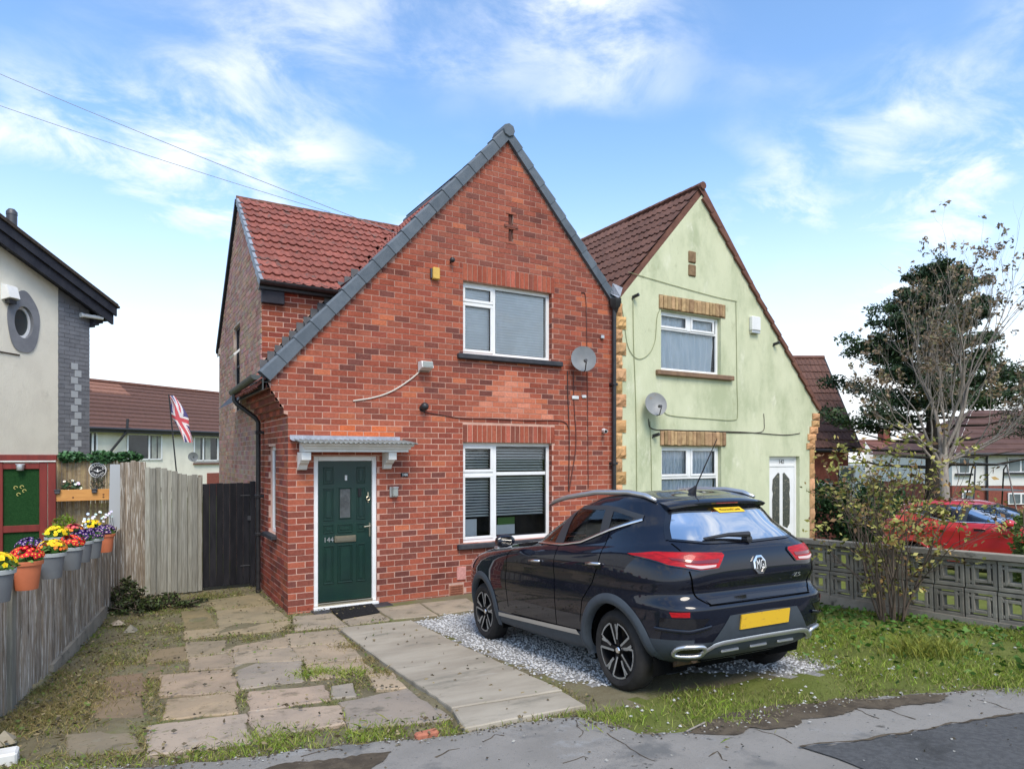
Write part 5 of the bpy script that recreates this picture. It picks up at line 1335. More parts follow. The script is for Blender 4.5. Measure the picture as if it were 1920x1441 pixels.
        v, f = text_mb('Motorworld Leeds', .030, .0005); mb = MB(); vv = []
        for p in v:
            h, nn_ = proj_((0, -.03 - p[0] * 1.0, 1.432 + p[1] * .9), 0, -1); vv.append(h + nn_ * (.0095 + p[2]))
        mb.add(vv, f); mb.build('sticker_letters', M['print_black'], tail)
        patch('paper_notice', [(.38, 1.40), (.18, 1.40)], [(.36, 1.345), (.12, 1.345)], 0, -1, -.02, M['paper'], tail, 6, 2)
        mb = MB(); h, nn_ = proj_((-.06, 0, 0), 2, 1); mb.tube([h, h + Vector((-.03, 0, .03)), h + Vector((-.05, 0, .05))], [.04, .022, .012], 10); mb.tube([h + Vector((-.05, 0, .045)), h + Vector((-.20, 0, .25)), h + Vector((-.34, 0, .44))], [.006, .005, .003], 6); mb.build('aerial', M['black_plastic'], root, smooth=40)
        # cabin seen through the glass
        for (x, y) in ((.95, .38), (.95, -.38), (.10, .42), (.10, 0), (.10, -.42)):
            mb = MB(); mb.bevbox(x - .09, x + .06, y - .22, y + .22, .55, 1.14, .05); mb.bevbox(x - .11, x - .01, y - .12, y + .12, 1.16, 1.36, .04); mb.bevbox(x, x + .45, y - .22, y + .22, .50, .66, .05); mb.build('seat', M['seat_cloth'], root, smooth=40)
        mb = MB(); mb.bevbox(.20, .50, .22, .58, .70, 1.18, .08); mb.bevbox(.22, .46, .26, .54, 1.16, 1.30, .06); mb.build('child_seat', M['child_seat'], root, smooth=40)
        mb = MB(); mb.tube([(1.38 + .06 * math.cos(t), .38 + .18 * math.sin(t), 1.06 + .17 * math.cos(t)) for t in np.linspace(0, 2 * math.pi, 21)], .014, 6, cap=False); mb.build('steering_wheel', M['seat_cloth'], root, smooth=True)
        mb = MB(); mb.bevbox(1.45, 2.0, -.68, .68, .70, 1.07, .08); mb.box(-.55, 1.5, -.70, .70, .40, .46); mb.bevbox(-.52, -.18, -.60, .60, .95, 1.0, .01); mb.build('cabin_trim', M['seat_cloth'], root)
    else:
        mb = MB(); mb.box(-.60, 3.1, -.68, .68, .2, .62); mb.bevbox(1.45, 2.0, -.66, .66, .6, 1.0, .06)
        for (x, y) in ((.95, .36), (.95, -.36), (.10, .36), (.10, -.36)): mb.bevbox(x - .09, x + .05, y - .2, y + .2, .5, 1.02, .05); mb.bevbox(x - .10, x - .02, y - .11, y + .11, 1.03, 1.2, .03)
        mb.build('cabin_trim', M['seat_cloth'], root)
    # wheels
    first = None
    for wx, wz in WH:
        for s in (1, -1):
            mb = MB(); R0, RI, hw = .325, .232, .105
            prof = [(RI - .004, -hw + .02), (RI + .012, -hw + .004), (RI + .045, -hw), (R0 - .03, -hw + .012), (R0 - .008, -hw + .03), (R0, -hw + .05), (R0, hw - .05), (R0 - .008, hw - .03), (R0 - .03, hw - .012), (RI + .045, hw), (RI + .012, hw - .004), (RI - .004, hw - .02)]
            w = bpy.data.objects.new('wheel', None); 
            mb.lathe(prof, (0, 0, 0), 'y', 40)
            wheel = mb.build('wheel', M['tyre'], root, smooth=40); wheel.location = (wx, s * .757, wz)
            if s < 0: wheel.rotation_euler = (0, 0, math.pi)
            rim = MB(); rim.lathe([(RI, -.08), (RI, .085), (RI - .012, .088), (RI - .018, .07), (RI - .022, -.06)], (0, 0, 0), 'y', 40); rim.lathe([(.0, -.02), (.17, -.02), (.17, .0), (.0, .0)], (0, 0, 0), 'y', 20)
            rimo = rim.build('rim', M['alloy_dark'], wheel, smooth=40)
            spk = MB(); edge = MB(); ph = math.radians(8 + 31 * wx)
            for k in range(5):
                a0 = ph + 2 * math.pi * k / 5; P = lambda r_, da, yy: (r_ * math.cos(a0 + da), yy, r_ * math.sin(a0 + da))
                for da, db in ((-.30, .03), (.30, -.03)):
                    q = [P(.045, -.25 if da < 0 else .05, .072), P(.045, .05 if da < 0 else .25, .072), P(RI - .012, da * .62 + .13, .084), P(RI - .012, da * .62 - .13 + .10, .084)]
                spk.add([P(.04, -.5, .066), P(.04, .5, .066), P(.12, .17, .078), P(RI - .01, .155, .082), P(RI - .01, -.155, .082), P(.12, -.20, .078), P(.04, -.5, .03), P(.04, .5, .03), P(.12, .17, .03), P(RI - .01, .155, .03), P(RI - .01, -.155, .03), P(.12, -.20, .03)],
                        [(5, 4, 3, 2), (0, 5, 2, 1), (1, 2, 8, 7), (2, 3, 9, 8), (4, 5, 11, 10), (5, 0, 6, 11)])
                def cutbar(p, q, w0, w1):
                    p, q = Vector(p), Vector(q); d = (q - p).normalized(); sd_ = Vector((-d.z, 0, d.x)); up_ = Vector((0, .004, 0)); edge.add([p - sd_ * w0 + up_, p + sd_ * w0 + up_, q + sd_ * w1 + up_, q - sd_ * w1 + up_], [(0, 1, 2, 3), (3, 2, 1, 0)])
                cutbar(P(.055, -.30, .074), P(RI - .014, -.15, .086), .009, .010); cutbar(P(.09, .20, .080), P(.15, .26, .084), .010, .013); cutbar(P(.15, .25, .084), P(RI - .02, .16, .086), .013, .010)
                for t in range(6):
                    u0, u1 = -.15 - .80 * t / 6, -.15 - .80 * (t + 1) / 6; cutbar(P(RI - .012, u0, .088), P(RI - .012, u1 - .01, .088), .007, .007)
                cutbar(P(RI - .016, -.95, .086), P(.15, -1.02, .084), .009, .011)
            spk.build('spokes', M['alloy_dark'], wheel); edge.build('spoke_edges', M['alloy_cut'], wheel)
            cap = MB(); cap.lathe([(.0, .086), (.022, .085), (.028, .078), (.028, .06)], (0, 0, 0), 'y', 16); cap.build('hub_cap', M['chrome'], wheel, smooth=40)
            br = MB(); br.lathe([(.0, -.03), (.145, -.03), (.145, -.045), (0, -.045)], (0, 0, 0), 'y', 24); br.build('brake_disc', M['satin_metal'], wheel)

car = thing('parked_car', 'black compact SUV with silver roof rails parked on the gravel beside the path', 'car', (2.094, -5.43, .363), rotz=0, local=True)
car.rotation_euler = (Matrix.Rotation(math.radians(86.71), 4, 'Z') @ Matrix.Rotation(math.radians(4.706), 4, 'Y')).to_euler()
car.scale = (.935,) * 3
make_car(car, SUV_ROWS, M['paint_black'], True)
red = thing('parked_car', 'bright red hatchback parked on the far drive behind the breeze block wall', 'car', (11.05, -2.75, float(ground(11.05, -4)) - .01), local=True)
red.rotation_euler = (0, math.radians(-3.0), math.radians(-91)); red.scale = (.93,) * 3
make_car(red, HATCH_ROWS, M['paint_red'], False)
# ---------------------------------------------------------------- fences and the garden on the left
def fx(y, off=0.0): return -2.0 + (y - 2.1) * .146 + off
fd = Vector((.1445, .9895, 0)); fnrm = Vector((.9895, -.1445, 0))
fence = thing('low_fence', 'low weathered board fence carrying a row of flower pots on the left', 'fence', (-2.4, -.6, float(ground(-2.4, -.6))))
FA, FB = -4.6, 2.75
bw = .108; nb = int((FB - FA) / bw)
for i in range(nb):
    y = FA + i * bw; g0 = float(ground(-2.4, y)); top = 1.055 + g0 * 1.05 + RND.uniform(-.014, .014); bot = g0 + RND.uniform(.0, .05)
    c = Vector((fx(y), y, (top + bot) / 2)) + fnrm * (RND.uniform(-.004, .004) + (.010 if i % 2 else 0)); mb = MB()
    tl = RND.uniform(-.006, .006)
    mb.obox((0, 0, 0), fd * (bw * RND.uniform(.46, .495)), fnrm * .011, Vector((0, tl, 1)) * ((top - bot) / 2)); o = mb.build('board', M['wood_grey'], fence)
    o.location = c - Vector(fence.location); o.matrix_parent_inverse = Matrix.Identity(4)
mb = MB()
for zz in (.32, .92): mb.obox((fx(-.9) - .03, -.9, zz + .06), fd * 3.7, fnrm * .02, (0, 0, .04))
mb.build('rail', M['wood_grey'], fence)
for y in (-3.05, -.4, 2.2):
    mb = MB(); g0 = float(ground(-2.4, y)); mb.obox((fx(y) - .07, y, g0 + .55), fd * .045, fnrm * .045, (0, 0, .55)); mb.build('post', M['wood_grey'], fence)
mb = MB(); g0 = float(ground(-2.6, -2.85)); mb.obox((fx(-2.92) + .035, -2.92, g0 + .53), fd * .05, fnrm * .02, (0, 0, .54)); mb.build('post', M['wood_pale'], fence, label='pale peeling post')
mb = MB(); mb.obox((fx(-.4) + .03, -.4, .10), fd * 1.35, fnrm * .022, (0, .0, .085)); mb.build('gravel_board', M['coping'], fence)

tall = thing('picket_fence', 'tall grey picket fence beside the black gate', 'fence', (-1.3, 2.3, 0))
for i in range(11):
    x = -1.60 + i * .072; top = 2.0 - .017 * i + RND.uniform(-.02, .02); mb = MB(); w_ = .040 if i % 2 else .036
    mb.bevbox(-w_, w_, -.011, .011, 0, top - .02, .004); o = mb.build('picket', M['wood_pale'], tall); o.matrix_parent_inverse = Matrix.Identity(4); o.location = (x + 1.3, (-.035 if i % 2 else .0) - .05, .02); o.rotation_euler = (0, RND.uniform(-.006, .006), 0)
for i, (x, y) in enumerate(((-1.93, 2.28), (-1.86, 2.31), (-1.79, 2.36), (-1.72, 2.40), (-1.655, 2.44))):
    mb = MB(); mb.bevbox(-.036, .036, -.011, .011, 0, 2.05 + RND.uniform(-.03, .02), .004); o = mb.build('picket', M['wood_grey'], tall); o.matrix_parent_inverse = Matrix.Identity(4); o.location = (x + 1.3, y - 2.3, .02); o.rotation_euler = (0, 0, .55)
mb = MB()
for z in (.4, 1.0, 1.6): mb.box(-1.63, -.86, 2.285, 2.32, z, z + .07)
mb.build('rail', M['wood_grey'], tall)
mb = MB(); mb.bevbox(-1.67, -1.59, 2.31, 2.39, 0, 1.95, .006); mb.bevbox(-.89, -.83, 2.33, 2.40, 0, 1.85, .006); mb.build('post', M['wood_grey'], tall)

gate = thing('side_gate', 'black boarded timber gate closing the side passage', 'gate', (-.45, 2.35, 0))
for i in range(7):
    x = -.83 + i * .101; mb = MB(); mb.bevbox(x, x + .098, 2.30 + .003 * (i % 2), 2.322, .06, 1.71 + .004 * (i % 3), .004); mb.build('gate_board', M['black_wood'], gate)
mb = MB(); mb.bevbox(-.118, -.04, 2.26, 2.36, 0, 1.74, .006); mb.build('gate_post', M['black_wood'], gate)
mb = MB()
for z in (.35, 1.5): mb.bevbox(-.27, -.09, 2.288, 2.298, z, z + .018, .003)
mb.bevbox(-.16, -.11, 2.255, 2.30, 1.10, 1.17, .004); mb.build('hinge', M['hinge'], gate)

# bamboo screen, trough, sign, grey plank and the maroon screen next door
bs = thing('bamboo_screen', 'bamboo cane screen behind the flower pots, topped with artificial leaves', 'screen', (-2.35, 3.2, 0))
mb = MB(); x = -2.84
while x < -1.72:
    r_ = RND.uniform(.008, .013); t = RND.uniform(.7, 1.2); mb.tube([(x, 3.2 + RND.uniform(-.004, .004), .1), (x + RND.uniform(-.004, .004), 3.2, 2.11 + RND.uniform(-.01, .01))], r_, 6, tint=(t, t * RND.uniform(.94, 1.0), t * RND.uniform(.85, 1.0))); x += r_ * 1.9
stuff(mb.build('bamboo_canes', M['bamboo'], bs, smooth=40))
mb = MB()
for z in (.5, 1.3, 1.9): mb.box(-2.84, -1.72, 3.225, 3.245, z, z + .03)
mb.build('batten', M['wood_grey'], bs)
def leaves(mb, pts, size, cols, flat=.5, aspect=.6, jit=.35, up=None):
    """one pointed leaf (two triangles) per point, orientation random"""
    n = len(pts); pts = np.asarray(pts, float)
    d = NPR.normal(size=(n, 3)); d[:, 2] *= flat
    if up is not None: d[:, 2] += up
    d /= np.linalg.norm(d, axis=1, keepdims=True) + 1e-9
    q = NPR.normal(size=(n, 3)); s = np.cross(d, q); s /= np.linalg.norm(s, axis=1, keepdims=True) + 1e-9
    L = (np.full(n, size) * (1 + NPR.uniform(-jit, jit, n)))[:, None]; Wd = L * aspect * .5
    a, b = pts - d * L * .5, pts + d * L * .5; m = pts - d * L * .08
    V = np.stack([a, m + s * Wd, b, m - s * Wd], 1).reshape(-1, 3)
    cols = np.asarray(cols, float); ci = NPR.integers(0, len(cols), n); c = cols[ci] * NPR.uniform(.75, 1.25, (n, 1))
    k = len(mb.v); mb.v += list(map(tuple, V.tolist())); mb.t += [tuple(x) for x in np.repeat(c, 4, 0).tolist()]
    mb.f += [(k + 4 * i, k + 4 * i + 1, k + 4 * i + 2, k + 4 * i + 3) for i in range(n)]; mb.mi += [0] * n
    return mb
def blob(n, c, r, hollow=.3):
    d = NPR.normal(size=(n, 3)); d /= np.linalg.norm(d, axis=1, keepdims=True); k = NPR.uniform(hollow, 1, (n, 1)) ** .6
    return np.asarray(c) + d * k * np.asarray(r)
tops = [(-2.62, .20, .085), (-2.22, .22, .10), (-1.86, .22, .09)]
mb = MB()
for (x, rx, rz) in tops: leaves(mb, blob(330, (x, 3.16, 2.14), (rx, .12, rz)), .075, [(.025, .085, .03), (.04, .12, .035), (.06, .15, .05), (.10, .19, .10)], .7, .7)
stuff(mb.build('artificial_leaves', M['leaf'], bs))
tr = thing('plant_trough', 'orange stained timber trough fixed to the bamboo screen', 'planter', (-2.35, 3.05, 1.46))
mb = MB(); mb.bevbox(-2.87, -1.80, 2.95, 2.975, 1.46, 1.635, .004); mb.build('front_board', M['wood_orange'], tr)
mb = MB(); mb.box(-2.87, -2.85, 2.975, 3.17, 1.46, 1.63); mb.box(-1.82, -1.80, 2.975, 3.17, 1.46, 1.63); mb.box(-2.85, -1.82, 2.975, 3.17, 1.46, 1.48); mb.build('trough_box', M['wood_orange'], tr)
mb = MB(); mb.box(-2.85, -1.82, 2.98, 3.16, 1.56, 1.60); mb.build('soil', M['soil_pot'], tr)
for x in (-2.79, -2.31):
    mb = MB(); mb.bevbox(x - .035, x + .035, 2.91, 2.95, 1.575, 1.63, .008); mb.bevbox(x - .042, x + .042, 2.90, 2.955, 1.63, 1.643, .003); mb.build('bracket_lamp', M['hinge'], tr)
mb = MB()
for (x, z) in ((-2.59, 1.515), (-2.19, 1.55), (-2.19, 1.51)): mb.lathe([(.0, -.004), (.013, -.003), (.015, .002)], (x, 2.95, z), 'y', 10)
mb.build('knot', mat('knot', (.16, .07, .03), rough=.7), tr)
def plant(name, label, cat, c, r, n, size, cols, group=None, flowers=None, fl=.6, asp=.55, fcol=None, mat_=None):
    t = thing(name, label, cat, (c[0], c[1], c[2] - r[2]), group)
    mb = MB(); leaves(mb, blob(n, c, r), size, cols, fl, asp); stuff(mb.build('foliage', M['leaf'], t))
    if flowers:
        mb = MB()
        for k in range(flowers):
            p = blob(1, c, r, .95)[0]; p[1] = min(p[1], c[1] - abs(r[1]) * .4)
            flower(mb, p, .024, fcol)
        stuff(mb.build('flowers', M['leaf'], t))
    return t
def flower(mb, p, r, col, eye=(.75, .55, .06), nrm=None):
    nrm = Vector(nrm) if nrm is not None else Vector((RND.uniform(-.4, .4), -.8, RND.uniform(.2, .9)))
    nrm.normalize(); a = nrm.cross(Vector((.2, .1, 1))).normalized(); b = nrm.cross(a); p = Vector(p); v = [p]; n = 10
    for i in range(n):
        th = 2 * math.pi * i / n; k = r * (1.0 if i % 2 == 0 else .78); v.append(p + (a * math.cos(th) + b * math.sin(th)) * k + nrm * r * .12)
    c = tuple(q * RND.uniform(.8, 1.2) for q in col); mb.add(v, [(0, i + 1, (i + 1) % n + 1) for i in range(n)], c)
    e = [p + nrm * r * .16 + (a * math.cos(2 * math.pi * i / 5) + b * math.sin(2 * math.pi * i / 5)) * r * .32 for i in range(5)]; mb.add(e, [(0, 1, 2, 3, 4)], eye)
GRN = [(.03, .075, .03), (.05, .10, .045), (.07, .12, .06)]
plant('trough_plant', 'white flowering mound at the left end of the orange trough', 'plant', (-2.62, 3.05, 1.69), (.15, .08, .09), 260, .045, GRN, 'plants in the orange trough', 9, fcol=(.75, .76, .72))
plant('trough_plant', 'feathery dark heather in the middle of the orange trough', 'plant', (-2.27, 3.05, 1.72), (.11, .07, .12), 300, .06, [(.06, .075, .04), (.075, .085, .05), (.10, .07, .075)], 'plants in the orange trough', None, 2.2, .15)
plant('trough_plant', 'white flowering mound at the right end of the orange trough beside the grey plank', 'plant', (-2.0, 3.05, 1.69), (.12, .08, .09), 200, .045, GRN, 'plants in the orange trough', 8, fcol=(.75, .76, .72))
sg = thing('round_sign', 'round black and white welcome garden sign on the bamboo screen', 'sign', (-2.26, 3.16, 1.93))
sc = onY(183, 881, 3.14)
mb = MB(); mb.lathe([(0, -.008), (.118, -.008), (.122, -.004), (.122, .008), (0, .008)], sc, 'y', 36); mb.build('disc', M['print_white'], sg)
mb = MB(); mb.lathe([(0, -.012), (.108, -.012), (.108, -.006)], sc, 'y', 36); dk = mb.build('black_face', M['print_black'], sg)
def arc_text(s, rad, a0, a1, size, flip):
    mb = MB()
    for i, ch in enumerate(s):
        a = math.radians(a0 + (a1 - a0) * i / (len(s) - 1)); v, f = text_mb(ch, size, .001); rot = a - math.pi / 2 if not flip else a + math.pi / 2
        vv = [(sc.x + rad * math.cos(a) + p[0] * math.cos(rot) - p[1] * math.sin(rot), sc.y - .0145 - p[2], sc.z + rad * math.sin(a) + p[0] * math.sin(rot) + p[1] * math.cos(rot)) for p in v]
        mb.add(vv, f)
    return mb
arc_text('WELCOME', .082, 165, 15, .050, False).build('letters', M['print_white'], sg); arc_text('GARDEN', .082, 212, 328, .044, True).build('letters', M['print_white'], sg)
mb = MB()
for s in (1, -1): mb.prism([(sc.x, sc.z - .012), (sc.x + s * .05, sc.z + .004), (sc.x + s * .055, sc.z - .004), (sc.x, sc.z - .022)] if s > 0 else [(sc.x, sc.z - .022), (sc.x - .055, sc.z - .004), (sc.x - .05, sc.z + .004), (sc.x, sc.z - .012)], 'y', sc.y - .016, sc.y - .013)
mb.prism([(sc.x - .012, sc.z - .03), (sc.x + .012, sc.z - .03), (sc.x + .008, sc.z + .012), (sc.x, sc.z + .025), (sc.x - .008, sc.z + .012)], 'y', sc.y - .0165, sc.y - .013); mb.build('emblem', M['print_white'], sg)
p0, p1 = onY(217, 870, 2.9), onY(212, 990, 2.9)
mb = MB(); mb.obox((p0 + p1) / 2 - Vector((0, 0, .45)), (.078, 0, 0), (0, .012, 0), (p0 - p1) / 2 + Vector((0, 0, .45))); tag(mb.build('grey_plank', M['light_grey_paint'], None), 'pale grey plank standing upright in front of the bamboo screen', 'plank')
ms = thing('maroon_screen', 'maroon timber screen with green turf panels below the cream wall', 'screen', (-3.4, 2.95, 0))
X = lambda px, y=2.95: onY(px, 855, y).x
mb = MB(); xa, xb, xc, xd = X(-150), X(-2), X(74), X(105)
for (a, b) in ((xa, xa + .1), (xb - .02, xb + .05), (xc, (xc + xd) / 2 - .004), ((xc + xd) / 2 + .004, xd)):
    q = MB(); q.bevbox(a, b, 2.92, 2.98, .1, 2.06, .004); q.build('stile', M['maroon'], ms)
for z in (.25, 1.02, 1.96):
    q = MB(); q.bevbox(xb + .05, xc, 2.925, 2.975, z, z + (.10 if z < 1.9 else .09), .004); q.build('rail', M['maroon'], ms)
    q = MB(); q.bevbox(xa + .1, xb - .02, 2.925, 2.975, z, z + (.10 if z < 1.9 else .09), .004); q.build('rail', M['maroon'], ms)
for (a, b) in ((xb, xc), (xa, xb)):
    for z in (.35, 1.12): q = MB(); q.box(a, b, 2.955, 2.97, z, z + (.67 if z < 1 else .84)); q.build('turf_panel', M['turf_green'], ms)
q = MB(); q.bevbox(xa, xd, 2.90, 3.0, 2.065, 2.085, .003); q.build('white_strip', M['white_paint'], ms); q = MB(); q.bevbox(xa, xd + .01, 2.90, 3.0, 2.09, 2.17, .004); q.build('head_rail', M['maroon'], ms)
lc = onY(38, 875, 2.90); q = MB(); q.lathe([(0, .03), (.05, .03), (.055, .0), (.045, -.05), (.0, -.055)], (lc.x, lc.y, lc.z), 'z', 14); q.bevbox(lc.x - .06, lc.x + .06, lc.y - .02, lc.y + .03, lc.z + .03, lc.z + .045, .004); q.build('solar_lamp', M['satin_metal'], ms, smooth=40)
fc = onY(38, 920, 2.95); q = MB()
for k, (dx, dz) in enumerate(((-.055, .05), (.02, .06), (.05, .0), (-.02, -.05))):
    q.tube([(fc.x + dx + .022 * math.cos(t), 2.945, fc.z + dz + .022 * math.sin(t)) for t in np.linspace(0, 4.6, 10)], .005, 5)
q.build('wire_flower', mat('wire_flower', (.55, .5, .16), rough=.5), ms)

# pots hooked over the fence
def fline(px, off):
    d = ray(px, 855); a0 = CAM.x - (-2.0 - .146 * 2.1 + off) - .146 * CAM.y; t = -a0 / (d.x - .146 * d.y); return t
YEL, REDC, PUR, ORA, PINK = (.85, .60, .01), (.62, .010, .018), (.055, .012, .12), (.75, .17, .03), (.68, .05, .10)
def pot(px, rim_y, off, col, fcol, label, n=66, eye=(.80, .45, .05), second=None, group='flower pots hooked over the low fence'):
    t_ = fline(px, off); c = at(px, rim_y, t_); r_, h_ = .104, .225
    t = thing('flower_pot', label, 'flower pot', (c.x, c.y, c.z - h_), group)
    mb = MB(); mb.lathe([(0, -h_), (r_ * .72, -h_), (r_ * .74, -h_ + .01), (r_ * .95, -.03), (r_ * .95, -.02), (r_ * .90, -.02), (r_ * .68, -h_ + .02)], c, 'z', 28); mb.build('pot_body', M[col], t, smooth=40)
    mb = MB(); mb.lathe([(r_ * .93, -.035), (r_ * 1.06, -.032), (r_ * 1.09, -.004), (r_ * 1.04, .0), (r_ * .96, -.004), (r_ * .94, -.03)], c, 'z', 28); mb.build('pot_rim', M[col] if col == 'terracotta' else M['pot_rim'], t, smooth=40)
    mb = MB(); mb.lathe([(0, -.025), (r_ * .94, -.028)], c, 'z', 20); mb.build('soil', M['soil_pot'], t)
    mb = MB(); leaves(mb, blob(120, (c.x, c.y, c.z + .015), (.11, .11, .05)), .07, [(.05, .13, .02), (.08, .18, .03), (.12, .22, .05)], .5, .6); stuff(mb.build('foliage', M['leaf'], t))
    mb = MB()
    for k in range(n):
        th, ph = RND.uniform(0, 6.28), math.acos(RND.uniform(.05, 1)); d = Vector((math.sin(ph) * math.cos(th), math.sin(ph) * math.sin(th), math.cos(ph)))
        fc_ = second if second and d.z < .55 else fcol
        flower(mb, c + Vector((d.x * .118, d.y * .118, .02 + d.z * .095)) * 1.0, RND.uniform(.016, .023), fc_, eye, d)
    stuff(mb.build('flowers', M['leaf'], t)); return t
M['pot_rim'] = mat('pot_rim', (.36, .38, .37), rough=.5)
pot(-6, 1066, .13, 'pot_grey', YEL, 'grey pot of yellow primroses cut by the left edge of the photo', eye=(.85, .40, .01))
pot(50, 1050, .13, 'terracotta', REDC, 'near terracotta pot of red primroses with orange eyes')
pot(97, 1035, .13, 'pot_grey', YEL, 'grey pot of yellow and orange primroses next to the near terracotta pot', eye=(.85, .40, .01), second=ORA)
pot(134, 1024, .13, 'pot_grey', REDC, 'grey pot of red primroses between two other grey pots')
pot(153, 1013, .13, 'pot_grey', PUR, 'grey pot of purple primroses right of the grey pot of red ones', eye=(.7, .5, .4))
pot(173, 1008, .13, 'pot_grey', PUR, 'grey pot of purple primroses touching the far terracotta pot', eye=(.7, .5, .4))
pot(197, 1000, .13, 'terracotta', PUR, 'far terracotta pot of purple primroses nearest the tall pickets', eye=(.75, .6, .5))
pot(56, 1030, -.14, 'pot_grey', PUR, 'pot of purple primroses behind the near terracotta pot', eye=(.7, .55, .55))
pot(106, 1005, -.14, 'pot_grey', YEL, 'pot of plain yellow primroses on the far side of the fence behind the grey pots', eye=(.8, .5, .01))
pot(137, 1000, -.14, 'pot_grey', PINK, 'pot of pink and red primroses on the far side of the fence', second=ORA)
pot(172, 990, -.14, 'pot_grey', YEL, 'pot of yellow primroses on the far side of the fence near the white blossom', eye=(.85, .55, .01))
c = onY(120, 985, 1.2); t = plant('dwarf_conifer', 'small lime green conifer behind the flower pots', 'plant', (c.x, c.y, c.z - .05), (.17, .14, .20), 500, .07, [(.13, .20, .012), (.18, .25, .02), (.10, .16, .015)], None, None, 2.0, .2)
t = thing('white_blossom', 'spray of tiny white flowers on thin stems in front of the bamboo screen', 'plant', (-2.2, 2.2, 1.0)); st, fl_ = MB(), MB()
for k in range(34):
    u = RND.random(); px_ = 150 + 78 * u; py_ = 992 - 26 * u - RND.uniform(0, 26); p = at(px_, py_, fline(px_, -.18)); q = p + Vector((RND.uniform(-.04, .04), 0, -.22)); st.tube([q, p], .003, 4, tint=(.12, .12, .10)); flower(fl_, p, .02, (.72, .74, .80), eye=(.6, .62, .7))
stuff(st.build('stems', M['leaf'], t)); stuff(fl_.build('flowers', M['leaf'], t))

# ---------------------------------------------------------------- cream house on the left
D0, TH = 14.0, math.radians(15); E_R = Vector((math.cos(YAW), -math.sin(YAW), 0)); E_F = Vector((math.sin(YAW), math.cos(YAW), 0))
O0 = Vector((CAM.x, CAM.y, 0)) + E_R * (-.6336 * D0) + E_F * D0
US = -(E_R * math.sin(TH) + E_F * math.cos(TH)); UN = E_R * math.cos(TH) - E_F * math.sin(TH)
def NP(s, o, z): p = O0 + US * s + UN * o; return (p.x, p.y, z)
def nbox(mb, s0, s1, o0, o1, z0, z1, tint=(1, 1, 1), dz=0.0):
    v = [NP(s, o, z + dz * s) for z in (z0, z1) for (s, o) in ((s0, o0), (s1, o0), (s1, o1), (s0, o1))]
    f = [(3, 2, 1, 0), (4, 5, 6, 7), (0, 1, 5, 4), (1, 2, 6, 5), (2, 3, 7, 6), (3, 0, 4, 7)]
    a = (Vector(v[1]) - Vector(v[0])).cross(Vector(v[3]) - Vector(v[0])).z
    return mb.add(v, f if a > 0 else [q[::-1] for q in f], tint)
SL = .42
nh = thing('cream_house', 'cream rendered house with grey painted brick corner and round window', 'house', NP(2.5, -2, 0))
WC, WR, WX = (1.437, 4.68), .30, .62                       # round window centre (s, z) and radius
wall = MB(); n = 40; ring = [(WC[0] + WR * WX * math.cos(2 * math.pi * i / n), WC[1] + WR * math.sin(2 * math.pi * i / n)) for i in range(n)]
pts = [Vector((.72, -.2)), Vector((6.0, -.2)), Vector((6.0, 7.72)), Vector((.72, 5.52))] + [Vector(p) for p in ring]
v2, e2, f2, _, _, _ = delaunay_2d_cdt(pts, [(0, 1), (1, 2), (2, 3), (3, 0)] + [(4 + i, 4 + (i + 1) % n) for i in range(n)], [], 1, 1e-6)
for f in f2:
    c = sum((v2[i] for i in f), Vector((0, 0))) / len(f)
    if math.hypot((c.x - WC[0]) / WX, c.y - WC[1]) > WR - .006: wall.add([NP(v2[i].x, 0, v2[i].y) for i in f], [tuple(range(len(f)))])
wall.build('rendered_wall', M['render_cream'], nh)
gb = MB(); nbox(gb, 0.0, .73, -.2, -.012, -.5, 5.22, dz=SL); gb.build('corner_pier', M['grey_paint'], nh)
gp = MB(); z, k = 0.0, 0
while z < 5.30:
    x = -.12 if k % 2 else 0.0
    while x < .725:
        a, b = max(x, 0.0), min(x + BRICK - .008, .725)
        if b - a > .03: t = RND.uniform(.88, 1.08); nbox(gp, a, b, -.03, .0 + RND.uniform(-.002, .003), z, z + COURSE - .008, (t, t, t))
        x += BRICK
    z += COURSE; k += 1
stuff(gp.build('painted_bricks', M['grey_paint'], nh))
lt = MB()
for k in range(26):
    z = .35 + k * .1430; s = .24 + (.04 if k % 2 else -.04)
    if z < 4.05: nbox(lt, s, s + .15, .0, .007, z, z + .13)
lt.build('pale_toothing', M['light_grey_paint'], nh)
rm = MB(); vv = []
for r_, o_ in ((.585, .004), (.585, .018), (WR, .018), (WR, -.14)):
    for i in range(n): th = 2 * math.pi * i / n; k = r_ * (1 + (.03 * math.sin(5 * th) if r_ > .5 else 0)); vv.append(NP(WC[0] + k * (WX if r_ < .5 else .54) * math.cos(th), o_, WC[1] + k * math.sin(th)))
rm.add(vv, [(j * n + i, j * n + (i + 1) % n, (j + 1) * n + (i + 1) % n, (j + 1) * n + i) for j in range(3) for i in range(n)]); wnd = rm.build('round_window', M['grey_paint'], nh)
fr = MB(); vv = []
for r_, o_ in ((WR, -.10), (WR, -.06), (WR - .05, -.06), (WR - .05, -.11)):
    for i in range(n): th = 2 * math.pi * i / n; vv.append(NP(WC[0] + r_ * WX * math.cos(th), o_, WC[1] + r_ * math.sin(th)))
fr.add(vv, [(j * n + i, j * n + (i + 1) % n, (j + 1) * n + (i + 1) % n, (j + 1) * n + i) for j in range(3) for i in range(n)]); fr.build('frame', M['upvc'], wnd)
fr = MB(); fr.add([NP(WC[0] + (WR - .04) * WX * math.cos(2 * math.pi * i / n), -.09, WC[1] + (WR - .04) * math.sin(2 * math.pi * i / n)) for i in range(n)], [tuple(range(n))]); fr.build('pane', mat('pane_mirror', (.05, .06, .06), rough=.05, spec=.6), wnd)
rf = MB()
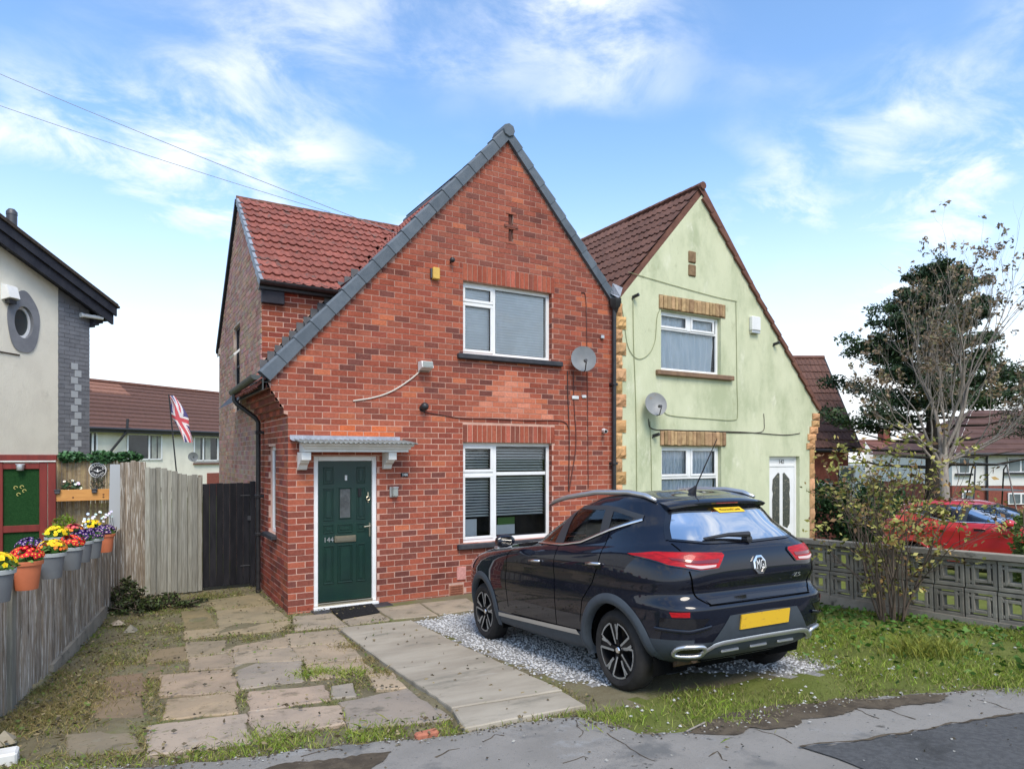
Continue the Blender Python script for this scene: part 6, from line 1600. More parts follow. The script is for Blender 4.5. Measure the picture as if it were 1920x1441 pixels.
for (s0, s1, o0, o1, z0, z1) in ((-.30, 6, -.6, .20, 5.20, 5.26), (-.36, 6, .20, .25, 5.12, 5.40), (-.40, 6, .25, .30, 5.32, 5.50)): nbox(rf, s0, s1, o0, o1, z0, z1, dz=SL)
rf.build('eaves', M['soffit_black'], nh)
rf = MB(); nbox(rf, -.44, 6, -.8, .34, 5.505, 5.55, dz=SL); nbox(rf, -.44, 6, -.8, .30, 5.555, 5.60, dz=SL); rf.build('roof', M['bark_dark'], nh)
rf = MB()
for k in range(4): nbox(rf, -.30 + k * .08, .0, -.5, .14 - k * .02, 5.08 - .055 * (k + 1), 5.08 - .055 * k)
rf.build('kneeler', M['soffit_black'], nh)
dp = MB(); dp.tube([NP(.22, .06, 5.06), NP(-.14, .20, 5.065)], .042, 10); dp.tube([NP(.22, .06, 5.06), NP(.26, .05, 5.06)], .052, 10); dp.build('overflow_pipe', M['upvc'], nh, smooth=40)
p = at(22, 440, 12.3); dp = MB(); dp.tube([p - Vector((0, 0, .3)), p + Vector((0, 0, .36))], .085, 12); dp.lathe([(.09, .36), (.09, .42), (.05, .47), (0, .48)], p, 'z', 12); dp.build('flue_pipe', M['hinge'], nh, smooth=40)
bd = MB(); nbox(bd, -.02, 6, .0, .03, 2.05, 2.18); bd.build('maroon_band', M['maroon'], nh)
sh = MB(); nbox(sh, -.0, 6, -5, -4.9, -.2, 5.2, dz=SL); nbox(sh, .0, .05, -5, -.2, -.2, 5.2); sh.build('rear_wall', M['render_cream'], nh)
fl_ = thing('security_light', 'white floodlight box beside the round window of the cream house', 'light', NP(1.74, .1, 5.1), 'wall lamps on the houses')
q = MB(); 
v = [NP(s, o, z) for (s, o, z) in ((1.86, 0, 5.02), (1.62, 0, 5.02), (1.62, 0, 5.32), (1.86, 0, 5.32), (1.84, .18, 5.06), (1.64, .18, 5.06), (1.64, .11, 5.28), (1.84, .11, 5.28))]
q.add(v, [(0, 1, 5, 4), (1, 2, 6, 5), (2, 3, 7, 6), (3, 0, 4, 7), (4, 5, 6, 7)]); q.build('housing', M['white_box'], fl_); q = MB(); nbox(q, 1.67, 1.81, .03, .13, 4.96, 5.03); q.build('lamp_base', M['black_plastic'], fl_)
mb = MB(); mb.tube([NP(1.52, .012, 4.05), NP(2.4, .012, 4.07), NP(4, .012, 4.09)], .012, 6); tag(mb.build('wall_cable', M['cable_dark']), 'thin dark cable along the cream wall under the round window', 'cable')

# ---------------------------------------------------------------- terrace behind, on the left
TD = 33.0; t_dir = (E_R * .427 + E_F * .904); t_n = E_R * .904 - E_F * .427; T0 = Vector((CAM.x, CAM.y, 0)) + E_R * (-.536 * TD) + E_F * TD
def TP(s, o, z): p = T0 + t_dir * s + t_n * o; return (p.x, p.y, z)
def tbox(mb, s0, s1, o0, o1, z0, z1, tint=(1, 1, 1)):
    v = [TP(s, o, z) for z in (z0, z1) for (s, o) in ((s0, o0), (s0, o1), (s1, o1), (s1, o0))]
    return mb.add(v, [(0, 1, 2, 3), (7, 6, 5, 4), (4, 5, 1, 0), (5, 6, 2, 1), (6, 7, 3, 2), (7, 4, 0, 3)], tint)
def ts(px):   # distance along the terrace front of a photo column
    k = (px - HX) / FPX; return (k * TD - (-.536 * TD)) / (.427 - k * .904)
te = thing('terrace_house', 'cream terrace with long brown tiled roof seen beyond the fence', 'house', TP(0, -3, -1))
S0, S1 = ts(120), ts(560)
mb = MB(); tbox(mb, S0, S1, -7, 0, -1.2, 3.35); mb.build('front_wall', M['render_cream'], te)
mb = MB(); rr = 12
for j in range(rr):
    o0, o1 = .42 - 3.9 * j / rr, .42 - 3.9 * (j + 1) / rr - .05; z0, z1 = 3.40 + 2.55 * j / rr, 3.40 + 2.55 * (j + 1) / rr
    t = RND.uniform(.92, 1.06)
    sa, sb = ts(236), ts(306)
    for (a, b, tt) in ((S0, sa, (1.0 * t, 1.0 * t, 1.0 * t)), (sa + j * .0, sb, (2.0, 1.9, 1.75) if j >= 9 else (t, t, t)), (sb, S1, (t, t, t))):
        mb.add([TP(a, o0, z0 + .05), TP(b, o0, z0 + .05), TP(b, o1, z1 + .01), TP(a, o1, z1 + .01), TP(a, o0, z0 - .02), TP(b, o0, z0 - .02)], [(0, 1, 2, 3), (4, 5, 1, 0)], tt)
mb.add([TP(S0, -7.4, 3.4), TP(S1, -7.4, 3.4), TP(S1, -3.48, 5.96), TP(S0, -3.48, 5.96)], [(3, 2, 1, 0)]); mb.build('roof', M['tile_brown'], te)
mb = MB(); mb.tube([TP(S0, -3.5, 5.98), TP(S1, -3.5, 5.98)], .10, 8); mb.build('ridge', M['barge_brown'], te)
mb = MB(); mb.tube([TP(S0, .48, 3.40), TP(S1, .48, 3.40)], .07, 8); tbox(mb, S0, S1, .38, .42, 3.24, 3.42); mb.build('gutter', M['black_plastic'], te)
def twin_(px0, px1, y0, y1, bars_=()):
    s0, s1 = ts(px0), ts(px1); dz = TD; z1_, z0_ = 2.15 - (y0 - 855) / FPX * (TD + .904 * (s0 + s1) / 2), 2.15 - (y1 - 855) / FPX * (TD + .904 * (s0 + s1) / 2)
    f_ = MB(); t_ = .07
    for (a, b, c, d) in ((s0, s1, z0_, z0_ + t_), (s0, s1, z1_ - t_, z1_), (s0, s0 + t_, z0_, z1_), (s1 - t_, s1, z0_, z1_)) + tuple((s0 + (s1 - s0) * q - .04, s0 + (s1 - s0) * q + .04, z0_, z1_) for q in bars_): tbox(f_, a, b, .0, .06, c, d)
    w = f_.build('window', M['upvc'], te); g_ = MB(); tbox(g_, s0, s1, .005, .02, z0_, z1_); g_.build('pane', mat('far_pane', (.025, .028, .03), (.05, .055, .055), .6, .08, .6), w)
    return w, s0, s1, z0_, z1_
for a in ((163, 182, 808, 866, (.5,)), (237, 303, 813, 862, (.62,)), (362, 424, 818, 864, (.28, .72))):
    w, s0, s1, z0_, z1_ = twin_(*a); c_ = MB()
    for q in ((.70, .84), (.88, .97)) if a[0] > 200 else (): tbox(c_, s0 + (s1 - s0) * q[0], s0 + (s1 - s0) * q[1], .021, .03, z0_ + .08, z1_ - .08)
    if a[0] > 350: tbox(c_, s0 + (s1 - s0) * .04, s0 + (s1 - s0) * .2, .021, .03, z0_ + .08, z1_ - .08); tbox(c_, s0 + (s1 - s0) * .35, s0 + (s1 - s0) * .5, .021, .03, z0_ + .08, z1_ - .08)
    if c_.v: c_.build('curtain', mat('far_curtain', (.42, .42, .36), (.30, .30, .27), 3, .9), w)
mb = MB(); tbox(mb, ts(362), ts(424), .0, .12, 1.72, 1.80); mb.build('window_sill', M['barge_brown'], te)
mb = MB(); s_ = ts(224); mb.tube([TP(s_ + .1, .45, 3.9), TP(s_ + .05, .45, 3.3), TP(s_ - .5, .15, 2.4), TP(s_ - .5, .12, .6)], .06, 8); mb.build('soil_pipe', M['black_plastic'], te)
mb = MB(); tbox(mb, ts(388), S1, .0, .05, -1, 1.25); mb.build('brick_panel', M['brick_far'], te)
pd = at(362, 856, 33.5); ds = thing('satellite_dish', 'grey satellite dish on the far terrace wall behind the flag', 'satellite dish', tuple(pd), 'satellite dishes')
mb = MB(); vv = [];
for r_, d_ in ((0, .06), (.12, .045), (.24, .0)):
    for i in range(16): th = 2 * math.pi * i / 16; p = pd + E_R * r_ * 1.1 * math.cos(th) + Vector((0, 0, r_ * math.sin(th))) + E_F * d_; vv.append(tuple(p))
mb.add(vv, [(j * 16 + i, j * 16 + (i + 1) % 16, (j + 1) * 16 + (i + 1) % 16, (j + 1) * 16 + i) for j in range(2) for i in range(16)]); mb.build('dish_face', M['dish'], ds, smooth=True)
mb = MB(); mb.tube([pd, pd + E_F * .3], .03, 6); mb.tube([pd - Vector((0, 0, .22)), pd - E_F * .3 - Vector((0, 0, .05))], .012, 5); mb.build('dish_arm', M['hinge'], ds)
# flag on its pole
FDp = 16.0; fp = at(337, 740, FDp); fb = at(337, 900, FDp)
flag = thing('flag', 'faded union flag hanging from a thin pole beyond the fence', 'flag', tuple(fb))
mb = MB(); mb.tube([tuple(fb - Vector((0, 0, .6))), tuple(fp + Vector((-.10, 0, .0)) + E_R * -.15)], .016, 8); mb.build('flagpole', M['black_plastic'], flag)
def union(u, v):
    x, y = (u - .5) * 2, (v - .5) * 2
    if abs(x) < .10 or abs(y) < .20: return 1
    if abs(x) < .17 or abs(y) < .33: return 2
    d = abs(abs(x) - abs(y)); 
    if d < .09: return 1
    return 2 if d < .26 else 3
mb = MB(); nu, nv = 44, 22; vv = []
for j in range(nv + 1):
    for i in range(nu + 1):
        u, v_ = i / nu, j / nv
        # hoisted corner at the top; the fly hangs down in folds
        w_ = (.42 * (1 - abs(u - .42) * .9)) * (.35 + .65 * min(1, u * 3)); p = fp + E_R * (-.20 + .42 * u + (v_ - .5) * w_ * 1.1 + .02 * math.sin(9 * u)) + Vector((0, 0, -.02 - 1.12 * u - .16 * (v_ - .5) * math.sin(3 * u))) + E_F * (.06 * math.sin(7 * v_ + 4 * u)); vv.append(tuple(p))
mb.v = vv; mb.t = [(1, 1, 1)] * len(vv)
for j in range(nv):
    for i in range(nu): mb.f.append((j * (nu + 1) + i, j * (nu + 1) + i + 1, (j + 1) * (nu + 1) + i + 1, (j + 1) * (nu + 1) + i)); mb.mi.append(union((i + .5) / nu, (j + .5) / nv) - 1)
mb.build('flag_cloth', [M['flag_red'], M['flag_white'], M['flag_blue']], flag, smooth=True)

# ---------------------------------------------------------------- houses on the right
def RP(r, f, z): p = Vector((CAM.x, CAM.y, 0)) + E_R * r + E_F * f; return (p.x, p.y, z)
def rbox(mb, r0, r1, f0, f1, z0, z1, tint=(1, 1, 1)):
    v = [RP(r, f, z) for z in (z0, z1) for (r, f) in ((r0, f0), (r1, f0), (r1, f1), (r0, f1))]
    return mb.add(v, [(3, 2, 1, 0), (4, 5, 6, 7), (0, 1, 5, 4), (1, 2, 6, 5), (2, 3, 7, 6), (3, 0, 4, 7)], tint)
bh = thing('brown_roof_house', 'red brick house with steep brown tiled roof behind the green house', 'house', RP(10, 24, -2.6))
mb = MB(); rbox(mb, 7.2, 11.25, 22.3, 27, -3, 2.5); mb.build('brick_wall', M['brick_far'], bh)
rs = Vector((0, 0, 0)) + E_F * 2.6 + Vector((0, 0, 3.34)); rl_ = rs.length; rs.normalize()
mb = MB(); mb.add([RP(7, 22.05, 2.38), RP(11.5, 22.05, 2.38), RP(11.5, 24.6, 5.70), RP(7, 24.6, 5.70), RP(7, 27, 2.5), RP(11.5, 27, 2.5)], [(0, 1, 2, 3), (2, 5, 4, 3), (1, 5, 2)]); rof = mb.build('roof', M['barge_brown'], bh)
tile_roof(rof, RP(11.5 - 13 * .30, 22.0, 2.41), E_R, rs, 13, 12, .30, rl_ / 12, M['tile_brown'], lambda p: True, 160, 'flat', seed=12)
mb = MB(); mb.tube([RP(7, 24.62, 5.78), RP(11.52, 24.62, 5.78)], .09, 8); mb.build('ridge', M['barge_brown'], bh)
mb = MB(); v0, v1 = Vector(RP(11.52, 22.0, 2.36)), Vector(RP(11.52, 24.6, 5.72)); mb.tube([v0, v1], .05, 6); mb.tube([RP(7, 21.95, 2.34), RP(11.5, 21.95, 2.34)], .06, 8); mb.build('gutter', M['soffit_black'], bh)
mb = MB(); a, b = at(1573, 873, 22.3), at(1602, 903, 22.3); r0, r1 = (1573 - HX) / FPX * 22.28, (1602 - HX) / FPX * 22.28
rbox(mb, r0, r1, 22.24, 22.29, b.z, a.z); wq = mb.build('window', M['upvc'], bh); mb = MB(); rbox(mb, r0 + .06, r1 - .06, 22.22, 22.25, b.z + .06, a.z - .06); mb.build('pane', mat('far_pane', (.10, .12, .14), rough=.05, spec=.6), wq)
mb = MB(); r0, r1 = (1534 - HX) / FPX * 22.2, (1562 - HX) / FPX * 22.2; rbox(mb, r0, r1, 22.2, 22.29, 1.12, 1.26); mb.build('bay_roof', M['white_paint'], bh)
wg = thing('white_gable_house', 'white gabled house with brown roof seen through the leafy shrub', 'house', RP(24, 42, -3))
D = 40.0; q = lambda px: (px - HX) / FPX * D
mb = MB(); mb.add([RP(q(1622), D, -3), RP(q(1800), D, -3), RP(q(1800), D, 1.65), RP(q(1652), D, 1.65), RP(q(1622), D, 3.05)], [(0, 1, 2, 3, 4)]); rbox(mb, q(1622), q(1800), D + .02, D + 7, -3, 1.6); mb.build('front_wall', M['render_white'], wg)
mb = MB(); 
for j in range(7):
    z0, z1 = 1.55 + 1.55 * j / 7, 1.55 + 1.55 * (j + 1) / 7; f0, f1 = D - .35 + 3.2 * j / 7, D - .35 + 3.2 * (j + 1) / 7
    x0 = q(1655) + (q(1625) - q(1655)) * j / 7
    mb.add([RP(x0, f0, z0 + .05), RP(q(1808), f0, z0 + .05), RP(q(1808), f1, z1 + .01), RP(x0 + (q(1625) - q(1655)) / 7, f1, z1 + .01), RP(x0, f0, z0 - .01), RP(q(1808), f0, z0 - .01)], [(0, 1, 2, 3), (4, 5, 1, 0)])
mb.build('roof', mat('tile_far', (.20, .09, .07), (.16, .07, .055), 2, .85, tint=True), wg)
mb = MB(); mb.tube([RP(q(1625), D + 2.9, 3.12), RP(q(1808), D + 2.9, 3.12)], .12, 6); mb.build('ridge', M['barge_brown'], wg)
for (a, b, c, d) in ((1668, 884, 1690, 908), (1735, 884, 1760, 908)):
    mb = MB(); rbox(mb, q(a), q(c), D - .06, D, 2.15 - (d - 855) / FPX * D, 2.15 - (b - 855) / FPX * D); w = mb.build('window', M['upvc'], wg)
    mb = MB(); rbox(mb, q(a) + .1, q(c) - .1, D - .09, D - .05, 2.25 - (d - 855) / FPX * D, 2.05 - (b - 855) / FPX * D); mb.build('pane', mat('far_pane', (.04, .045, .05), rough=.06, spec=.6), w)
ch = MB(); rbox(ch, q(1702), q(1716), D + 2.6, D + 3.3, 2.8, 4.1); ch.build('chimney', M['brick_far'], wg)
wh = thing('white_house', 'white upper storey over brick house with hipped brown roof at the right edge', 'house', RP(26, 36, -3))
D = 32.0; q = lambda px: (px - HX) / FPX * D; zz = lambda y: 2.15 - (y - 855) / FPX * D
mb = MB(); rbox(mb, q(1785), q(2150), D, D + 7, zz(910), zz(850)); mb.build('rendered_wall', M['render_white'], wh)
mb = MB(); rbox(mb, q(1786), q(2149), D + .02, D + 6.9, -3, zz(910)); mb.build('brick_wall', M['brick_far'], wh)
mb = MB()
for j in range(9):
    t0, t1 = j / 9, (j + 1) / 9; f0, f1 = D - .4 + 3.9 * t0, D - .4 + 3.9 * t1; z0, z1 = zz(853) + 2.4 * t0, zz(853) + 2.4 * t1; l0, l1 = q(1778) + 3.6 * t0, q(1778) + 3.6 * t1
    mb.add([RP(l0, f0, z0 + .05), RP(q(2160), f0, z0 + .05), RP(q(2160), f1, z1), RP(l1, f1, z1), RP(l0, f0, z0 - .02), RP(q(2160), f0, z0 - .02)], [(0, 1, 2, 3), (4, 5, 1, 0)])
    mb.add([RP(l0, f0, z0 + .05), RP(l1, f1, z1 + .05), RP(l1, D + 7.3 - 3.9 * t1, z1 + .05), RP(l0, D + 7.3 - 3.9 * t0, z0 + .05)], [(0, 1, 2, 3)])
mb.build('roof', mat('tile_far', (.115, .062, .05), (.09, .048, .04), 2, .85, tint=True), wh)
mb = MB(); mb.tube([RP(q(1778), D - .45, zz(851)), RP(q(2160), D - .45, zz(851))], .07, 6); mb.tube([RP(q(1841), D - .4, zz(853)), RP(q(1848), D - .08, zz(859)), RP(q(1849), D - .08, zz(912)), RP(q(1849), D - .08, -3)], .05, 6); mb.build('gutter', M['black_plastic'], wh)
for (a, b, c, d, sill) in ((1796, 857, 1817, 887, 1), (1888, 857, 1960, 885, 1), (1889, 923, 1960, 945, 0), (1803, 919, 1824, 945, 0)):
    mb = MB(); rbox(mb, q(a), q(c), D - .06, D, zz(d), zz(b)); w = mb.build('window', M['upvc'], wh); n = 1 if c - a < 40 else 3
    for k in range(n):
        x0, x1 = q(a) + (q(c) - q(a)) * k / n + .06, q(a) + (q(c) - q(a)) * (k + 1) / n - .05; mb = MB(); rbox(mb, x0, x1, D - .09, D - .05, zz(d) + .07, zz(b) - .07); mb.build('pane', mat('far_pane', (.18, .21, .22), (.10, .12, .13), 1.5, .06, .6), w)
    if sill: mb = MB(); rbox(mb, q(a) - .15, q(c) + .1, D - .16, D, zz(d) - .10, zz(d)); mb.build('window_sill', M['black_plastic'], wh)
sw = thing('garden_swing', 'black tubular garden swing frame standing behind the red car', 'swing', RP(.70 * 15, 15, -.2)); D = 15.0
mb = MB(); A = lambda x, y, d=0.0: at(x, y, D + d)
for (ax, ay, pts_) in ((1829, 868, ((1803, 975), (1823, 985))), (1888, 871, ((1877, 975), (1912, 985)))):
    mb.tube([A(*pts_[0], .9), A(ax - 6, ay + 8, .1), A(ax, ay)], .016, 6); mb.tube([A(ax, ay), A(*pts_[1], -.7)], .016, 6)
mb.tube([A(1829, 868), A(1888, 871)], .016, 6); mb.build('frame', M['black_plastic'], sw)
mb = MB(); mb.obox((A(1820, 916) + A(1900, 918)) / 2, (A(1900, 918) - A(1820, 916)) / 2, E_F * .3, (0, 0, .018)); mb.build('seat', M['pot_grey'], sw)
# ---------------------------------------------------------------- breeze block wall
bwall = thing('breeze_block_wall', 'grey pierced concrete block wall with flat coping beside the lawn', 'wall', (5.68, -3.5, float(ground(5.68, -3.5))))
BX, BL = 5.66, .305
def wall_base(y): return float(np.interp(y, [-8, -6.3, -4, -2, 0], [.45, .40, .32, .24, .18]))
def block_mesh(kind, name):
    mb = MB(); L, H, T = BL - .012, .305, .045
    y0, y1, z0, z1 = -L / 2, L / 2, 0, H
    def bar(a, b, c, d): mb.bevbox(-T, T, a, b, c, d, .005)
    if kind == 'solid': bar(y0, y1, z0, z1)
    else:
        t = .040
        bar(y0, y1, z0, z0 + t); bar(y0, y1, z1 - t, z1); bar(y0, y0 + t, z0 + t, z1 - t); bar(y1 - t, y1, z0 + t, z1 - t)
        a, b, c, d = y0 + L * .31, y1 - L * .31, z0 + H * .32, z1 - H * .32
        q = .034
        bar(a - q, a, c - q, z1 - t); bar(b, b + q, z0 + t, d + q); bar(y0 + t, a - q, c - q, c); bar(a, b, c - q, c); bar(b + q, y1 - t, d, d + q); bar(a, b, d, d + q)
        bar(y0 + t, a - q, d + .012, d + .012 + q * .8); bar(b + q, y1 - t, c - q - .012, c - .014)
    o = mb.build(name, M['breeze'], bwall); me = o.data; bpy.data.objects.remove(o); return me
mopen, msolid = block_mesh('open', 'pierced_block'), block_mesh('solid', 'pier_block')
y = -8.2; i = 0
while y < -.25:
    yc = y + BL / 2; b = wall_base(yc); solid = (i % 7) in (3,)
    for k in range(2):
        o = bpy.data.objects.new('pier_block' if solid else 'pierced_block', msolid if solid else mopen); COL.objects.link(o); o.parent = bwall; o.matrix_parent_inverse = ROOTINV[bwall.name]
        o.location = (BX + RND.uniform(-.005, .005), yc, b + .09 + k * .315); o.rotation_euler = (math.atan(-.04), 0, (math.pi if (i + k) % 2 else 0) + RND.uniform(-.008, .008))
        if (i + k) % 2: o.rotation_euler = (math.atan(.04), 0, math.pi)
    y += BL; i += 1
y = -8.2
while y < -.3:
    e = min(y + .92, -.25); b0, b1 = wall_base(y) + .72, wall_base(e) + .72; mb = MB()
    mb.obox((BX, (y + e) / 2, (b0 + b1) / 2 + .028), (.085, 0, 0), (0, (e - y) / 2 - .004, (b1 - b0) / 2), (0, 0, .028)); mb.build('coping_slab', M['coping'], bwall)
    mb = MB(); mb.obox((BX, (y + e) / 2, (b0 + b1) / 2 - .68), (.065, 0, 0), (0, (e - y) / 2, (b1 - b0) / 2), (0, 0, .055)); mb.build('plinth', M['coping'], bwall)
    y = e
mb = MB(); mb.add([(BX - .05, -8.2, wall_base(-8.2) - .3), (BX + .05, -8.2, wall_base(-8.2) - .3), (BX + .05, -.3, -.5), (BX - .05, -.3, -.5), (BX - .05, -8.2, wall_base(-8.2) + .03), (BX + .05, -8.2, wall_base(-8.2) + .03), (BX + .05, -.3, .20), (BX - .05, -.3, .20)], [(0, 4, 7, 3), (1, 2, 6, 5), (4, 5, 6, 7)]); mb.build('footing', M['coping'], bwall)

# ---------------------------------------------------------------- trees and shrubs
def grow(mb, p, d, length, r0, levels, spread, taper, r, tips, seg=5, gravity=0.0, kids=(3, 4), wob=.12, up=.0):
    n = 5; pts, rs = [Vector(p)], [r0]; d = Vector(d).normalized()
    for i in range(n):
        d = (d + Vector((r.uniform(-wob, wob), r.uniform(-wob, wob), r.uniform(-wob, wob) + up - gravity)) ).normalized()
        pts.append(pts[-1] + d * length / n); rs.append(r0 * (1 - (1 - taper) * (i + 1) / n))
    mb.tube(pts, rs, seg if r0 > .02 else 4, cap=False)
    if levels == 0: tips.append((pts[-1], d)); tips.append((pts[-2], d)); return
    k = r.randint(*kids)
    for j in range(k):
        t = r.uniform(.35, 1.0) if j else 1.0; i = min(int(t * n), n - 1); q = pts[i].lerp(pts[i + 1], t * n - i if t < 1 else 1)
        a = d.cross(Vector((r.uniform(-1, 1), r.uniform(-1, 1), r.uniform(-1, 1)))).normalized()
        nd = (d + a * spread * r.uniform(.6, 1.25)).normalized()
        grow(mb, q, nd, length * r.uniform(.58, .80), rs[i] * r.uniform(.5, .68), levels - 1, spread, taper, r, tips, seg, gravity, kids, wob, up)
# dark conifer
cz = -.45; cb = at(1748, 855, 20.0); cb.z = cz
tree = thing('conifer_tree', 'tall dark green cypress with layered branches standing behind the bare tree', 'tree', tuple(cb))
r = random.Random(21); tk = MB(); H = 8.55
tk.tube([cb + Vector((0, 0, -.6)), cb + Vector((.05, 0, 2.5)), cb + Vector((-.05, 0, 5.5)), cb + E_R * .25 + Vector((0, 0, H - .2))], [.24, .20, .11, .02], 10)
lv = MB()
CON = [(.016, .038, .018), (.026, .056, .022), (.038, .074, .027), (.052, .082, .030)]
for k in range(78):
    t = (k + .5) / 78; z = 2.1 + (H - 2.35) * t ** .92; L = (3.1 * (1 - t) ** .66 + .18) * r.uniform(.62, 1.12); th = k * 2.4 + r.uniform(-.4, .4)
    bare_ = t < .17 or (t < .30 and r.random() < .5)
    base = cb + E_R * (.25 * max(0, t - .5)) + Vector((0, 0, z)); hd = Vector((math.cos(th), math.sin(th), 0)); tip = base + hd * L + Vector((0, 0, .10 * L + r.uniform(-.1, .25)))
    mid = base.lerp(tip, .5) - Vector((0, 0, .06 * L)); tk.tube([base, mid, tip], [.045 * (1 - t) + .012, .028 * (1 - t) + .008, .006], 5, cap=False)
    if bare_: continue
    nc = 3 + int(L * 2.2)
    for j in range(nc):
        s = .32 + .68 * j / max(nc - 1, 1); c = (base.lerp(mid, s * 2) if s < .5 else mid.lerp(tip, s * 2 - 1)) + Vector((r.uniform(-.2, .2), r.uniform(-.2, .2), r.uniform(-.02, .12))) * min(L, 1)
        rad = (.20 + .16 * L / 2.5) * r.uniform(.75, 1.25); sh_ = r.uniform(.7, 1.35)
        leaves(lv, blob(165, c, (rad * 1.2, rad * 1.2, rad * .66), .05), .135, [tuple(q * sh_ for q in cc) for cc in CON], .9, .36, up=.25)
for k in range(60): leaves(lv, blob(10, cb + E_R * .22 + Vector((0, 0, H - 1.4 + 1.5 * r.random())), (.22, .22, .2), .05), .10, CON, 1.5, .3, up=.6)
tk.build('trunk', M['bark_dark'], tree, smooth=True); stuff(lv.build('crown', M['leaf'], tree))
# second evergreen at the right edge
cb2 = at(1990, 855, 22); cb2.z = -.8
tree = thing('conifer_tree', 'dark evergreen cut off by the right edge behind the bare tree', 'tree', tuple(cb2)); tk, lv = MB(), MB()
tk.tube([cb2, cb2 + Vector((0, 0, 6.2))], [.2, .03], 8)
for k in range(60):
    t = k / 60; z = 3.5 + 3.0 * t; L = (1.8 * (1 - t) ** .6 + .15) * r.uniform(.6, 1.1); th = k * 2.4; base = cb2 + Vector((0, 0, z)); tip = base + Vector((math.cos(th), math.sin(th), .1)) * L; tk.tube([base, tip], [.035, .006], 5, cap=False)
    for j in range(4): c = base.lerp(tip, .3 + .23 * j); sh_ = r.uniform(.7, 1.3); leaves(lv, blob(60, c, (.33, .33, .18), .05), .11, [tuple(q * sh_ for q in cc) for cc in CON + [(.05, .07, .02)]], .9, .3)
tk.build('trunk', M['bark_dark'], tree, smooth=True); stuff(lv.build('crown', M['leaf'], tree))
# nearly bare tree with brown seed bunches
bb_ = at(1772, 855, 15.0); bb_.z = -.35
tree = thing('bare_tree', 'almost leafless pale-barked tree with brown seed bunches in front of the cypress', 'tree', tuple(bb_)); tk, tips = MB(), []
r = random.Random(33)
tr_top = bb_ + Vector((0, 0, 2.7)) + E_R * -.05; tk.tube([bb_ + Vector((0, 0, -.5)), bb_ + Vector((.03, 0, 1.2)), tr_top], [.13, .10, .085], 10)
for (er, ef, ez, L, rr_, sp) in ((.12, .1, 1.0, 2.0, .085, .42), (.42, -.1, 1.0, 2.2, .08, .42), (.25, -.2, 1.0, 2.1, .07, .45), (-.15, .1, 1.0, 1.9, .07, .45), (.55, -.1, .95, 1.75, .075, .55), (-.45, .1, .9, 1.5, .07, .6), (.9, .1, .42, 1.5, .06, .55), (-.95, 0, .50, 1.35, .055, .6), (.4, .5, .8, 1.4, .06, .6), (-.2, -.5, .8, 1.35, .06, .6), (1.0, -.3, .15, 1.35, .055, .5), (-.8, .4, .75, 1.35, .055, .6)):
    d = E_R * er + E_F * ef + Vector((0, 0, ez)); grow(tk, tr_top - Vector((0, 0, r.uniform(0, .7))), d, L * .93, rr_ * .60, 4, sp * .92, .60, r, tips, 6, 0.0, (2, 4), .17, .07)
tk.build('trunk', M['bark_pale'], tree, smooth=True)
lv = MB()
for p, d in tips:
    if r.random() < .34: sh_ = r.uniform(.7, 1.3); leaves(lv, blob(r.randint(3, 9), p, (.085, .085, .085), .0), .085, [tuple(q * sh_ for q in c) for c in ((.22, .16, .10), (.17, .12, .08), (.27, .20, .12), (.18, .16, .08))], 1.0, .55)
for k in range(12):
    p, d = r.choice(tips); leaves(lv, blob(60, p - Vector((0, 0, .25)), (.26, .26, .2), .0), .085, [(.20, .13, .05), (.16, .10, .05), (.14, .13, .05)], .8, .5)
stuff(lv.build('crown', M['leaf'], tree))
# leafy shrub on the lawn
sb = onG(1672, 1164); shrub = thing('leafy_shrub', 'many-stemmed shrub with olive and yellowing leaves on the lawn by the block wall', 'shrub', tuple(sb)); tk, tips = MB(), []
r = random.Random(5)
for k in range(17):
    th = r.uniform(0, 6.28); lean = r.uniform(.05, .36); d = Vector((math.cos(th) * lean, math.sin(th) * lean, 1)); b0 = sb + Vector((math.cos(th) * .10, math.sin(th) * .10, -.03))
    grow(tk, b0, d, r.uniform(.78, 1.15), r.uniform(.009, .018), 2, .52, .62, r, tips, 6, 0, (2, 4), .13, .03)
tk.build('stems', M['bark'], shrub, smooth=True); lv = MB()
OL = [(.17, .18, .035), (.22, .215, .045), (.28, .26, .06), (.13, .14, .03), (.30, .19, .06), (.19, .11, .05), (.34, .31, .09)]
for p, d in tips:
    sh_ = r.uniform(.65, 1.3); leaves(lv, blob(r.randint(3, 8), p, (.11, .11, .085), .0), .060, [tuple(q * sh_ for q in c) for c in r.sample(OL, 4)], .75, .52)
for k in range(80):
    z = r.uniform(.3, 1.3); a = r.uniform(0, 6.28); rad = r.uniform(.1, .55) * (.5 + z * .5); leaves(lv, blob(9, sb + Vector((math.cos(a) * rad, math.sin(a) * rad, z)), (.09, .09, .07), 0), .058, r.sample(OL, 4), .75, .5)
stuff(lv.build('leaves', M['leaf'], shrub))
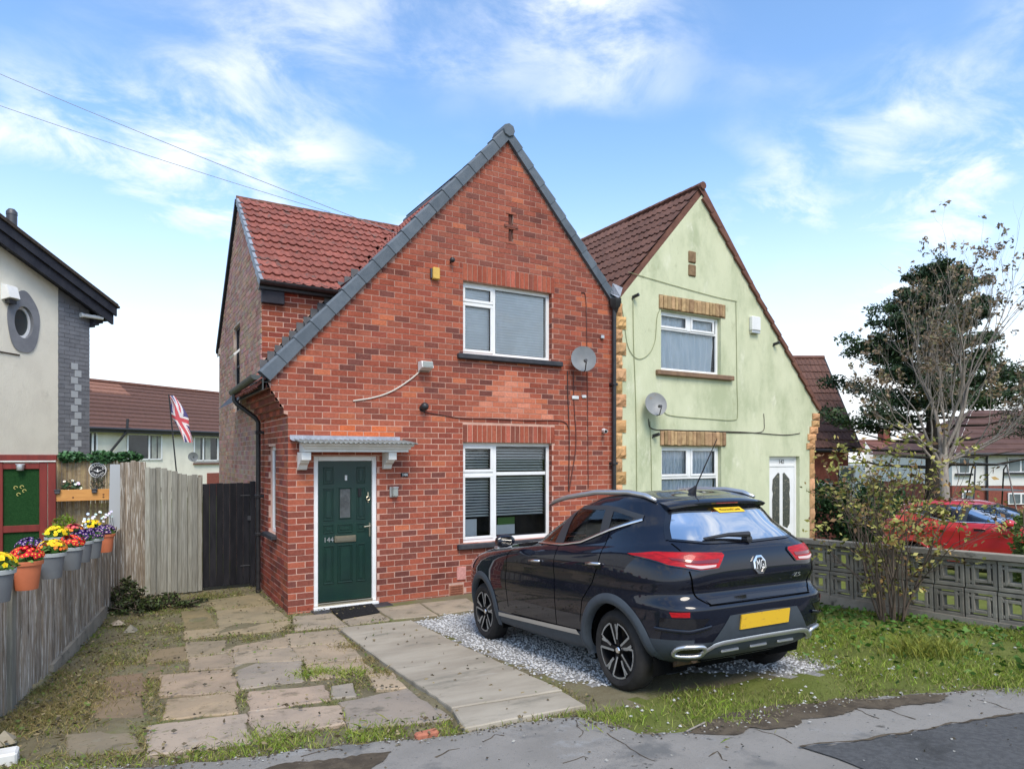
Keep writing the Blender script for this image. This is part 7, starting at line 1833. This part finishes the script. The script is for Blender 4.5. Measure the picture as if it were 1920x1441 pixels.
# hedge, edge bush, weeds
def bush(name, label, cat, spots, n, size, cols, stems=0):
    c0 = spots[0][0]; t = thing(name, label, cat, (c0[0], c0[1], float(ground(c0[0], c0[1])))); lv = MB()
    for c, rad in spots:
        for k in range(max(1, n // 60)): cc = blob(1, c, rad, .5)[0]; sh_ = RND.uniform(.6, 1.35); leaves(lv, blob(60, cc, tuple(q * .33 for q in rad), .0), size, [tuple(q * sh_ for q in k2) for k2 in cols], .8, .55)
    stuff(lv.build('foliage', M['leaf'], t))
    if stems:
        mb = MB()
        for k in range(stems): c, rad = RND.choice(spots); mb.tube([(c[0] + RND.uniform(-.5, .5) * rad[0], c[1] + RND.uniform(-.5, .5) * rad[1], c[2] - rad[2]), (c[0] + RND.uniform(-1, 1) * rad[0], c[1] + RND.uniform(-1, 1) * rad[1], c[2] + rad[2] * .8)], .007, 4)
        mb.build('stems', M['bark'], t)
    return t
HG = [(.014, .040, .012), (.022, .058, .016), (.032, .075, .022)]
hs = []
for k in range(7): p = at(1532 + 22 * k, 965, 16.5 - .25 * k); hs.append(((p.x, p.y, p.z - .15), (.5, .5, .95)))
bush('hedge', 'dark green clipped hedge behind the corner of the green house', 'hedge', hs, 1500, .09, HG)
hs = []
for k in range(6): p = at(1700 + 60 * k, 945, 13.5); hs.append(((p.x, p.y, p.z - .5), (.55, .4, .5)))
bush('hedge', 'low green hedge behind the red car', 'hedge', hs, 700, .09, [(.03, .07, .02), (.045, .09, .025)])
p = at(1935, 1030, 6.9); bush('garden_bush', 'green garden bush cut by the right edge in front of the block wall', 'bush', [((p.x, p.y, p.z), (.14, .16, .50)), ((p.x + .1, p.y, p.z - .35), (.2, .2, .4))], 700, .055, [(.07, .12, .025), (.10, .16, .03), (.13, .17, .04)], 10)
wp = onG(300, 1140); bush('weed_clump', 'dark overgrown weeds at the foot of the picket fence', 'weeds', [((wp.x - .05, wp.y + .10, .07), (.46, .34, .13)), ((wp.x + .12, wp.y + .02, .04), (.42, .30, .09)), ((wp.x - .42, wp.y + .25, .16), (.22, .22, .26)), ((wp.x - .30, wp.y - .10, .05), (.3, .3, .08))], 1150, .05, [(.030, .042, .015), (.045, .06, .02), (.07, .10, .025), (.06, .05, .03)], 34)
p0, p1 = onG(262, 1128), at(243, 1090, 9.6); mb = MB(); mb.tube([p0, p1], .03, 7); tag(mb.build('fallen_branch', M['bark']), 'short broken branch leaning in the weeds beside the low fence', 'branch')

# ---------------------------------------------------------------- grass and ground cover
def blades(mb, X, Y, h, w, cols, lean=.45, up=0.0):
    n = len(X); Z = ground(X, Y) + up; th = NPR.uniform(0, 6.28, n); hh = h * NPR.uniform(.5, 1.35, n); wd = w * NPR.uniform(.7, 1.3, n)
    lx, ly = NPR.normal(0, lean, n) * hh, NPR.normal(0, lean, n) * hh; c, s = np.cos(th) * wd / 2, np.sin(th) * wd / 2
    P = np.stack([np.stack([X - c, Y - s, Z], 1), np.stack([X + c, Y + s, Z], 1), np.stack([X + c * .6 + lx * .45, Y + s * .6 + ly * .45, Z + hh * .62], 1), np.stack([X + lx, Y + ly, Z + hh * .95], 1), np.stack([X - c * .6 + lx * .45, Y - s * .6 + ly * .45, Z + hh * .62], 1)], 1).reshape(-1, 3)
    cols = np.asarray(cols, float); cc = cols[NPR.integers(0, len(cols), n)] * NPR.uniform(.7, 1.3, (n, 1)); k = len(mb.v)
    mb.v += list(map(tuple, P.tolist())); mb.t += [tuple(q) for q in np.repeat(cc, 5, 0).tolist()]; mb.mi += [0] * n
    mb.f += [(k + 5 * i, k + 5 * i + 1, k + 5 * i + 2, k + 5 * i + 3, k + 5 * i + 4) for i in range(n)]
def vnoise(X, Y, s, seed):
    r = np.random.default_rng(seed); v = 0; a = 1; tot = 0
    for o in range(4):
        for _ in range(3):
            an = r.uniform(0, 6.28); v = v + a * np.sin((X * math.cos(an) + Y * math.sin(an)) * s * 6.28 + r.uniform(0, 6.28)); tot += a
        s *= 2.05; a *= .6
    return .5 + .5 * v / tot * 2.2
def scatter(n, x0, x1, y0, y1): return NPR.uniform(x0, x1, n), NPR.uniform(y0, y1, n)
BRIGHT = [(.18, .255, .026), (.225, .30, .036), (.14, .21, .025), (.28, .31, .06), (.26, .255, .08)]
DULL = [(.14, .15, .045), (.19, .18, .06), (.11, .115, .035), (.25, .21, .09)]
STRAW = [(.30, .235, .10), (.25, .19, .085), (.20, .165, .06), (.16, .15, .04)]
g1 = MB()
X, Y = scatter(170000, .9, 5.7, -7.4, -.8); k = inside(X, Y, LAWN) & ~inside(X, Y, ROAD_POLY); X, Y = X[k], Y[k]
v = vnoise(X, Y, .8, 4); lush = np.clip((X - 2.6) / .9, 0, 1); inG = inside(X, Y, GRAVEL) & (X < 2.9)
k = (NPR.uniform(0, 1, X.size) < np.clip((v - .30) * 2.4, .04, 1) * (.55 + .45 * lush)) & ~(inG & (NPR.uniform(0, 1, X.size) < .93)); X, Y, v, lush = X[k], Y[k], v[k], lush[k]
pick = NPR.uniform(0, 1, X.size) < (.25 + .65 * lush) * np.clip(v * 1.5, .3, 1)
blades(g1, X[pick], Y[pick], .034, .006, BRIGHT, .6); blades(g1, X[~pick], Y[~pick], .026, .006, DULL, .7)
tc_ = onG(1735, 1225); X, Y = NPR.normal(tc_.x, .13, 1500), NPR.normal(tc_.y, .11, 1500); blades(g1, X, Y, .12, .007, [(.20, .22, .03), (.26, .26, .045), (.15, .19, .03)], .6)
for (px_, py_, n_, s_) in ((1560, 1205, 600, .15), (1800, 1262, 700, .18), (1880, 1285, 500, .12), (1640, 1260, 500, .2), (1330, 1330, 500, .18), (1150, 1345, 300, .12)):
    q = onG(px_, py_); blades(g1, NPR.normal(q.x, s_, n_), NPR.normal(q.y, s_, n_), .05, .006, BRIGHT, .6)
gl = g1.build('lawn_grass', M['leaf']); stuff(gl)['label'] = 'bright green grass of the lawn right of the black car'
# broad-leaved weeds in the lawn, thick along the wall foot
wd_ = MB(); X, Y = scatter(3600, 2.9, 5.6, -7.0, -2.2); k = inside(X, Y, LAWN) & ~inside(X, Y, ROAD_POLY) & (NPR.uniform(0, 1, X.size) < np.clip((X - 3.2) / 2.3, .05, 1)); X, Y = X[k], Y[k]
leaves(wd_, np.stack([X, Y, ground(X, Y) + NPR.uniform(.01, .07, X.size)], 1), .055, [(.06, .14, .02), (.09, .19, .025), (.05, .11, .018)], .4, .62); stuff(wd_.build('lawn_weeds', M['leaf']))
# moss and turf between the paving stones, the strip by the road, straw on the left
SP = [[tuple(q) for q in C6(pl)] for pl, _ in STONES] + [[tuple(q) for q in C6(pl)] for pl, _ in CONC] + [[tuple(q) for q in C6(pl)] for pl in DOORFLAGS]
PATHP = [G2([(633, 1180), (771, 1166), (1099, 1329), (871, 1374)])]
def off_slabs(X, Y):
    m = np.ones(X.shape, bool)
    for pl in SP + PATHP: m &= ~inside(X, Y, pl)
    return m & ~inside(X, Y, ROAD_POLY) & ~inside(X, Y, GRAVEL) & (X > fx(Y) + .05) & ~((X > -.02) & (Y > -.04))
g2 = MB(); X, Y = scatter(170000, -3.3, 1.0, -5.9, 2.3); k = off_slabs(X, Y); X, Y = X[k], Y[k]; v = vnoise(X, Y, 1.1, 9)
road_d = np.interp(X, [p[0] for p in EDGE], [p[1] for p in EDGE]); near = np.exp(-np.maximum(Y - road_d, 0) / .22); fenced = np.exp(-np.maximum(X - fx(Y), 0) / .3)
k = NPR.uniform(0, 1, X.size) < np.clip((v - .30) * 1.7 + near * 1.0 + fenced * .25, .06, 1); X, Y, v, near, fenced = X[k], Y[k], v[k], near[k], fenced[k]
u = NPR.uniform(0, 1, X.size); gr = u < .12 + .75 * near; st = ~gr & (((X < -1.5) & (Y < -1.6) & (u > .35)) | (u > .86))
blades(g2, X[gr], Y[gr], .036, .0065, BRIGHT + DULL[:2], .7); blades(g2, X[st], Y[st], .036, .005, STRAW, 1.1); r_ = ~gr & ~st; blades(g2, X[r_], Y[r_], .018, .007, DULL + [(.09, .10, .025), (.13, .12, .03)], 1.0)
for (px_, py_, n_, s_, c_) in ((595, 1265, 500, .10, BRIGHT), (660, 1265, 350, .09, BRIGHT), (660, 1215, 350, .10, STRAW), (735, 1262, 350, .10, STRAW), (100, 1335, 1400, .22, STRAW), (160, 1300, 700, .2, STRAW), (150, 1195, 500, .12, BRIGHT), (40, 1300, 500, .10, DULL), (545, 1178, 150, .06, DULL), (700, 1240, 300, .1, STRAW), (500, 1395, 500, .14, BRIGHT), (690, 1385, 500, .14, BRIGHT), (850, 1390, 300, .05, BRIGHT), (220, 1240, 400, .15, DULL)):
    q = onG(px_, py_); a, b = NPR.normal(q.x, s_, n_), NPR.normal(q.y, s_, n_); k = ~inside(a, b, ROAD_POLY) & ~inside(a, b, PATHP[0]) & (a > fx(b) + .04); blades(g2, a[k], b[k], .040 if c_ is BRIGHT else .034, .006, c_, .8, .012)
stuff(g2.build('path_grass', M['leaf']))['label'] = 'thin grass, moss and straw between the paving stones on the left'
lt_ = MB(); X, Y = scatter(5600, -3.0, 1.0, -5.6, 2.0); k = (X > fx(Y) + .05) & ~inside(X, Y, ROAD_POLY) & ~((X > -.02) & (Y > -.04)); X, Y = X[k], Y[k]; k = NPR.uniform(0, 1, X.size) < np.where(off_slabs(X, Y), .9, .09); X, Y = X[k], Y[k]
leaves(lt_, np.stack([X, Y, ground(X, Y) + .042], 1), .035, [(.10, .075, .04), (.17, .13, .07), (.06, .05, .03), (.24, .19, .10), (.10, .14, .03)], .12, .55); stuff(lt_.build('leaf_litter', M['leaf']))
lt_ = MB(); X, Y = scatter(900, -2.5, 5.5, -8.2, -5.2); k = inside(X, Y, ROAD_POLY); X, Y = X[k], Y[k]
leaves(lt_, np.stack([X, Y, ground(X, Y) + .02], 1), .022, [(.06, .045, .03), (.10, .08, .05), (.30, .29, .26), (.05, .05, .04)], .1, .5); stuff(lt_.build('road_litter', M['leaf']))

ec = MB(); pts_ = []
for i in range(1500):
    k = RND.randrange(len(EDGE) - 1); q = EDGE[k]; pts_.append((q[0] + RND.gauss(0, .05), q[1] + RND.gauss(-.01, .05)))
pts_ = [p for p in pts_ if -3.5 < p[0] < 5.6]
rocks(ec, pts_, [float(ground(*p)) + .012 for p in pts_], [RND.uniform(.004, .012) for _ in pts_], [RND.choice([(.10, .075, .05), (.15, .12, .08), (.07, .055, .04), (.34, .33, .30), (.20, .17, .11)]) for _ in pts_]); stuff(ec.build('edge_debris', M['pebble']))
# ---------------------------------------------------------------- small things on and around the houses
mb = MB(); a, b, c, d = (onG(*p, .018) for p in ((615, 1139), (694, 1128), (712, 1148), (640, 1161)))
mb.add([tuple(p + Vector((0, 0, .013))) for p in (a, b, c, d)] + [tuple(p) for p in (a, b, c, d)], [(0, 3, 2, 1), (0, 1, 5, 4), (1, 2, 6, 5), (2, 3, 7, 6), (3, 0, 4, 7)]); tag(mb.build('doormat', M['rubber_mat']), 'black rubber doormat in front of the green door', 'doormat')
mb = MB(); mb.bevbox(.30, 1.42, -.24, .0, -.02, .022, .008); mb.build('door_step', M['sill_dark'], house)
q = thing('alarm_box', 'yellow alarm box high on the brick gable', 'alarm box', (2.165, -.05, 4.83)); mb = MB(); mb.bevbox(2.11, 2.225, -.075, -.004, 4.83, 5.01, .012); mb.build('case', M['yellow_box'], q); mb = MB(); mb.bevbox(2.085, 2.11, -.045, -.004, 4.845, 4.995, .004); mb.build('side_strip', M['hinge'], q)
q = thing('alarm_box', 'white alarm box on the green wall beside the upper window', 'alarm box', (9.29, -.07, 4.7)); mb = MB(); mb.bevbox(9.17, 9.43, -.11, -.02, 4.73, 5.02, .015); mb.build('case', M['white_box'], q); mb = MB(); mb.bevbox(9.18, 9.42, -.10, -.02, 4.675, 4.728, .006); mb.build('strobe', M['satin_metal'], q)
def globe(name, label, c, r_, m_, stem=(0, .08, -.02), g='wall lamps on the houses'):
    q = thing(name, label, 'light', tuple(c), g); mb = MB(); mb.lathe([(r_ * math.sin(t), -r_ * math.cos(t)) for t in np.linspace(0, math.pi, 9)], c, 'z', 14); mb.build('globe', m_, q, smooth=True)
    mb = MB(); mb.tube([c, Vector(c) + Vector(stem)], r_ * .4, 8); mb.lathe([(0, -.012), (r_ * .9, -.01), (r_ * .9, .0)], Vector(c) + Vector(stem), 'y', 12); mb.build('bracket', m_, q, smooth=40)
globe('wall_lamp', 'black globe lamp on the brick wall between door and windows', Vector((1.965, -.085, 2.895)), .062, M['black_plastic'])
globe('wall_lamp', 'small dark lamp up the gable near the yellow alarm box', Vector((2.43, -.07, 5.16)), .042, M['black_plastic'])
q = thing('floodlight', 'square white floodlight on the brick wall left of the upper window', 'light', (1.97, -.1, 3.4), 'wall lamps on the houses')
mb = MB(); v = [(1.885, -.02, 3.42), (2.065, -.02, 3.42), (2.065, -.02, 3.57), (1.885, -.02, 3.57), (1.885, -.19, 3.47), (2.065, -.19, 3.47), (2.065, -.15, 3.565), (1.885, -.15, 3.565)]
mb.add(v, [(0, 1, 5, 4)[::-1], (1, 2, 6, 5)[::-1], (2, 3, 7, 6)[::-1], (3, 0, 4, 7)[::-1], (4, 5, 6, 7)]); mb.build('housing', M['white_box'], q)
mb = MB(); mb.add([(1.90, -.186, 3.478), (2.05, -.186, 3.478), (2.05, -.04, 3.424), (1.90, -.04, 3.424)], [(0, 1, 2, 3), (3, 2, 1, 0)]); mb.bevbox(1.895, 2.055, -.195, -.18, 3.475, 3.555, .004); mb.build('lens', M['lamp_glass'], q)
q = thing('porch_light', 'small grey glass porch light right of the green door', 'light', (1.5, -.05, 1.58), 'wall lamps on the houses'); mb = MB(); mb.bevbox(1.47, 1.545, -.10, -.03, 1.56, 1.68, .010); mb.build('lens', M['lamp_glass'], q); mb = MB(); mb.bevbox(1.465, 1.55, -.105, -.004, 1.68, 1.705, .006); mb.bevbox(1.44, 1.56, -.03, -.004, 1.55, 1.70, .004); mb.build('back_plate', M['satin_metal'], q)
q = thing('number_plaque', 'small dark plaque with white 144 on the brickwork right of the door', 'sign', (1.675, -.02, 1.85)); mb = MB(); mb.bevbox(1.615, 1.735, -.018, -.003, 1.845, 1.905, .004); mb.build('plate', M['print_black'], q)
v, f = text_mb('144', .058, .002); mb = MB(); mb.add([(1.675 + p[0], -.020 - p[2], 1.875 + p[1]) for p in v], f); mb.build('numerals', M['print_white'], q)
q = thing('security_camera', 'white bullet camera on the brick wall by the downpipe', 'camera', (5.38, -.08, 2.58)); mb = MB(); mb.tube([(5.40, -.02, 2.60), (5.34, -.16, 2.585)], .035, 10); mb.lathe([(0, -.004), (.045, -.004), (.045, .004)], (5.41, -.012, 2.60), 'y', 12); mb.build('case', M['white_box'], q, smooth=40); mb = MB(); mb.tube([(5.342, -.155, 2.586), (5.336, -.170, 2.584)], .026, 10); mb.build('lens', M['print_black'], q)
mb = MB(); mb.bevbox(5.33, 5.40, -.05, -.004, 4.22, 4.285, .008); tag(mb.build('junction_box', M['satin_metal']), 'small pale junction box under the right eave of the brick gable', 'box')
mb = MB(); mb.bevbox(4.72, 4.86, -.03, -.004, 3.13, 3.19, .008); mb.bevbox(4.93, 5.02, -.03, -.004, 3.16, 3.21, .008); tag(mb.build('cable_joint', M['white_box']), 'white plastic cable joints below the dish on the brick wall', 'box')
def dish(label, c, rx, face, arm_to, col):
    q = thing('satellite_dish', label, 'satellite dish', tuple(c), 'satellite dishes'); c = Vector(c); nn = Vector(face).normalized(); u = nn.cross(Vector((0, 0, 1))).normalized(); v_ = u.cross(nn)
    vv = []; S = 28; R6 = ((0.0, -.062), (.35, -.052), (.7, -.028), (.96, .0), (1.0, .004), (1.0, -.004), (.7, -.040), (.3, -.066), (0, -.072))
    for (k, h) in R6:
        for i in range(S): th = 2 * math.pi * i / S; vv.append(tuple(c + (u * math.cos(th) * rx + v_ * math.sin(th) * rx * 1.1) * k + nn * h))
    mb = MB(); mb.add(vv, [(j * S + i, j * S + (i + 1) % S, (j + 1) * S + (i + 1) % S, (j + 1) * S + i) for j in range(len(R6) - 1) for i in range(S)]); mb.build('reflector', col, q, smooth=40)
    tip = c + nn * rx * 1.1 - v_ * rx * .75; low_ = c - v_ * rx * 1.05; mb = MB(); mb.tube([low_ - nn * .03, low_ + nn * .1 - v_ * .03, tip], .010, 6); mb.tube([tip - nn * .01 + v_ * .02, tip - nn * .09 + v_ * .05], [.024, .030], 10); mb.build('feed_arm', M['hinge'], q, smooth=40)
    w = Vector((c.x + .02, -.01, c.z - .03)); mb = MB(); mb.tube([c - nn * .07, c - nn * .10 - v_ * .05, w], .016, 8); mb.lathe([(0, -.006), (.05, -.006), (.05, .004)], w, 'y', 10); mb.build('bracket', M['hinge'], q, smooth=40)
dish('grey satellite dish on the brick wall right of the upper window', (4.80, -.24, 3.80), .215, (-.45, -.86, .32), None, M['dish'])
dish('weathered satellite dish with rusty centre on the green wall', (6.43, -.24, 3.10), .205, (-.35, -.88, .32), None, M['dish_old'] if 'dish_old' in M else mat('dish_old', (.27, .275, .27), (.22, .225, .22), 4, .5, .4, stains=(((.30, .22, .13), 7, .55, .75),)))
for lab, (x, z) in (('small black lamp on the green wall near the left eave', (6.09, 5.06)), ('black bullet camera on the green wall below the white alarm box', (9.95, 4.53)), ('small black lamp at the left end of the lower stone lintel on the green wall', (6.58, 2.55))):
    q = thing('wall_camera', lab, 'camera', (x, -.06, z), 'small fixtures on the green wall'); mb = MB(); mb.tube([(x - .02, -.03, z - .02), (x + .02, -.14, z + .01)], .032, 8); mb.build('case', M['black_plastic'], q, smooth=40); mb = MB(); mb.tube([(x - .04, -.02, z - .06), (x - .02, -.06, z - .01)], .014, 6); mb.build('bracket', M['hinge'], q)
def cable(label, pts, r_, m_, name='cable', group=None, bez=True):
    P = [Vector(p) for p in pts]; out = []
    if bez and len(P) > 2:
        Q = [P[0] * 2 - P[1]] + P + [P[-1] * 2 - P[-2]]
        for i in range(len(P) - 1):
            for k in range(6):
                t = k / 6; a, b, c, d = Q[i:i + 4]; out.append(.5 * (2 * b + (c - a) * t + (2 * a - 5 * b + 4 * c - d) * t * t + (3 * b - a - 3 * c + d) * t ** 3))
        out.append(P[-1])
    else: out = P
    mb = MB(); mb.tube(out, r_, 5); return tag(mb.build(name, m_), label, 'cable', group)
W3 = lambda L, y=-.014: [(onY(px_, py_, y).x, y, onY(px_, py_, y).z) for px_, py_ in L]
M['cable_red'] = mat('cable_red', (.10, .035, .028), rough=.6)
cable('looping cream cable from the floodlight down the brick wall', W3([(786, 697), (768, 712), (735, 733), (700, 745), (662, 751)]), .011, M['cable_white'])
cable('dark red cable running straight down the brick wall right of the windows', W3([(1090, 548), (1098, 556), (1100, 620), (1101, 700), (1102, 800), (1103, 915)]), .008, M['cable_red'])
cable('thin dark cable dropping from the brick wall dish behind the car', W3([(1075, 695), (1076, 750), (1080, 830), (1072, 890), (1067, 920)]), .009, M['cable_red'])
cable('thin dark cable beside the lower window of the brick house', W3([(1064, 695), (1065, 750), (1067, 800), (1067, 860), (1066, 920)]), .009, M['cable_dark'])
cable('thin cable sagging along the brick wall over the lower window lintel', W3([(795, 772), (830, 778), (870, 784), (930, 785), (985, 788), (1040, 788), (1060, 792), (1067, 805)]), .007, M['cable_red'])
Gy = -.032
cable('grey cable looping from the eave to the upper window of the green wall', W3([(1162, 548), (1170, 600), (1178, 650), (1195, 672), (1215, 665), (1228, 640), (1232, 595), (1238, 578)], Gy), .006, M['cable_green'])
cable('grey cable dropping straight down the green wall past the dish', W3([(1187, 560), (1188, 640), (1191, 720), (1193, 800), (1194, 925)], Gy), .007, M['cable_green'])
cable('grey cable crossing the green gable from the roof edge to the right', W3([(1178, 510), (1260, 534), (1340, 556), (1382, 565)], Gy), .006, M['cable_green'])
cable('grey cable down the green wall right of the upper window', W3([(1380, 566), (1381, 640), (1382, 720), (1383, 775), (1376, 787), (1330, 785), (1260, 779), (1243, 770)], Gy), .006, M['cable_green'])
cable('dark cable sagging from the green wall dish above the lower lintel to the door', W3([(1216, 785), (1222, 803), (1260, 806), (1340, 808), (1400, 810), (1470, 815), (1500, 812)], Gy), .008, M['cable_dark'])
cable('short dark cable rising to a hook on the green wall', W3([(1340, 810), (1400, 811), (1430, 808), (1433, 790), (1432, 775)], Gy), .006, M['cable_dark'])
cable('thin cable dropping from the dish on the green wall to the ground', W3([(1219, 790), (1221, 850), (1222, 925)], Gy), .006, M['cable_green'])
# overhead wires to the roofs
def sagline(a, b, sag, n=24): return [a.lerp(b, i / n) - Vector((0, 0, sag * 4 * (i / n) * (1 - i / n))) for i in range(n + 1)]
w0, w1 = at(-160, 70, 12.0), Vector((2.02, 1.2, 5.86)); cable('upper overhead wire running to the brick gable', sagline(w0, w1, .06), .0055, M['wire'], 'overhead_wire', 'overhead wires', False)
w0, w1 = at(-160, 142, 12.0), Vector((1.75, 4.3, 7.14)); cable('lower overhead wire running to the red tiled ridge', sagline(w0, w1, .06), .0055, M['wire'], 'overhead_wire', 'overhead wires', False)
# bits on the ground
mb = MB(); c = onG(14, 1432); mb.bevbox(c.x - .10, c.x + .055, c.y - .08, c.y + .05, c.z - .03, c.z + .09, .012); tag(mb.build('stone_block', M['white_paint']), 'white painted stone block at the lower left corner', 'stone')
c = onG(802, 1381); mb = MB(); mb.bevbox(c.x - .085, c.x + .07, c.y - .03, c.y + .03, c.z - .01, c.z + .04, .012, (.42, .16, .10)); tag(mb.build('brick_fragment', M['brick']), 'broken red brick lying in the grass at the foot of the path', 'brick')
for lab, px_, py_, s_, tn in (('pale broken stone beside the low fence', 222, 1172, .10, (.40, .33, .25)), ('flat grey stone beside the pale broken one', 245, 1186, .12, (.24, .22, .17)), ('small brown stone at the lower left among straw', 8, 1395, .10, (.36, .31, .22))):
    c = onG(px_, py_); mb = MB(); rocks(mb, [(c.x, c.y)], [c.z + .02], [s_], [tn]); tag(mb.build('loose_stone', M['pebble']), lab, 'stone')
c = onG(1307, 1370); mb = MB(); mb.tube([c + Vector((-.10, -.01, .025)), c + Vector((.1, .03, .025))], .006, 5); tag(mb.build('twig', M['bark_pale']), 'pale twig on the mud at the pavement edge', 'twig')
